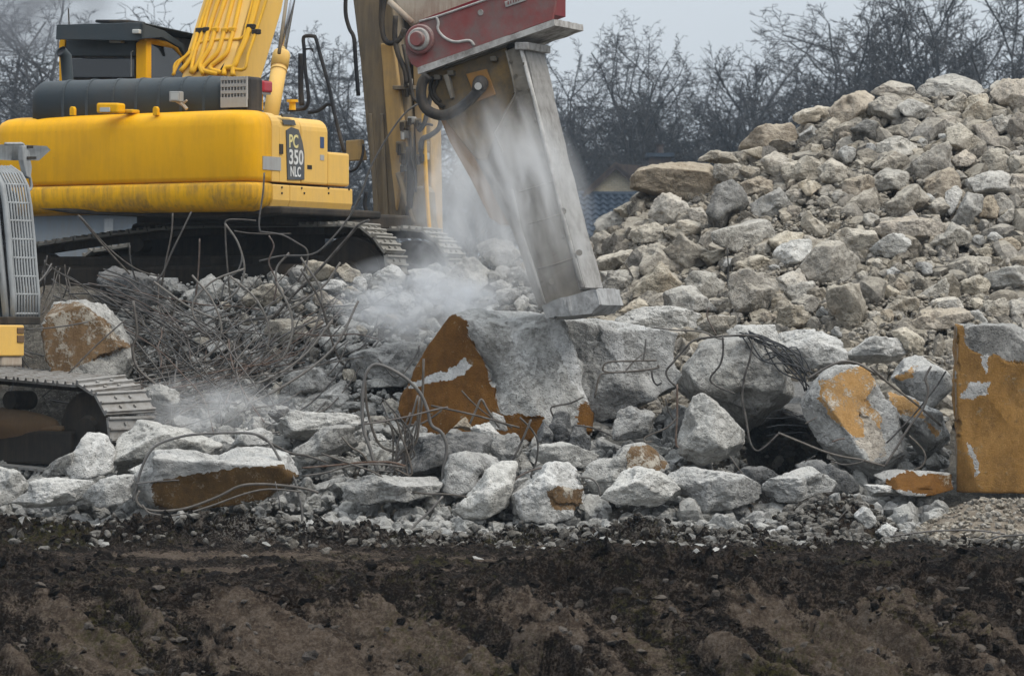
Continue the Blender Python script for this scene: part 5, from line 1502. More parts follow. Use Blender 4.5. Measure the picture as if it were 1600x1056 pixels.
for px, py, s_ in ((628, 195, 7), (629, 210, 6), (640, 188, 6), (652, 192, 7), (658, 230, 9), (654, 248, 7), (624, 230, 9), (630, 245, 10), (660, 244, 6), (634, 128, 6), (636, 142, 7), (628, 262, 5)):
    mb = MB(); mb.hexa(bx(EX, px - s_ * .7, py - s_, px + s_ * .7, py + s_, fa - 0.1, fa + 0.02)); v_ = mb.build('valve_block', M['arm_dusty'] if s_ > 6 else M['silver'], arm, 0.015)
    mb = MB(); mb.cyl(EX.L(px, py - s_ * .5, fa - .14), EX.L(px, py + s_ * 1.4, fa - .14), 0.022, 8); mb.build('fitting', M['silver'] if int(px) % 2 else M['undercarriage'], v_)
hs = [([(541, -20), (540, 20), (546, 45), (553, 60), (556, 100), (560, 150)], .024), ([(604, -20), (597, 30), (600, 60), (610, 68), (624, 62), (632, 45)], .03), ([(596, -10), (595, 40), (606, 66), (622, 66)], .022),
      ([(618, 25), (617, 60), (622, 85), (632, 108), (636, 130)], .03), ([(630, 70), (640, 120), (645, 150), (655, 160), (668, 158), (676, 140)], .022), ([(676, 95), (674, 140), (664, 190), (654, 205)], .028), ([(690, 180), (686, 200), (672, 212), (660, 218), (658, 235)], .03),
      ([(568, 225), (566, 245), (558, 262), (545, 268), (530, 262)], .016), ([(572, 300), (570, 320), (574, 335), (572, 350)], .022), ([(650, 190), (662, 196), (668, 194), (676, 196)], .014), ([(640, 205), (643, 240), (648, 270), (650, 300)], .016)]
for pts, r in hs:
    mb = MB(); mb.tube(smooth_path([EX.L(x, y, fa - 0.14) for x, y in pts], 5), r, 8); mb.build('hose', M['rubber'], arm, smooth=True)
mb = MB(); mb.hexa(bx(EX, 613, 134, 646, 140, fa - .12, fa)); mb.build('hose_clamp', M['arm_dusty'], arm, 0.006)

# ---- swing house and undercarriage
mb = MB(); mb.hexa(bx(EX, 212, 326, 432, 352, 0.9, 3.9)); mb.build('swing_frame', M['undercarriage'], ex, 0.03)
mb = MB(); plate(mb, EX, [(60, 326), (440, 322), (440, 334), (300, 342), (110, 334)], 0.35, 2.5); mb.build('belly_plate', M['undercarriage'], ex, 0.02)
TC = Vector((-2.99, 47.72, 1.95)); ta = R(18)
td = Vector((math.cos(ta), -math.sin(ta), 0)); tn = Vector((-math.sin(ta), -math.cos(ta), 0))
def to_ex(p):
    q = Vector(p) - EX.O
    return Vector((q.dot(EX.r), q.dot(EX.f), q.z))
def loop_path(L0, L1, H, rad, sag=0.0):
    """track loop in (along, height), starting on top at the rear, running to the front, round and back"""
    o = []
    for k in range(15): 
        t = k / 14
        o.append((L0 + (L1 - L0) * t, H - sag * max(0, 0.55 - t) ** 1.4))
    for k in range(1, 13):
        th = math.pi / 2 - math.pi * k / 12
        o.append((L1 + rad * math.cos(th), H - rad + rad * math.sin(th)))
    for k in range(1, 12): o.append((L1 + (L0 - L1) * k / 11, H - 2 * rad))
    H0 = o[0][1]; r0 = (H0 - (H - 2 * rad)) / 2
    for k in range(1, 12):
        th = -math.pi / 2 - math.pi * k / 12
        o.append((L0 + r0 * math.cos(th), H0 - r0 + r0 * math.sin(th)))
    return o
def resample(path, step):
    pts = [Vector((a, b)) for a, b in path + [path[0]]]
    L = [0]
    for i in range(1, len(pts)): L.append(L[-1] + (pts[i] - pts[i - 1]).length)
    n = int(L[-1] / step)
    out_ = []
    for k in range(n):
        s_ = L[-1] * k / n
        i = max(j for j in range(len(L)) if L[j] <= s_)
        i = min(i, len(pts) - 2)
        t = (s_ - L[i]) / max(L[i + 1] - L[i], 1e-9)
        p = pts[i].lerp(pts[i + 1], t)
        d = (pts[i + 1] - pts[i]).normalized()
        out_.append((p, d))
    return out_
def shoe_mesh(width, step, mat):
    """one triple-grouser shoe: x along the track, y across, z outwards"""
    mb = MB()
    g = step * 0.47
    mb.box((-g, -width / 2, -0.004), (g, width / 2, 0.02))
    for x in (-g * 0.92, -g * 0.05, g * 0.8):
        mb.hexa([(x - .016, -width / 2, .018), (x + .016, -width / 2, .018), (x + .016, width / 2, .018), (x - .016, width / 2, .018), (x - .01, -width / 2, .045), (x + .01, -width / 2, .045), (x + .01, width / 2, .045), (x - .01, width / 2, .045)])
    for y in (-0.09, 0.09):
        for x in (-g * .5, g * .38): mb.cyl((x, y, .018), (x, y, .04), 0.018, 6)
    return mb.mesh('track_shoe', mat)
def track(root, conv, C, d, n, L0, L1, H, rad, width, step, sag, mats, hidden=lambda p: False):
    sm = shoe_mesh(width, step, mats[0])
    lm2 = MB(); lm2.box((-step * .5, -0.09, -0.075), (step * .5, -0.05, -0.004)); lm2.box((-step * .5, 0.05, -0.075), (step * .5, 0.09, -0.004)); lkm = lm2.mesh('chain_link', mats[1])
    for p, t in resample(loop_path(L0, L1, H, rad, sag), step):
        w = C + d * p.x + Vector((0, 0, p.y))
        if hidden(p): continue
        tx = (d * t.x + Vector((0, 0, t.y))); nz = n.cross(tx) * 1.0
        nz = tx.cross(n); 
        if nz.dot(Vector((0, 0, p.y - (H - rad))) + d * (p.x - max(L0, min(L1, p.x)))) < 0: nz = -nz
        yv = nz.cross(tx)
        mloc = Matrix((tx, yv, nz)).transposed()
        q = conv(w)
        rot = mloc.to_4x4()
        base = Matrix.Rotation(root.rotation_euler.z, 4, 'Z').inverted()
        o = link('track_shoe', sm, root); o.matrix_local = Matrix.Translation(q) @ base @ rot
        o2 = link('chain_link', lkm, root); o2.matrix_local = Matrix.Translation(q) @ base @ rot
def wheel(root, conv, c, n, r, th, name, mat, hub=True):
    a, b = conv(c + n * th / 2), conv(c - n * th / 2)
    mb = MB(); mb.tube([a, a + (b - a) * .04, b - (b - a) * .04, b], [r * .96, r, r, r * .96], 28); w_ = mb.build(name, mat, root, smooth=False)
    if hub:
        mb = MB(); mb.tube([conv(c + n * (th / 2 + .05)), conv(c + n * (th / 2 - .02))], [r * .3, r * .42], 18); mb.build('hub', mat, w_)
        mb = MB(); mb.tube([conv(c + n * (th / 2 + .012)), conv(c + n * (th / 2 - .02))], r * .86, 28); mb.build('rim', mat, w_)
    return w_
def frame_box(root, conv, C, d, n, x0, x1, z0, z1, y0, y1, name, mat, bev=0.02):
    ps = []
    for z in (z0, z1):
        for x, y in ((x0, y0), (x1, y0), (x1, y1), (x0, y1)):
            ps.append(conv(C + d * x + n * y + Vector((0, 0, z))))
    mb = MB(); mb.hexa(ps); return mb.build(name, mat, root, bev)
for sgn in (1, -1):
    C_ = TC + tn * (0.97 * sgn)
    track(ex, to_ex, C_, td, tn, -1.75, 1.75, 0.99, 0.46, 0.6, 0.205, 0.45, (M['shoe_dirty'], M['undercarriage']))
    frame_box(ex, to_ex, C_, td, tn, -1.95, 1.5, 0.16, 0.60, -0.16, 0.2, 'track_frame', M['undercarriage'], 0.04)
    frame_box(ex, to_ex, C_, td, tn, -1.7, 1.5, 0.58, 0.70, -0.12, 0.12, 'track_frame_top', M['undercarriage'], 0.03)
    wheel(ex, to_ex, C_ + td * 1.75 + Vector((0, 0, .5)), tn, 0.39, 0.22, 'idler', M['undercarriage'])
    wheel(ex, to_ex, C_ - td * 1.75 + Vector((0, 0, .42)), tn, 0.34, 0.22, 'sprocket', M['undercarriage'])
    for x in (-0.6, 0.55): wheel(ex, to_ex, C_ + td * x + Vector((0, 0, .82)), tn, 0.08, 0.24, 'carrier_roller', M['undercarriage'], False)
    for k in range(6): wheel(ex, to_ex, C_ + td * (-1.3 + .5 * k) + Vector((0, 0, .17)), tn, 0.12, 0.24, 'track_roller', M['undercarriage'], False)
a = C_ = TC + tn * 0.97
mb = MB(); mb.tube([to_ex(a + td * 0.55 + tn * .26 + Vector((0, 0, .5))), to_ex(a + td * 1.35 + tn * .26 + Vector((0, 0, .5)))], 0.11, 14); mb.build('tension_cylinder', M['undercarriage'], ex, smooth=True)
frame_box(ex, to_ex, TC, td, tn, -0.8, 0.8, 0.55, 1.05, -0.8, 0.8, 'car_body', M['undercarriage'], 0.05)

# ================================================================== the crusher
CRU = Frame((-0.9, 42.55, 2.0), R(20))
cru = empty('demolition_crusher', CRU.O, -CRU.a, 'dusty concrete crusher with red mounting bracket, its gray jaw biting the big block', 'crusher')
fp = [(634, 82), (634, 66), (641, 48), (654, 36), (680, 27), (693, 25), (864, -32), (874, -30), (863, 31), (652, 107), (642, 100)]
mb = MB(); plate(mb, CRU, fp, 0.0, 0.05); brk = mb.build('bracket_plate', M['red'], cru, 0.008)
mb = MB(); plate(mb, CRU, [(x + 0, y) for x, y in fp], 0.66, 0.71); mb.build('bracket_plate', M['red'], cru, 0.008)
xr0 = CRU.L(866, 20, 0.0).x
mb = MB(); plate(mb, CRU, [(800, -20), (868, -40), (874, -30), (863, 31), (800, 50)], 0.36, 0.39); mb.build('bracket_web', M['red_deep'], cru, 0.004)
mb = MB(); plate(mb, CRU, [(660, 30), (850, -40), (850, 20), (660, 90)], 0.05, 0.66); mb.build('bracket_core', M['red_deep'], cru)
A = [CRU.L(x, y, -0.05) for x, y in [(652, 106), (866, 30), (867, 40), (653, 116)]]
mb = MB(); mb.loft(A, [Vector((p.x, 0.76, p.z)) for p in A]); roughen(mb.build('base_flange', M['white_dust'], cru), 0.01, 9)
wp = [(682, 27), (685, 36), (684, 45), (689, 54), (699, 62), (712, 66), (728, 64), (736, 65), (741, 72)]
mb = MB(); mb.tube(smooth_path([CRU.L(x, y, -0.004) for x, y in wp], 4), 0.014, 6); mb.build('weld_rib', M['white_dust'], brk, smooth=True)
mb = MB(); mb.tube(smooth_path([CRU.L(x, y, -0.004) for x, y in [(655, 34), (690, 24), (760, 0), (862, -33)]], 4), 0.012, 6); mb.build('weld_rib', M['white_dust'], brk, smooth=True)
c = CRU.L(657, 62, 0)
def disc(r0, f0, r1, f1, name, mat, cc=c, par=brk):
    mb = MB(); mb.tube([Vector((cc.x, f1, cc.z)), Vector((cc.x, f0 + .012, cc.z)), Vector((cc.x, f0, cc.z))], [r1, r0, r0 * .92], 26); return mb.build(name, mat, par)
disc(0.142, -0.045, 0.145, 0.01, 'pin_boss', M['red']); disc(0.105, -0.075, 0.11, -0.04, 'pin_collar', M['white_dust']); disc(0.068, -0.12, 0.075, -0.07, 'pin', M['red'])
disc(0.03, -0.006, 0.03, 0.01, 'plug', M['white_dust'], CRU.L(751, 20, 0))
mb = MB(); q = [CRU.L(x, y, -0.012) for x, y in [(788, 3), (821, -8), (822, 1), (790, 12)]]
mb.loft(q, [Vector((p.x, 0.01, p.z)) for p in q]); np_ = mb.build('name_plate', M['white_dust'], brk, 0.003)
for k in range(7):
    x = 793 + k * 4; y = 5.0 - k * 1.42
    mb = MB(); mb.hexa(bx(CRU, x, y - 2.6, x + 2.0, y + 2.4, -0.016, -0.008)); mb.build('raised_mark', M['red'], np_)
# dirty beige end of the carrying arm
mb = MB(); plate(mb, CRU, [(596, -70), (612, -4), (640, 42), (662, 36), (700, 24), (790, -8), (800, -70)], 0.1, 0.6); ae = mb.build('arm_end', M['beige'], cru, 0.02)
mb = MB(); mb.hexa([CRU.L(590, -60, .12), CRU.L(800, -60, .12), CRU.L(800, -60, .12) + Vector((0, .46, 0)), CRU.L(590, -60, .12) + Vector((0, .46, 0)), CRU.L(520, -420, .12), CRU.L(700, -420, .12), CRU.L(700, -420, .12) + Vector((0, .46, 0)), CRU.L(520, -420, .12) + Vector((0, .46, 0))]); mb.build('carrying_arm', M['beige'], cru, 0.03)
mb = MB(); mb.tube([CRU.L(608, 2, .0), CRU.L(625, 18, .0), CRU.L(644, 36, .0)], 0.03, 8); mb.build('guard_rod', M['beige'], cru, smooth=True)
# jaw housing
hp_ = [(690, 112), (690, 150), (708, 184), (734, 232), (776, 314), (800, 358), (841, 481), (906, 456), (872, 330), (842, 210), (812, 72), (700, 108)]
mb = MB(); plate(mb, CRU, hp_, 0.10, 0.58); jaw = mb.build('jaw', M['jaw'], cru); roughen(jaw, 0.012, 5)
mb = MB(); plate(mb, CRU, [(660, 112), (688, 104), (790, 72), (806, 140), (776, 206), (760, 250), (745, 250), (716, 215), (690, 180)], 0.07, 0.12); mb.build('jaw_cheek', M['cheek'], jaw, 0.008)
mb = MB(); plate(mb, CRU, [(791, 80), (801, 120), (806, 147), (772, 208), (785, 238), (800, 300), (812, 360), (850, 476), (906, 458), (874, 330), (844, 210), (812, 72)], 0.02, 0.11); roughen(mb.build('stiffener_plate', M['jaw'], jaw), 0.012, 6)
mb = MB(); mb.tube([CRU.L(x, y, 0.02) for x, y in [(791, 80), (801, 120), (806, 147), (772, 208), (785, 238)]], 0.012, 6); mb.build('weld_rib', M['jaw'], jaw, smooth=True)
mb = MB(); mb.tube([CRU.L(x, y, 0.02) for x, y in [(800, 296), (814, 360), (836, 425), (851, 474)]], 0.013, 6); mb.build('weld_rib', M['white_dust'], jaw, smooth=True)
mb = MB(); mb.tube([CRU.L(x, y, 0.02) for x, y in [(814, 76), (836, 160), (856, 240), (878, 332), (910, 449)]], 0.02, 6); mb.build('weld_rib', M['white_dust'], jaw, smooth=True)
A = [CRU.L(x, y, 0.03) for x, y in [(810, 72), (820, 70), (846, 190), (878, 318), (914, 449), (904, 453)]]
mb = MB(); mb.loft(A, [Vector((p.x, 0.56, p.z)) for p in A]); roughen(mb.build('jaw_side_plate', M['side_plate'], jaw), 0.012, 6)
mb = MB(); mb.hexa(bx(CRU, 804, 66, 826, 78, -0.02, 0.6)); mb.build('hinge_lug', M['white_dust'], jaw, 0.01)
mb = MB(); plate(mb, CRU, [(690, 110), (790, 74), (800, 64), (700, 98)], 0.04, 0.6); mb.build('turntable', M['jaw_dark'], cru, 0.01)
for x, y in ((682, 121), (703, 114), (770, 92)):
    mb = MB(); mb.hexa(bx(CRU, x - 5, y - 4, x + 5, y + 4, 0.0, 0.1)); mb.build('bolt_head', M['jaw_dark'], jaw, 0.01)
mb = MB(); plate(mb, CRU, [(692, 118), (700, 116), (707, 152), (704, 156)], 0.0, 0.1); mb.build('gusset', M['jaw'], jaw, 0.006)
mb = MB(); plate(mb, CRU, [(846, 478), (924, 450), (932, 450), (937, 476), (924, 490), (852, 499)], -0.06, 0.62); ftp = mb.build('foot_plate', M['foot'], cru); roughen(ftp, 0.03, 7)
mb = MB(); mb.cyl(CRU.L(868, 496, -0.068), CRU.L(868, 496, -0.05), 0.014, 12); mb.build('foot_hole', M['black'], ftp)
for x, y in ((862, 440), (905, 395), (880, 330)):
    mb = MB(); mb.cyl(CRU.L(x, y, 0.01), CRU.L(x, y, 0.03), 0.03, 14); mb.build('wear_bolt', M['jaw'], jaw)
for x, y in [(798, 96), (806, 118), (812, 140), (790, 196), (783, 214), (796, 262), (806, 300), (818, 345), (832, 395), (846, 440), (880, 372), (868, 330), (856, 286), (846, 240), (836, 190), (826, 140), (818, 100)]:
    mb = MB(); mb.cyl(CRU.L(x, y, 0.0), CRU.L(x, y, 0.03), 0.014, 8); mb.build('bolt', M['jaw_dark'], jaw)
for x0, y0, x1, y1 in ((812, 300, 868, 282), (826, 350, 884, 332), (840, 420, 900, 402)):
    mb = MB(); mb.tube([CRU.L(x0, y0, 0.018), CRU.L((x0 + x1) / 2, (y0 + y1) / 2 + 1, 0.014), CRU.L(x1, y1, 0.018)], 0.010, 6); mb.build('weld_bead', M['jaw'], jaw, smooth=True)
# the counter jaw behind, rust brown
mb = MB(); plate(mb, CRU, [(684, 178), (712, 176), (760, 240), (800, 330), (804, 350), (782, 352), (764, 340), (736, 282), (702, 222)], 0.16, 0.5); mb.build('counter_jaw', M['jaw_rust'], cru, 0.015)
# hose and coupling
mb = MB(); plate(mb, CRU, [(728, 116), (760, 108), (774, 148), (745, 159)], 0.05, 0.08); mb.build('coupling_plate', M['jaw_rust'], jaw, 0.004)
hp2 = [(668, 118), (660, 130), (658, 150), (664, 168), (678, 178), (696, 180), (714, 172), (732, 158), (744, 146), (748, 140)]
mb = MB(); mb.tube(smooth_path([CRU.L(x, y, -0.08) for x, y in hp2], 5), 0.05, 12); hz_ = mb.build('hydraulic_hose', M['rubber'], cru, smooth=True)
mb = MB(); mb.tube([CRU.L(744, 145, -.08), CRU.L(749, 136, -.07), CRU.L(751, 131, -.0), CRU.L(751, 130, .08)], [0.05, 0.07, 0.075, 0.075], 14); mb.build('coupling', M['rubber'], hz_, smooth=True)
mb = MB(); mb.cyl(CRU.L(747, 135, -.16), CRU.L(747, 135, -.1), 0.035, 10); mb.build('coupling_nut', M['silver'], hz_)
for pts in ([(676, 120), (672, 140), (680, 158), (694, 168)], [(684, 124), (678, 145), (688, 160)]):
    mb = MB(); mb.tube(smooth_path([CRU.L(x, y, 0.06) for x, y in pts], 5), 0.02, 8); mb.build('small_hose', M['undercarriage'], hz_, smooth=True)

# ================================================================== the small machine at the picture's edge
a2 = R(126.9)
SM = Frame((-4.05, 42.0, 0.51), a2)
sm = empty('tracked_machine', SM.O, -SM.a, 'gray tracked machine with barred cab guard and dirty track, cut by the picture edge', 'tracked machine')
def to_sm(p):
    q = Vector(p) - SM.O
    return Vector((q.dot(SM.r), q.dot(SM.f), q.z))
d2, n2 = SM.f, SM.r
d2t = (d2 + Vector((0, 0, -.06))).normalized(); n2t = (n2 + Vector((0, 0, -.09))).normalized()
C2 = SM.O - n2 * 0.3
track(sm, to_sm, C2, d2t, n2t, -3.4, 0.0, 0.86, 0.40, 0.62, 0.245, 0.0, (M['shoe'], M['undercarriage']))
frame_box(sm, to_sm, C2, d2, n2, -3.3, -0.15, 0.10, 0.42, -0.14, 0.22, 'track_frame', M['undercarriage'], 0.03)
frame_box(sm, to_sm, C2, d2, n2, -3.3, -0.3, 0.40, 0.47, -0.1, 0.2, 'track_guard', M['mud'], 0.03)
wheel(sm, to_sm, C2 + Vector((0, 0, .44)), n2, 0.36, 0.26, 'idler', M['undercarriage'])
wheel(sm, to_sm, C2 - d2 * 1.0 + Vector((0, 0, .70)), n2, 0.09, 0.3, 'carrier_roller', M['undercarriage'], False)
for k in range(5): wheel(sm, to_sm, C2 - d2 * (.5 + .5 * k) + Vector((0, 0, .15)), n2, 0.11, 0.26, 'track_roller', M['undercarriage'], False)
# dirt lying on the track frame
bm_v, bm_f = ico(4)
q = bm_v * np.array([0.14, 0.75, 0.17]); q = q + bm_v * (0.03 * fbm(q * 7, 3, 5))[:, None]
me = mesh_np('dirt', q, bm_f, [M['mud']]); o = link('caked_dirt', me, sm); o.location = to_sm(C2 - d2 * 1.15 + n2 * .12 + Vector((0, 0, .46)))
# cab corner and barred front guard
gf = SM.S(55, 495, 0).y
def G(px, py, f): return SM.L(px, py, f)
FG = -0.15
x_near = SM.L(20, 495, FG).x; x_far = SM.L(60, 495, FG).x
zg = lambda py: SM.L(40, py, FG).z
gpath = [(0.0, zg(497)), (0.0, zg(460)), (-0.03, zg(420)), (-0.06, zg(370)), (-0.10, zg(320)), (-0.14, zg(290)), (-0.22, zg(270)), (-0.36, zg(258))]
guard = MB(); guard.tube([Vector((x_near, FG + f_, z_)) for f_, z_ in gpath], 0.026, 8); gd = guard.build('cab_guard', M['graylight'], sm, smooth=True)
for k in range(1, 10):
    x = x_near + (x_far - x_near) * k / 9
    mb = MB(); mb.tube([Vector((x, FG + f_, z_)) for f_, z_ in gpath], 0.011 if k < 9 else 0.018, 6); mb.build('guard_bar', M['graylight'], gd, smooth=True)
for py in (490, 460, 432, 403, 374, 345, 317, 288):
    z_ = zg(py); f_ = np.interp(z_, [p[1] for p in gpath], [p[0] for p in gpath])
    mb = MB(); mb.tube([Vector((x_near, FG + f_, z_)), Vector((x_far, FG + f_, z_))], 0.012, 6); mb.build('guard_bar', M['graylight'], gd, smooth=True)
mb = MB(); pts = [(x_near + 0.06, -0.30, zg(497)), (x_near + 0.06, -0.42, zg(300)), (x_near + .06, -0.6, zg(262)), (x_near + .06, -2.2, zg(255)), (x_near + .06, -2.2, zg(497))]
mb.loft([Vector(p) for p in pts], [Vector((x_far + 0.03, p[1], p[2])) for p in pts]); cb = mb.build('cab', M['hood'], sm, 0.02)
mb = MB(); pts = [(x_near + 0.065, -0.40, zg(480)), (x_near + 0.065, -0.50, zg(310)), (x_near + .065, -1.4, zg(300)), (x_near + .065, -1.4, zg(480))]
mb.loft([Vector(p) for p in pts], [Vector(p) + Vector((0.01, 0, 0)) for p in pts]); mb.build('side_window', M['glass_green'], cb)
mb = MB(); pts = [(x_near, -0.275, zg(480)), (x_near, -0.39, zg(300)), (x_far + .05, -0.39, zg(300)), (x_far + .05, -0.275, zg(480))]
mb.loft([Vector(p) for p in pts], [Vector(p) + Vector((0, 0.012, 0)) for p in pts]); mb.build('windscreen', M['glass'], cb)
mb = MB(); mb.tube([Vector((x_near + .03, -0.2, zg(500))), Vector((x_near + .03, -0.26, zg(420))), Vector((x_near + .03, -0.36, zg(300))), Vector((x_near + .03, -.5, zg(268)))], 0.035, 8); mb.build('cab_pillar', M['graylight'], cb, smooth=True)
mb = MB(); mb.box((x_far + 0.0, -2.3, zg(507)), (x_near + 0.1, -0.12, zg(495))); mb.build('cab_floor', M['undercarriage'], sm, 0.01)
mb = MB(); mb.box((x_near + .06, -.9, zg(440)), (x_near + .1, -0.25, zg(425))); mb.build('door_bar', M['black'], cb, 0.005)
mb = MB(); pts = [G(-40, 226, -.5), G(16, 224, -.5), G(24, 232, -.5), G(4, 250, -.5), G(-40, 250, -.5)]
mb.loft(pts, [p + Vector((-.5, 0, 0)) for p in pts]); mb.build('roof_visor', M['graylight'], cb, 0.01)
mb = MB(); mb.tube(smooth_path([G(8, 225, -.4), G(26, 225, -.4), G(36, 226, -.4), G(40, 240, -.4), G(44, 265, -.4), G(49, 290, -.4), G(46, 297, -.4), G(40, 300, -.4)], 3), 0.014, 8); mr = mb.build('mirror_arm', M['graylight'], sm, smooth=True)
mb = MB(); pts = [G(27, 228, -.42), G(36, 228, -.42), G(42, 262, -.42), G(40, 280, -.42), G(34, 276, -.42), G(28, 250, -.42)]
mb.loft(pts, [p + Vector((-.02, .05, 0)) for p in pts]); mb.build('mirror', M['graylight'], mr, 0.008)
for y in (230, 247):
    mb = MB(); mb.hexa(bx(SM, 38, y - 2, 52 if y > 240 else 47, y + 2, -0.4, -0.36)); mb.build('mirror_clamp', M['undercarriage'], mr)
x38 = SM.L(38, 530, 0.0).x; x5 = SM.L(5, 530, 0.0).x
mb = MB(); mb.box((x38, -1.2, zg(556)), (x5 + .05, 0.0, zg(508))); yb = mb.build('yellow_base', M['yellow_dusty'], sm, 0.012)
q0, q1 = G(24, 535, 0.004), G(34, 512, 0.004)
for y0, y1 in ((512, 521), (524, 535)):
    mb = MB(); mb.box((x38 + 0.012, -0.01, zg(y1)), (x38 + .10, 0.012, zg(y0))); mb.build('slot', M['mud'], yb, 0.004)
mb = MB(); mb.box((x38, -1.3, zg(572)), (x5, -0.02, zg(556))); mb.build('base_step', M['beige'], sm, 0.02)
mb = MB(); mb.box((x38 + .1, -2.6, zg(600)), (x5, -0.4, zg(565))); mb.build('swing_base', M['undercarriage'], sm, 0.02)
DUST = True
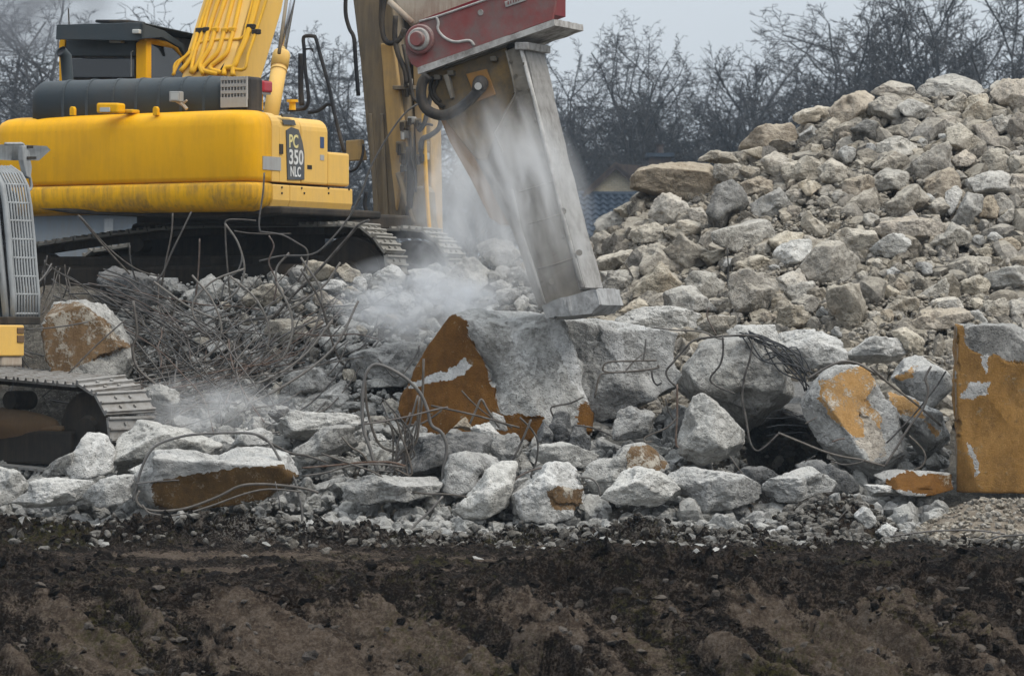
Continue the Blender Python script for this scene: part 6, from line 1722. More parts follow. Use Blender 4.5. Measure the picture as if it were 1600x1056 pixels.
# ================================================================== rebar and wires
reb = {'n': 0}
def rod(pts, r=0.011, label=None, group='single rods sticking out of the rubble', n=5, sides=6, mat='rebar', name='rebar_rod', cat='rebar', wob=0.0):
    r *= 0.8
    q = smooth_path(pts, n) if len(pts) > 2 else [Vector(p) for p in pts]
    o0 = q[0].copy()
    mb = MB(); mb.tube([p - o0 for p in q], r, sides)
    me = mb.mesh(name, M[mat])
    for p in me.polygons: p.use_smooth = True
    o = link(name, me, None, o0)
    tag(o, label, cat, group)
    reb['n'] += 1
    return o
def rp(pts, Y, dY=0.0, **kw):
    """rod through picture points, at distance Y running back by dY along its length"""
    m = max(len(pts) - 1, 1)
    return rod([P(x, y, Y + dY * i / m) for i, (x, y) in enumerate(pts)], **kw)
single = [
 ([(122, 336), (160, 382), (212, 438), (235, 462)], 44.6, .2, .012, 'straight rebar rod leaning across the small gap under the counterweight, longer of the crossing pair'),
 ([(125, 338), (170, 388), (212, 420), (245, 431), (248, 429)], 44.5, .2, .011, 'kinked rebar rod crossing the long leaning rod under the counterweight'),
 ([(270, 333), (268, 365), (260, 405), (252, 450)], 44.6, 0, .011, 'upright rebar rod before the excavator track, steeper of two crossing rods'),
 ([(299, 331), (285, 360), (268, 395), (255, 425), (238, 448)], 44.5, .1, .011, 'slanting rebar rod crossing the upright rod before the excavator track'),
 ([(312, 373), (311, 405), (309, 435), (305, 470)], 44.6, 0, .011, 'short upright rebar rod standing alone before the dark undercarriage'),
 ([(203, 384), (203, 400), (208, 425), (216, 445)], 44.6, 0, .010, 'short thin rod above the ochre boulder heap'),
 ([(400, 345), (372, 343), (354, 345), (352, 360), (354, 400), (356, 425), (360, 470)], 44.5, 0, .012, 'hooked rebar rod with its top bent over before the excavator'),
 ([(366, 361), (385, 364), (400, 365), (425, 366), (455, 365)], 44.5, 0, .009, 'thin rod lying level before the excavator track'),
 ([(413, 270), (411, 300), (405, 345), (406, 362)], 44.4, 0, .011, 'upright dark rod reaching up over the counterweight corner'),
 ([(406, 362), (440, 367), (465, 380), (480, 392), (478, 415), (465, 440)], 44.4, .1, .012, 'curved rod drooping before the end of the near track'),
 ([(378, 398), (377, 410), (370, 425), (352, 440), (345, 470)], 44.4, 0, .011, 'wavy rod with a kink beside the hooked rebar rod'),
 ([(660, 158), (632, 178), (605, 215), (580, 260), (565, 300), (545, 340), (510, 382), (485, 398), (440, 400), (405, 408)], 44.1, .3, .012, 'long thin bowed rod rising across the hanging arm'),
 ([(577, 344), (560, 352), (540, 375), (495, 425), (455, 465), (425, 500)], 44.0, .2, .017, 'thick dark rod slanting before the end of the near track'),
 ([(420, 368), (428, 385), (420, 410), (432, 440), (428, 470)], 44.3, 0, .012, 'twisted rod hanging down before the near track'),
 ([(470, 420), (500, 470), (515, 520), (530, 560), (560, 590), (600, 610)], 43.6, .1, .016, 'heavy bent rod sweeping down the middle of the low heap'),
 ([(500, 480), (540, 478), (580, 476), (620, 479)], 43.8, .1, .010, 'slightly bowed rod lying across the pale gravel in the dust'),
 ([(460, 520), (510, 525), (555, 522), (590, 530)], 43.6, .1, .010, 'bowed rod across the low heap above the large gray slab'),
 ([(208, 783), (214, 755), (225, 722), (240, 699), (262, 688), (300, 679), (360, 676), (398, 678), (420, 690), (440, 722), (458, 745), (466, 770), (472, 800), (472, 846)], 40.55, .0, .015, 'long bent wire rod looping over the brown-bottomed slab and down to the soil'),
 ([(218, 766), (213, 780), (222, 792), (245, 798), (290, 794), (340, 776), (372, 760), (400, 756), (440, 758), (480, 764), (498, 770)], 40.35, .0, .015, 'thick bent bar curling round the lower side of the brown-bottomed slab'),
 ([(222, 788), (236, 802), (280, 804), (330, 790), (380, 772), (420, 764), (470, 768)], 40.3, .0, .012, 'thinner bar lying beside the thick curled bar at the gravel'),
 ([(398, 678), (450, 706), (480, 712), (510, 722)], 40.9, .0, .013, 'straight bar running back from the long bent wire rod'),
 ([(212, 756), (232, 753), (256, 751), (280, 750)], 40.5, .0, .010, 'short straight bar over the brown-bottomed slab'),
 ([(472, 731), (520, 727), (570, 722), (610, 722), (634, 728)], 40.9, .0, .013, 'long level bar running into the rebar bundle, upper of two'),
 ([(472, 744), (510, 738), (545, 728), (590, 725), (632, 730)], 40.8, .0, .013, 'long level bar running into the rebar bundle, lower of two'),
 ([(502, 708), (540, 722), (585, 738), (620, 760), (655, 770), (700, 772), (740, 778)], 40.7, .0, .012, 'bar sagging along the front of the flat gray piece'),
 ([(534, 682), (548, 698), (565, 708), (575, 722)], 40.9, .0, .012, 'short thick bar poking up before the ridge of pale gravel'),
 ([(590, 740), (578, 700), (568, 670), (566, 630), (570, 590), (582, 571), (600, 572), (630, 588), (655, 612), (668, 640), (674, 664), (690, 676), (698, 700), (692, 740), (690, 775)], 40.95, .1, .020, 'thick dark rebar loop arching before the brown face of the big block'),
 ([(692, 775), (670, 800), (650, 818), (638, 834)], 40.5, -.1, .014, 'bar foot reaching from the loop down to the soil'),
 ([(570, 590), (574, 640), (590, 690), (612, 704), (634, 704), (650, 690), (655, 660), (660, 620), (662, 560)], 41.2, .0, .015, 'wavy bar woven through the rebar loop'),
 ([(560, 664), (600, 658), (640, 650), (680, 640), (700, 636)], 41.0, .0, .012, 'bar running level through the rebar loop'),
 ([(640, 665), (662, 660), (690, 640), (675, 634), (740, 648), (790, 662), (812, 668)], 41.3, .0, .013, 'bar running from the loop across the foot of the brown face'),
 ([(590, 560), (620, 590), (650, 555), (655, 540)], 41.4, .1, .010, 'thin bent bar above the rebar loop'),
 ([(721, 610), (740, 630), (765, 650), (800, 668)], 41.6, .0, .010, 'slender bar leaning against the brown face'),
 ([(734, 662), (744, 640), (752, 624), (762, 640), (780, 668)], 41.6, .0, .013, 'rusty bar bent into a peak before the brown face'),
 ([(812, 652), (830, 670), (840, 690), (838, 720), (830, 745), (846, 758)], 41.2, .0, .013, 'bar curling down beside the brown-cornered boulder'),
 ([(830, 655), (815, 690), (800, 720), (788, 735)], 41.0, .0, .013, 'dark bar slanting down beside the pale wedge'),
 ([(788, 768), (810, 745), (840, 732), (870, 730)], 40.8, .0, .012, 'curved bar over the top of the brown-cornered boulder'),
 ([(905, 745), (925, 748), (935, 760), (938, 775)], 40.7, .0, .013, 'small hooked bar before the brown-ended chunk'),
 ([(864, 650), (862, 636), (890, 630), (912, 620)], 41.9, .0, .010, 'thin hooked rod against the big block below the white crack'),
 ([(898, 664), (925, 668), (950, 678), (958, 682)], 41.7, .0, .012, 'dark curved bar below the white crack'),
 ([(929, 622), (936, 590), (946, 583), (990, 580), (1026, 575), (1028, 570)], 42.1, .0, .012, 'bent bar of the rebar frame, lower edge reaching down'),
 ([(952, 582), (942, 578), (950, 566), (990, 564), (1026, 563)], 42.1, .0, .012, 'bent bar of the rebar frame, upper edge'),
 ([(1005, 565), (1008, 545), (1009, 530)], 42.1, .0, .011, 'short upright bar standing on the rebar frame'),
 ([(975, 583), (990, 565), (1005, 552)], 42.15, .1, .010, 'slanting bar crossing the rebar frame'),
 ([(1018, 577), (1020, 592), (1026, 601), (1034, 598)], 42.0, .0, .011, 'small hook hanging from the rebar frame'),
 ([(1022, 512), (1058, 516), (1096, 518), (1120, 528), (1132, 530)], 42.1, .0, .011, 'dark wire lying along the top of the white-streaked block'),
 ([(1062, 608), (1046, 594), (1041, 580), (1052, 566), (1070, 545), (1084, 532), (1110, 527), (1160, 524), (1185, 526)], 41.75, .0, .014, 'wire loop hanging at the sharp end of the tilted gray slab'),
 ([(1129, 525), (1130, 548), (1125, 570), (1110, 590), (1118, 602), (1148, 615)], 41.55, .0, .012, 'pale bent rod hanging over the face of the tilted gray slab'),
 ([(1176, 530), (1172, 560), (1163, 590), (1160, 625), (1165, 650), (1172, 690), (1182, 704), (1195, 698), (1216, 678)], 41.6, .0, .013, 'long bent rod falling over the slab into the dark hollow'),
 ([(1040, 622), (1044, 640), (1052, 656)], 41.7, .0, .010, 'straight pale rod above the angular gray block'),
 ([(1060, 650), (1042, 668), (1010, 682), (1008, 690), (1018, 690)], 41.5, .0, .011, 'dark hook between the angular gray block and the standing boulder'),
 ([(1058, 600), (1058, 650), (1056, 690), (1060, 700)], 41.5, .0, .012, 'dark bar dropping behind the pale standing boulder'),
 ([(1216, 676), (1250, 690), (1290, 706), (1320, 714), (1345, 718), (1382, 728)], 41.15, .0, .014, 'long bar crossing before the dark hollow under the ochre painted slab'),
 ([(1298, 720), (1320, 726), (1345, 722), (1352, 718)], 41.1, .0, .010, 'short bar end below the long hollow bar'),
 ([(1140, 712), (1160, 740), (1185, 765), (1200, 782)], 41.0, .0, .011, 'bar slanting down from the hollow into the gravel'),
 ([(1245, 738), (1260, 720), (1274, 712)], 41.4, .0, .010, 'short bar standing inside the dark hollow'),
 ([(1382, 728), (1400, 700), (1420, 668), (1443, 636), (1450, 610), (1446, 590), (1455, 572)], 41.2, .0, .015, 'thick bar bent up between the ochre painted slab and the wall block'),
 ([(1385, 692), (1405, 672), (1430, 645), (1460, 608), (1478, 580)], 41.3, .0, .011, 'thin straight bar crossing the thick bent bar near the wall block'),
 ([(1420, 680), (1440, 700), (1446, 715), (1440, 728), (1428, 734)], 41.2, .0, .013, 'curled bar between ochre painted slab and ochre patched chunk'),
 ([(1360, 573), (1390, 600), (1430, 630), (1470, 665)], 41.3, .1, .014, 'dark bar running down in the gap behind the ochre painted slab'),
 ([(1262, 592), (1290, 575), (1315, 565), (1340, 568), (1362, 580), (1378, 588)], 41.4, .0, .017, 'double thick wire lying over the top of the ochre painted slab'),
 ([(1276, 652), (1265, 658), (1258, 662)], 41.2, .0, .009, 'short pale stub on the dark side of the ochre painted slab'),
 ([(1300, 690), (1312, 686), (1320, 685)], 41.0, .0, .009, 'short pale stub low on the dark side of the ochre painted slab'),
 ([(1136, 385), (1138, 420), (1136, 445)], 43.4, .0, .008, 'thin bar standing before the large squarish boulder'),
 ([(975, 410), (985, 425), (990, 435)], 43.2, .0, .007, 'thin wire before the pointed buff boulder'),
 ([(1120, 525), (1105, 495), (1108, 480)], 43.0, .0, .009, 'thin rod behind the wires above the light flat slab'),
 ([(1280, 840), (1300, 822), (1320, 800), (1330, 790)], 39.6, .2, .007, 'thin stick leaning on the dark dirt heap'),
 ([(1390, 838), (1450, 830), (1520, 828), (1570, 834)], 38.6, .0, .010, 'long thin root lying on the sandy spoil'),
 ([(1540, 848), (1560, 838), (1600, 835), (1640, 832)], 38.4, .0, .011, 'dark stick lying at the edge of the sandy spoil'),
 ([(430, 752), (436, 780), (440, 800)], 40.3, .0, .007, 'thin wire end beside the curled bar'),
 ([(66, 620), (100, 590), (150, 540), (195, 500)], 42.75, .0, .010, 'straight rod lying across the soil-stained boulder, steeper of two'),
 ([(40, 515), (80, 512), (110, 508), (138, 503)], 42.7, .0, .010, 'level rod touching the soil-stained boulder'),
 ([(208, 470), (214, 520), (207, 545), (215, 575), (240, 598), (270, 620), (310, 628), (370, 630)], 43.0, .0, .017, 'thick bowed bar rounding the soil-stained boulder'),
 ([(255, 634), (300, 635), (350, 640)], 42.5, .0, .010, 'level rod end in the dust beyond the small track'),
]
for pts, Y, dY, r, lab in single:
    rp(pts, Y, dY, r=r, label=lab)
rr = random.Random(11)
# bundle of black wires between the two slabs
for k in range(16):
    a = (1150 + rr.uniform(0, 25), 520 + rr.uniform(-4, 8)); b = (1190 + rr.uniform(-10, 20), 540 + rr.uniform(-15, 25)); c_ = (1230 + rr.uniform(-15, 20), 565 + rr.uniform(-22, 22)); d_ = (1262 + rr.uniform(-5, 12), 590 + rr.uniform(-14, 22))
    rp([a, b, c_, d_], 41.9 + rr.uniform(-.12, .15), 0, r=.010, label='black wire in the springy bundle between tilted gray slab and ochre painted slab', group='black wires between the slabs', mat='wire_dark', name='wire', cat='wire')
for k in range(4):
    y = 645 + k * 9 + rr.uniform(-3, 3)
    rp([(1195 + rr.uniform(-5, 5), y + 8), (1225 + rr.uniform(-12, 12), y + rr.uniform(-14, 10)), (1262 + rr.uniform(0, 6), y + rr.uniform(-6, 6))], 42.0 + rr.uniform(-.1, .1), 0, r=.006, label='black wire inside the hollow under the tilted gray slab', group='black wires in the hollow', mat='wire_dark', name='wire', cat='wire')
# bundle at the loop
for k in range(14):
    a = (628 + rr.uniform(-45, 35), 640 + rr.uniform(-25, 25)); b = (625 + rr.uniform(-25, 25), 680 + rr.uniform(-18, 15)); c_ = (632 + rr.uniform(-20, 18), 722 + rr.uniform(-18, 18)); d_ = (620 + rr.uniform(-35, 35), 745 + rr.uniform(-15, 20))
    rp([a, b, c_, d_], 41.15 + rr.uniform(-.15, .15), 0, r=.012, label='bent bar in the knot of rebar before the brown face', group='bars in the rebar knot')
# the great tangle
G1 = 'rods of the rebar tangle'
def heapY(x, y, d):
    h = heap_hit(min(max(x, 20), 860), y)
    return (h if h else 44.9) - d
NEAR = [('the soil-stained boulder', 140, 535), ('the cab guard', 40, 430), ('the gray pointed chunk', 330, 445), ('the squarish buff block', 445, 520), ('the ridge-backed chunk', 480, 600), ('the small track end', 230, 640), ('the large gray slab', 620, 565),
        ('the buff track-side chunk', 500, 425), ('the pinkish tan chunk', 512, 470), ('the dusty hollow', 330, 640), ('the dark beam end', 210, 455), ('the light flat-topped boulder', 500, 665), ('the rebar loop', 590, 620)]
def near(p): return min(NEAR, key=lambda q: math.hypot(q[1] - p[0], q[2] - p[1]))[0]
def tangle(n, gen, lab):
    for k in range(n):
        pts = gen(k)
        d = rr.uniform(0.08, 0.55)
        kind_ = lab.split(' rod')[0] + ' rod'
        a_, b_ = near(pts[0]), near(pts[-1])
        kind_ = kind_.replace(' rod', ' tangle rod')
        lb = f'{kind_} from {a_} to {b_}' if a_ != b_ else f'{kind_} lying by {a_}'
        Y0, Y1 = heapY(*pts[0], d), heapY(*pts[-1], d)
        Y0 = min(max(Y0, 42.6), 44.7); Y1 = min(max(Y1, 42.4), 44.7)
        m = len(pts) - 1
        rod([P(x, y, Y0 + (Y1 - Y0) * i / m + rr.uniform(-.06, .06)) for i, (x, y) in enumerate(pts)], r=rr.uniform(.007, .0115), label=lb, group=G1, n=4, sides=5)
def arc(x0, y0, ang, L, bend, n=6, jit=3):
    o = []; x, y, a = x0, y0, ang
    for k in range(n):
        o.append((x + rr.uniform(-jit, jit), y + rr.uniform(-jit, jit)))
        x += math.cos(a) * L / (n - 1); y += math.sin(a) * L / (n - 1); a += bend / (n - 1)
    return o
tangle(26, lambda k: arc(rr.uniform(60, 190), rr.uniform(412, 480), R(rr.uniform(8, 38)), rr.uniform(160, 330), R(rr.uniform(-30, 75)), 7, 5), 'long sweeping rod streaming down from the upper end of the rebar tangle')
tangle(58, lambda k: arc(rr.uniform(330, 610), rr.uniform(450, 570), R(rr.uniform(112, 158)), rr.uniform(170, 340), R(rr.uniform(15, 105)), 7, 5), 'curved rod curving down across the low heap in the rebar tangle')
tangle(32, lambda k: arc(rr.uniform(190, 300), rr.uniform(560, 660), R(rr.uniform(-32, -5)), rr.uniform(150, 330), R(rr.uniform(-35, 5))), 'low rod spreading from the dusty foot of the rebar tangle')
tangle(20, lambda k: arc(rr.uniform(220, 380), rr.uniform(430, 540), R(rr.uniform(60, 110)), rr.uniform(60, 150), R(rr.uniform(-50, 50)), 5), 'short steep rod inside the rebar tangle')
tangle(12, lambda k: arc(rr.uniform(62, 120), rr.uniform(395, 440), R(rr.uniform(70, 125)), rr.uniform(40, 110), R(rr.uniform(-60, 60)), 5), 'crooked rod behind the barred cab guard')
tangle(14, lambda k: arc(rr.uniform(5, 50), rr.uniform(535, 560), R(rr.uniform(15, 120)), rr.uniform(40, 70), R(rr.uniform(-30, 30)), 4, 1), 'stubby rod under the barred cab guard')

for k, (pts, lab) in enumerate([
    ([(300, 430), (332, 470), (346, 520), (322, 560), (268, 592)], 'pale rebar loop bending round below the gray pointed chunk, tightest of the sweeping loops'),
    ([(360, 432), (402, 470), (421, 522), (400, 572), (338, 602)], 'pale rebar loop sweeping down from between gray pointed chunk and squarish buff block'),
    ([(432, 440), (457, 500), (441, 560), (380, 602), (298, 622)], 'long pale rebar loop passing in front of the squarish buff block'),
    ([(470, 402), (503, 462), (482, 532), (430, 582), (350, 612)], 'long pale rebar loop starting under the near track end'),
    ([(392, 562), (332, 532), (300, 482), (330, 441), (382, 420)], 'pale rebar loop opening towards the buff chunks under the undercarriage'),
    ([(240, 440), (300, 482), (360, 502), (432, 492), (500, 452), (532, 410)], 'wide pale rod hanging like a garland across the low heap'),
    ([(520, 500), (470, 560), (400, 600), (310, 618), (240, 600)], 'outermost pale rod sweeping from the low heap back to the small track'),
    ([(560, 470), (520, 545), (440, 605), (360, 640), (290, 655)], 'pale rod sweeping down over the ridge-backed chunk'),
    ([(352, 350), (372, 380), (382, 420), (372, 452), (352, 470)], 'pale bent rod dropping from the hooked rebar rod'),
    ([(452, 395), (432, 420), (436, 452), (456, 470), (480, 462)], 'pale S-shaped rod before the buff track-side chunk'),
]):
    Ya = [min(max(heapY(x, y, .5), 42.5), 44.6) for x, y in pts]
    rod([P(x, y, sum(Ya) / len(Ya)) for x, y in pts], r=.0145, label=lab, group='sweeping loops of the rebar tangle', mat='rebar_light')

# weathered concrete beam lying under the tangle
rock([(150, 425), (180, 415), (235, 432), (270, 452), (255, 500), (215, 492), (165, 450)], 'dark', label='dark concrete beam end buried under the upper rebar tangle', Y=44.9, depth=0.6, name='concrete_beam', cat='concrete beam', zone='heap', sub=5)

# ================================================================== house behind the mound
HY_ = 176.0
hs_ = HY_ / FOC
def hpt(px, py, dy=0): return P(px, py, HY_ + dy)
house = empty('house', (hpt(960, 300).x, HY_, 0), 0, 'small house with buff brick gable and blue-gray tiled wing roof behind the mound', 'house')
HO = Vector((hpt(960, 300).x, HY_, 0))
def hl(px, py, dy=0.0):
    v = P(px, py, HY_) - HO
    return Vector((v.x, dy, v.z))
def mat_brick():
    t = NT('buff_brick')
    b = t.n('ShaderNodeTexBrick')
    b.inputs['Scale'].default_value = 1.0
    for k_, v_ in (('Brick Width', 0.22), ('Row Height', 0.075), ('Mortar Size', 0.012)): b.inputs[k_].default_value = v_
    b.inputs['Color1'].default_value = (0.52, 0.44, 0.3, 1); b.inputs['Color2'].default_value = (0.42, 0.34, 0.22, 1); b.inputs['Mortar'].default_value = (0.3, 0.27, 0.22, 1)
    m = t.coord('Object', rot=(R(90), 0, 0)); t.l(m, b.inputs['Vector'])
    return t.bsdf(b.outputs['Color'], 0.9)
M['brick'] = mat_brick()
M['brown_roof'] = mat_paint('brown_roof_tile', (0.045, 0.034, 0.033), dust_amt=0.05, rough=0.8)
M['chimney'] = mat_paint('dark_chimney_brick', (0.04, 0.033, 0.036), dust_amt=0.05, rough=0.9)
M['slate'] = mat_paint('blue_gray_tile', (0.035, 0.05, 0.072), dirt=(0.02, 0.025, 0.03), dust=(0.2, 0.22, 0.25), dust_amt=0.1, rough=0.35, scale=0.8)
mb = MB(); q = [hl(925, 300), hl(1000, 300), hl(962, 258)]
q = [hl(922, 306), hl(1003, 306), hl(1003, 297), hl(962, 262), hl(922, 297)]
mb.loft(q, [v + Vector((0, 6, 0)) for v in q]); mb.build('gable_wall', M['brick'], house)
for a_, b_ in (((912, 303), (962, 256)), ((1016, 303), (962, 256))):
    mb = MB(); A_ = [hl(*a_), hl(*b_), hl(b_[0], b_[1] + 9), hl(a_[0], a_[1] + 9)]
    mb.loft([v + Vector((0, -.35, 0)) for v in A_], [v + Vector((0, -.2, 0)) for v in A_]); mb.build('verge_board', M['brown_roof'], house)
    mb = MB(); A_ = [hl(a_[0], a_[1] - 3), hl(b_[0], b_[1] - 3), hl(b_[0], b_[1] + 1), hl(a_[0], a_[1] + 1)]
    mb.loft([v + Vector((0, -.4, 0)) for v in A_], [v + Vector((0, 6.2, 0)) for v in A_]); mb.build('roof', M['brown_roof'], house)
# a second ridge running away to the mound side
mb = MB(); mb.loft([hl(962, 256, .1), hl(1030, 260, .1), hl(1060, 300, .1), hl(1000, 306, .1)], [hl(962, 256, 3.5) , hl(1030, 256, 3.5), hl(1060, 256, 3.5), hl(1000, 256, 3.5)]); mb.build('main_roof', M['brown_roof'], house)
mb = MB(); mb.box(tuple(hl(1017, 262, 2.0)), tuple(hl(1051, 241, 2.9))); chm = mb.build('chimney', M['chimney'], house)
mb = MB(); mb.box(tuple(hl(1013, 242, 1.9)), tuple(hl(1056, 236, 3.0))); mb.build('chimney_cap', M['slate'], chm)
mb = MB(); mb.tube([hl(1034, 237, 2.4), hl(1034, 226, 2.4), hl(1034, 222, 2.4)], [.17, .13, .16], 10); mb.build('chimney_pot', M['chimney'], chm)
mb = MB(); mb.box(tuple(hl(880, 540, 0.6)), tuple(hl(1075, 350, 6.0))); mb.build('wall', M['brick'], house)
# tiled wing roof: every tile its own piece
tm = MB()
nseg = 8
for i in range(nseg):
    x0, x1 = i / nseg, (i + 1) / nseg
    h0, h1 = .06 * math.sin(x0 * 2 * math.pi), .05 * math.sin(x1 * 2 * math.pi)
    tm.hexa([(x0 * .31, 0, h0), (x1 * .31, 0, h1), (x1 * .31, .40, h1), (x0 * .31, .40, h0), (x0 * .31, 0, h0 + .075), (x1 * .31, 0, h1 + .075), (x1 * .31, .40, h1 + .022), (x0 * .31, .40, h0 + .022)])
tmesh = tm.mesh('roof_tile', M['slate'])
ridge = hl(890, 304, -0.2); ang = R(38)
wing = MB(); ex_ = hl(1072, 304, -.2)
up_ = Vector((0, -math.cos(ang), -math.sin(ang)))
A_ = [ridge, ex_, ex_ + up_ * 3.2, ridge + up_ * 3.2]
wing.loft([v + Vector((0, 0, -.08)) for v in A_], [v + Vector((0, .1, -.2)) for v in A_]); wr = wing.build('wing_roof', M['slate'], house)
for rI in range(8):
    for cI in range(15):
        o = link('roof_tile', tmesh, wr)
        o.matrix_local = Matrix.Translation(ridge + Vector((cI * .305, 0, .01)) + up_ * (.40 + rI * .335)) @ Matrix.Rotation(ang - R(3), 4, 'X')
mb = MB(); mb.tube([ridge + Vector((0, 0, .0)), ex_], .12, 8); mb.build('ridge_tile', M['slate'], house, smooth=True)
# gray shed seen under the excavator
shed = empty('shed', (P(140, 380, 120).x, 120, 0), 0, 'gray low shed seen through the gap between counterweight and track', 'shed')
s0, s1 = P(20, 336, 120), P(330, 336, 120)
M['shed'] = mat_paint('gray_cladding', (0.15, 0.175, 0.2), dust_amt=0.1, rough=0.7)
w_ = s1.x - s0.x
mb = MB(); mb.box((-w_ / 2, 0, 0), (w_ / 2, 8, s0.z)); mb.build('wall', M['shed'], shed)
mb = MB(); mb.box((-w_ / 2 - .3, -.3, s0.z + .02), (w_ / 2 + .3, 8.3, s0.z + .3)); mb.build('roof', M['slate'], shed)
dx = P(170, 345, 120).x - P(140, 380, 120).x
mb = MB(); mb.box((dx - .12, -.06, 0), (dx + .12, -.004, s0.z - .1)); mb.build('downpipe', M['graylight'], shed)

# ================================================================== bare winter trees
def mat_bark():
    t = NT('wet_bark')
    a = t.noise(t.coord('Object'), 3, 4)
    rnd = t.n('ShaderNodeObjectInfo').outputs['Random']
    c = t.ramp(a, [(0.35, (0.035, 0.035, 0.037)), (0.65, (0.07, 0.068, 0.068))])
    return t.bsdf(c, 0.95, spec=0.1)
M['bark'] = mat_bark()
def grow(seed, H, spread, fan, levels=5, lead=0.0):
    """list of (level, p0, p1, r0, r1): a trunk, ascending limbs, branches and fine twigs"""
    rg_ = random.Random(seed)
    segs = []
    def br(p, d, L, r, lev):
        n = (5, 6, 4, 3, 2, 1)[lev]
        bias = (0.02, 0.08 + fan * .5, 0.03 + fan * .4, 0.0 + fan * .25, -0.02 + fan * .15, -0.03)[lev]
        wig = (0.05, 0.13, 0.17, 0.2, 0.22, 0.25)[lev]
        pts = [p]
        for i in range(n):
            d = (d + Vector((rg_.gauss(0, wig), rg_.gauss(0, wig), rg_.gauss(0, wig * .6) + bias))).normalized()
            q = pts[-1] + d * (L / n)
            segs.append((lev, pts[-1], q, r * (1 - 0.6 * i / n), r * (1 - 0.6 * (i + 1) / n)))
            pts.append(q)
            if lev >= levels: continue
            t = (i + 1) / n
            if lev == 0 and t < 0.45: continue
            m = (2 if t < 1 else 4, rg_.choice((1, 2)), rg_.choice((1, 2)), rg_.choice((1, 2, 2)), rg_.choice((2, 3)))[lev]
            for _ in range(m):
                az = rg_.uniform(0, 2 * math.pi)
                a = Vector((math.cos(az), math.sin(az), 0)); a = (a - d * a.dot(d)).normalized()
                th = R((rg_.uniform(28, 58), rg_.uniform(28, 55), rg_.uniform(28, 60), rg_.uniform(30, 65), rg_.uniform(30, 65))[lev]) * spread
                if lev == 0 and t == 1 and _ == 0: th *= 0.3
                nd = (d * math.cos(th) + a * math.sin(th)).normalized()
                Lc = (H * rg_.uniform(0.36, 0.5), L * rg_.uniform(.4, .62), L * rg_.uniform(.42, .65), L * rg_.uniform(.42, .65), L * rg_.uniform(.45, .7))[lev] * (1.05 - 0.35 * t * (lev > 0))
                br(q, nd, Lc, r * (1 - 0.6 * t) * rg_.uniform(0.5, 0.7), lev + 1)
    br(Vector((0, 0, 0)), Vector((lead, 0, 1)).normalized(), H * 0.36, H * 0.026, 0)
    zs_ = sorted(s_[2].z for s_ in segs)
    k = H / zs_[int(len(zs_) * 0.995)]
    return [(l, a * k, b * k, r0 * k, r1 * k) for l, a, b, r0, r1 in segs]
def tubes_np(segs, minr, sides=3):
    a = np.array([s_[1] for s_ in segs]); b = np.array([s_[2] for s_ in segs])
    r0 = np.maximum([s_[3] for s_ in segs], minr)[:, None]; r1 = np.maximum([s_[4] for s_ in segs], minr)[:, None]
    d = b - a; d /= np.linalg.norm(d, axis=1)[:, None] + 1e-9
    up = np.where(np.abs(d[:, 2:3]) > 0.9, np.array([[1.0, 0, 0]]), np.array([[0, 0, 1.0]]))
    u = np.cross(d, up); u /= np.linalg.norm(u, axis=1)[:, None]
    w = np.cross(d, u)
    V = []
    for base, r in ((a, r0), (b, r1)):
        for k in range(sides):
            t = 2 * math.pi * k / sides
            V.append(base + (u * math.cos(t) + w * math.sin(t)) * r)
    V = np.stack(V, 1)
    n = len(a)
    F = []
    for k in range(sides):
        j = (k + 1) % sides
        F.append([k, j, sides + j, sides + k])
    F = (np.array(F)[None] + (np.arange(n) * 2 * sides)[:, None, None]).reshape(-1, 4)
    return V.reshape(-1, 3), F
KINDS = {}
for nm, seed, spread, fan, lev, lead in (('oak', 3, 1.1, 0.02, 5, 0.05), ('oak2', 8, 1.0, 0.05, 5, -0.05), ('fan', 14, 0.75, 0.12, 5, 0.0), ('fan2', 21, 0.7, 0.14, 5, 0.06), ('lime', 33, 0.7, 0.08, 5, 0.0), ('oak3', 45, 1.15, 0.0, 5, 0.1)):
    sg = grow(seed, 15.0, spread, fan, lev, lead)
    print('TREE', nm, len(sg))
    if len(sg) > 12500:
        low = [s_ for s_ in sg if s_[0] < 5]; hi = [s_ for s_ in sg if s_[0] >= 5]
        random.Random(seed).shuffle(hi); sg = low + hi[:max(0, 12500 - len(low))]
    tv, tf = tubes_np([s_ for s_ in sg if s_[0] <= 2], 0.03, 5)
    cv_, cf = tubes_np([s_ for s_ in sg if s_[0] > 2], 0.0105, 3)
    KINDS[nm] = (mesh_np('trunk', tv, tf, [M['bark']]), mesh_np('crown', cv_, cf, [M['bark']]))
def tree(kind, px, top, Y, rz, label, sx=1.0, group='bare trees behind the demolition site'):
    b = P(px, 528, Y)
    zt_ = zimg(top, Y)
    t = empty('bare_tree', (b.x, Y, 0), rz, label, 'tree', group)
    t.scale = (zt_ / 15 * sx, zt_ / 15 * sx, zt_ / 15)
    link('trunk', KINDS[kind][0], t); link('crown', KINDS[kind][1], t)
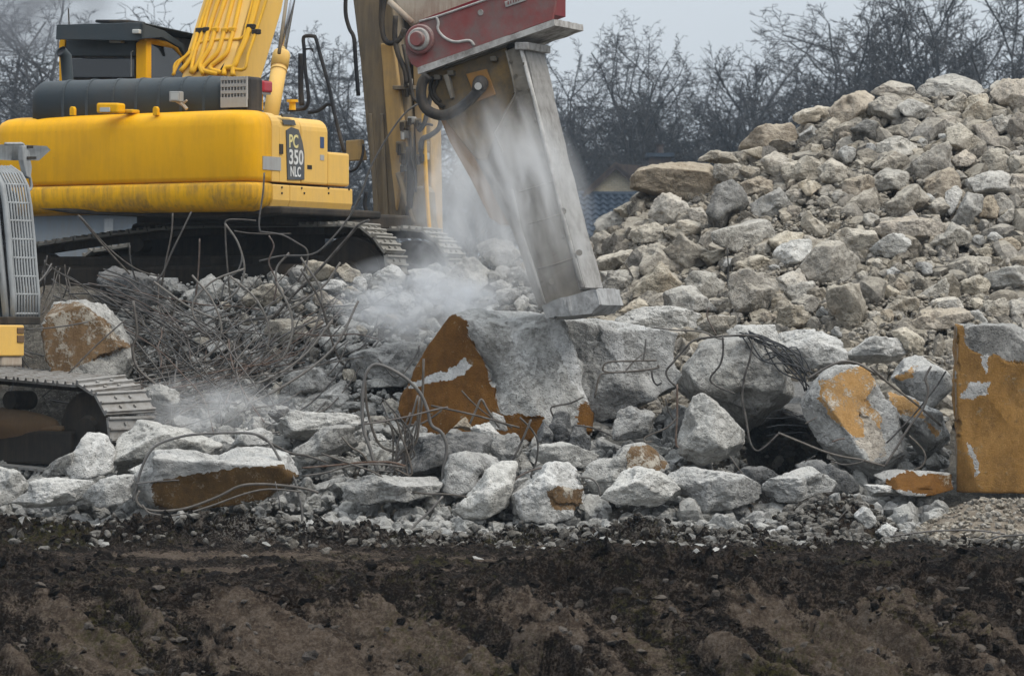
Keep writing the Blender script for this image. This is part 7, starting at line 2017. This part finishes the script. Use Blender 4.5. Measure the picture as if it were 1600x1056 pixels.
TREES = [
 ('oak', -30, -60, 175, 0.3, 'bare tree standing in the dark smoke beyond the cab', 1.50),
 ('oak3', 70, -30, 190, 1.2, 'bare tree with crooked limbs just beyond the dark engine hood', 1.38),
 ('oak2', 140, 5, 205, 2.2, 'bare tree rising behind the cab roof guard', 1.25),
 ('oak', 490, 25, 200, 2.9, 'bare tree behind the black handrail of the excavator', 1.00),
 ('oak2', 545, 60, 195, 4.1, 'bare tree between handrail and hanging arm', 1.00),
 ('oak', 700, 120, 190, 0.2, 'bare tree behind the crusher hoses', 1.12),
 ('oak3', 770, 100, 215, 3.4, 'bare tree hidden behind the crusher jaw', 1.25),
 ('oak', 880, 62, 200, 1.0, 'bare tree close behind the crusher jaw edge', 0.95),
 ('oak2', 945, 55, 205, 2.0, 'bare tree standing above the brick gable', 0.95),
 ('oak3', 1010, 40, 195, 0.4, 'tall narrow bare tree above the chimney', 1.02),
 ('oak', 1068, 38, 205, 1.7, 'tall bare tree beside the chimney, over the long tan slab', 0.95),
 ('oak', 1120, 62, 200, 2.7, 'bare tree over the upper edge of the long tan slab', 0.89),
 ('oak3', 1165, 95, 215, 0.8, 'low bare tree in the dip of the tree line', 0.95),
 ('fan', 1215, 78, 195, 3.9, 'bare tree before the dip, over the rounded tan boulder', 1.02),
 ('oak2', 1265, 58, 205, 5.1, 'bare tree over the brownish shoulder boulder', 1.02),
 ('fan2', 1340, 12, 185, 0.5, 'great fan-crowned bare tree beside the tallest one', 1.25),
 ('fan', 1440, -35, 175, 2.4, 'tallest bare tree with fan crown behind the crowning boulder', 1.31),
 ('fan2', 1535, -25, 180, 4.0, 'great bare tree behind the top end of the mound', 1.31),
 ('oak2', 1630, 10, 190, 1.1, 'bare tree at the end of the tree line, past the mound', 1.25),
]
for kd, px, top, Y, rz, lab, sx in TREES: tree(kd, px, top, Y, rz, lab, sx)
# far wood and undergrowth: one mass
th = random.Random(4)
allv, allf, off_ = [], [], 0
base = []
for sd_ in (61, 62, 63, 64):
    sg = grow(sd_, 6.0, 1.05, 0.06, 4, 0.0)[:1500]
    base.append(tubes_np(sg, 0.02, 3))
for k in range(30):
    v_, f_ = base[k % 4]
    px = th.uniform(-60, 1660); Y = th.uniform(205, 300)
    s_ = th.uniform(0.8, 1.75); a_ = th.uniform(0, 6.28)
    ca, sa = math.cos(a_), math.sin(a_)
    q = np.stack([(v_[:, 0] * ca - v_[:, 1] * sa) * s_ * 1.25 + P(px, 0, Y).x, (v_[:, 0] * sa + v_[:, 1] * ca) * s_ + Y, v_[:, 2] * s_], 1)
    allv.append(q); allf.append(f_ + off_); off_ += len(q)
fw = link('woodland', mesh_np('woodland', np.concatenate(allv), np.concatenate(allf), [M['bark']])); tag(fw, kind='stuff')
print('TRIS woodland', sum(len(f_) for f_ in allf) * 2, 'trees', sum(len(a.polygons) + len(b.polygons) for a, b in KINDS.values()) * 2, 'rocks', len(ROCKS), 'rods', reb['n'])

# ================================================================== haze and dust
def volume_box(name, lo, hi, mat):
    mb = MB(); mb.box(lo, hi)
    o = mb.build(name, mat); tag(o, kind='stuff'); return o
t = NT('air_haze')
pv = t.n('ShaderNodeVolumePrincipled'); pv.inputs['Color'].default_value = (0.7, 0.85, 1.0, 1); pv.inputs['Density'].default_value = 0.00033; pv.inputs['Anisotropy'].default_value = 0.2
t.l(pv.outputs[0], t.out.inputs['Volume'])
volume_box('haze', (-395, -25, -5.0), (395, 490, 24), t.m)

def dust(name, c, rad, dens, seed, scale=3.0, col=(0.975, 0.975, 0.975), thr=0.42, rot=0.0, stretch=(1, 1, 1)):
    t = NT(name + '_volume')
    v = t.coord('Object')
    n1 = t.noise(t.coord('Object', stretch), scale, 5, 0.62, 0.6)
    ln = t.n('ShaderNodeVectorMath', operation='LENGTH'); t.l(v, ln.inputs[0])
    fall = t.ramp(ln.outputs['Value'], [(0.15, 1.0), (0.98, 0.0)])
    nn = t.ramp(n1, [(thr, 0.0), (thr + 0.3, 1.0)])
    pv = t.n('ShaderNodeVolumePrincipled'); pv.inputs['Color'].default_value = (*col, 1); pv.inputs['Anisotropy'].default_value = 0.1
    t.l(t.math('MULTIPLY', t.math('MULTIPLY', fall, nn), dens), pv.inputs['Density'])
    t.l(pv.outputs[0], t.out.inputs['Volume'])
    v_, f_ = ico(3)
    o = link(name, mesh_np(name, v_, f_, [t.m])); o.location = c; o.scale = rad; o.rotation_euler = (0, rot, 0)
    return tag(o, kind='stuff')
if DUST:
    dust('dust', P(655, 470, 43.4), (1.0, 0.7, 0.5), 7.0, 1, 1.9)
    dust('dust', P(725, 470, 42.9), (0.35, 0.4, 0.25), 12.0, 6, 2.0)
    dust('dust', P(800, 320, 42.0), (0.8, 0.42, 1.2), 9.5, 2, 2.4, rot=R(-18), stretch=(1.5, 1.0, 0.6))
    dust('dust', P(720, 300, 45.0), (0.75, 0.8, 1.1), 2.0, 3, 2.2, (0.92, 0.945, 0.97))
    dust('dust', P(330, 640, 42.3), (1.0, 0.6, 0.36), 3.2, 4, 2.2)
    dust('dust', P(690, 400, 43.6), (0.55, 0.5, 0.7), 2.2, 9, 2.3)
    dust('smoke', P(35, 15, 60), (1.5, 1.2, 0.75), 4.5, 5, 2.2, (0.35, 0.36, 0.38))
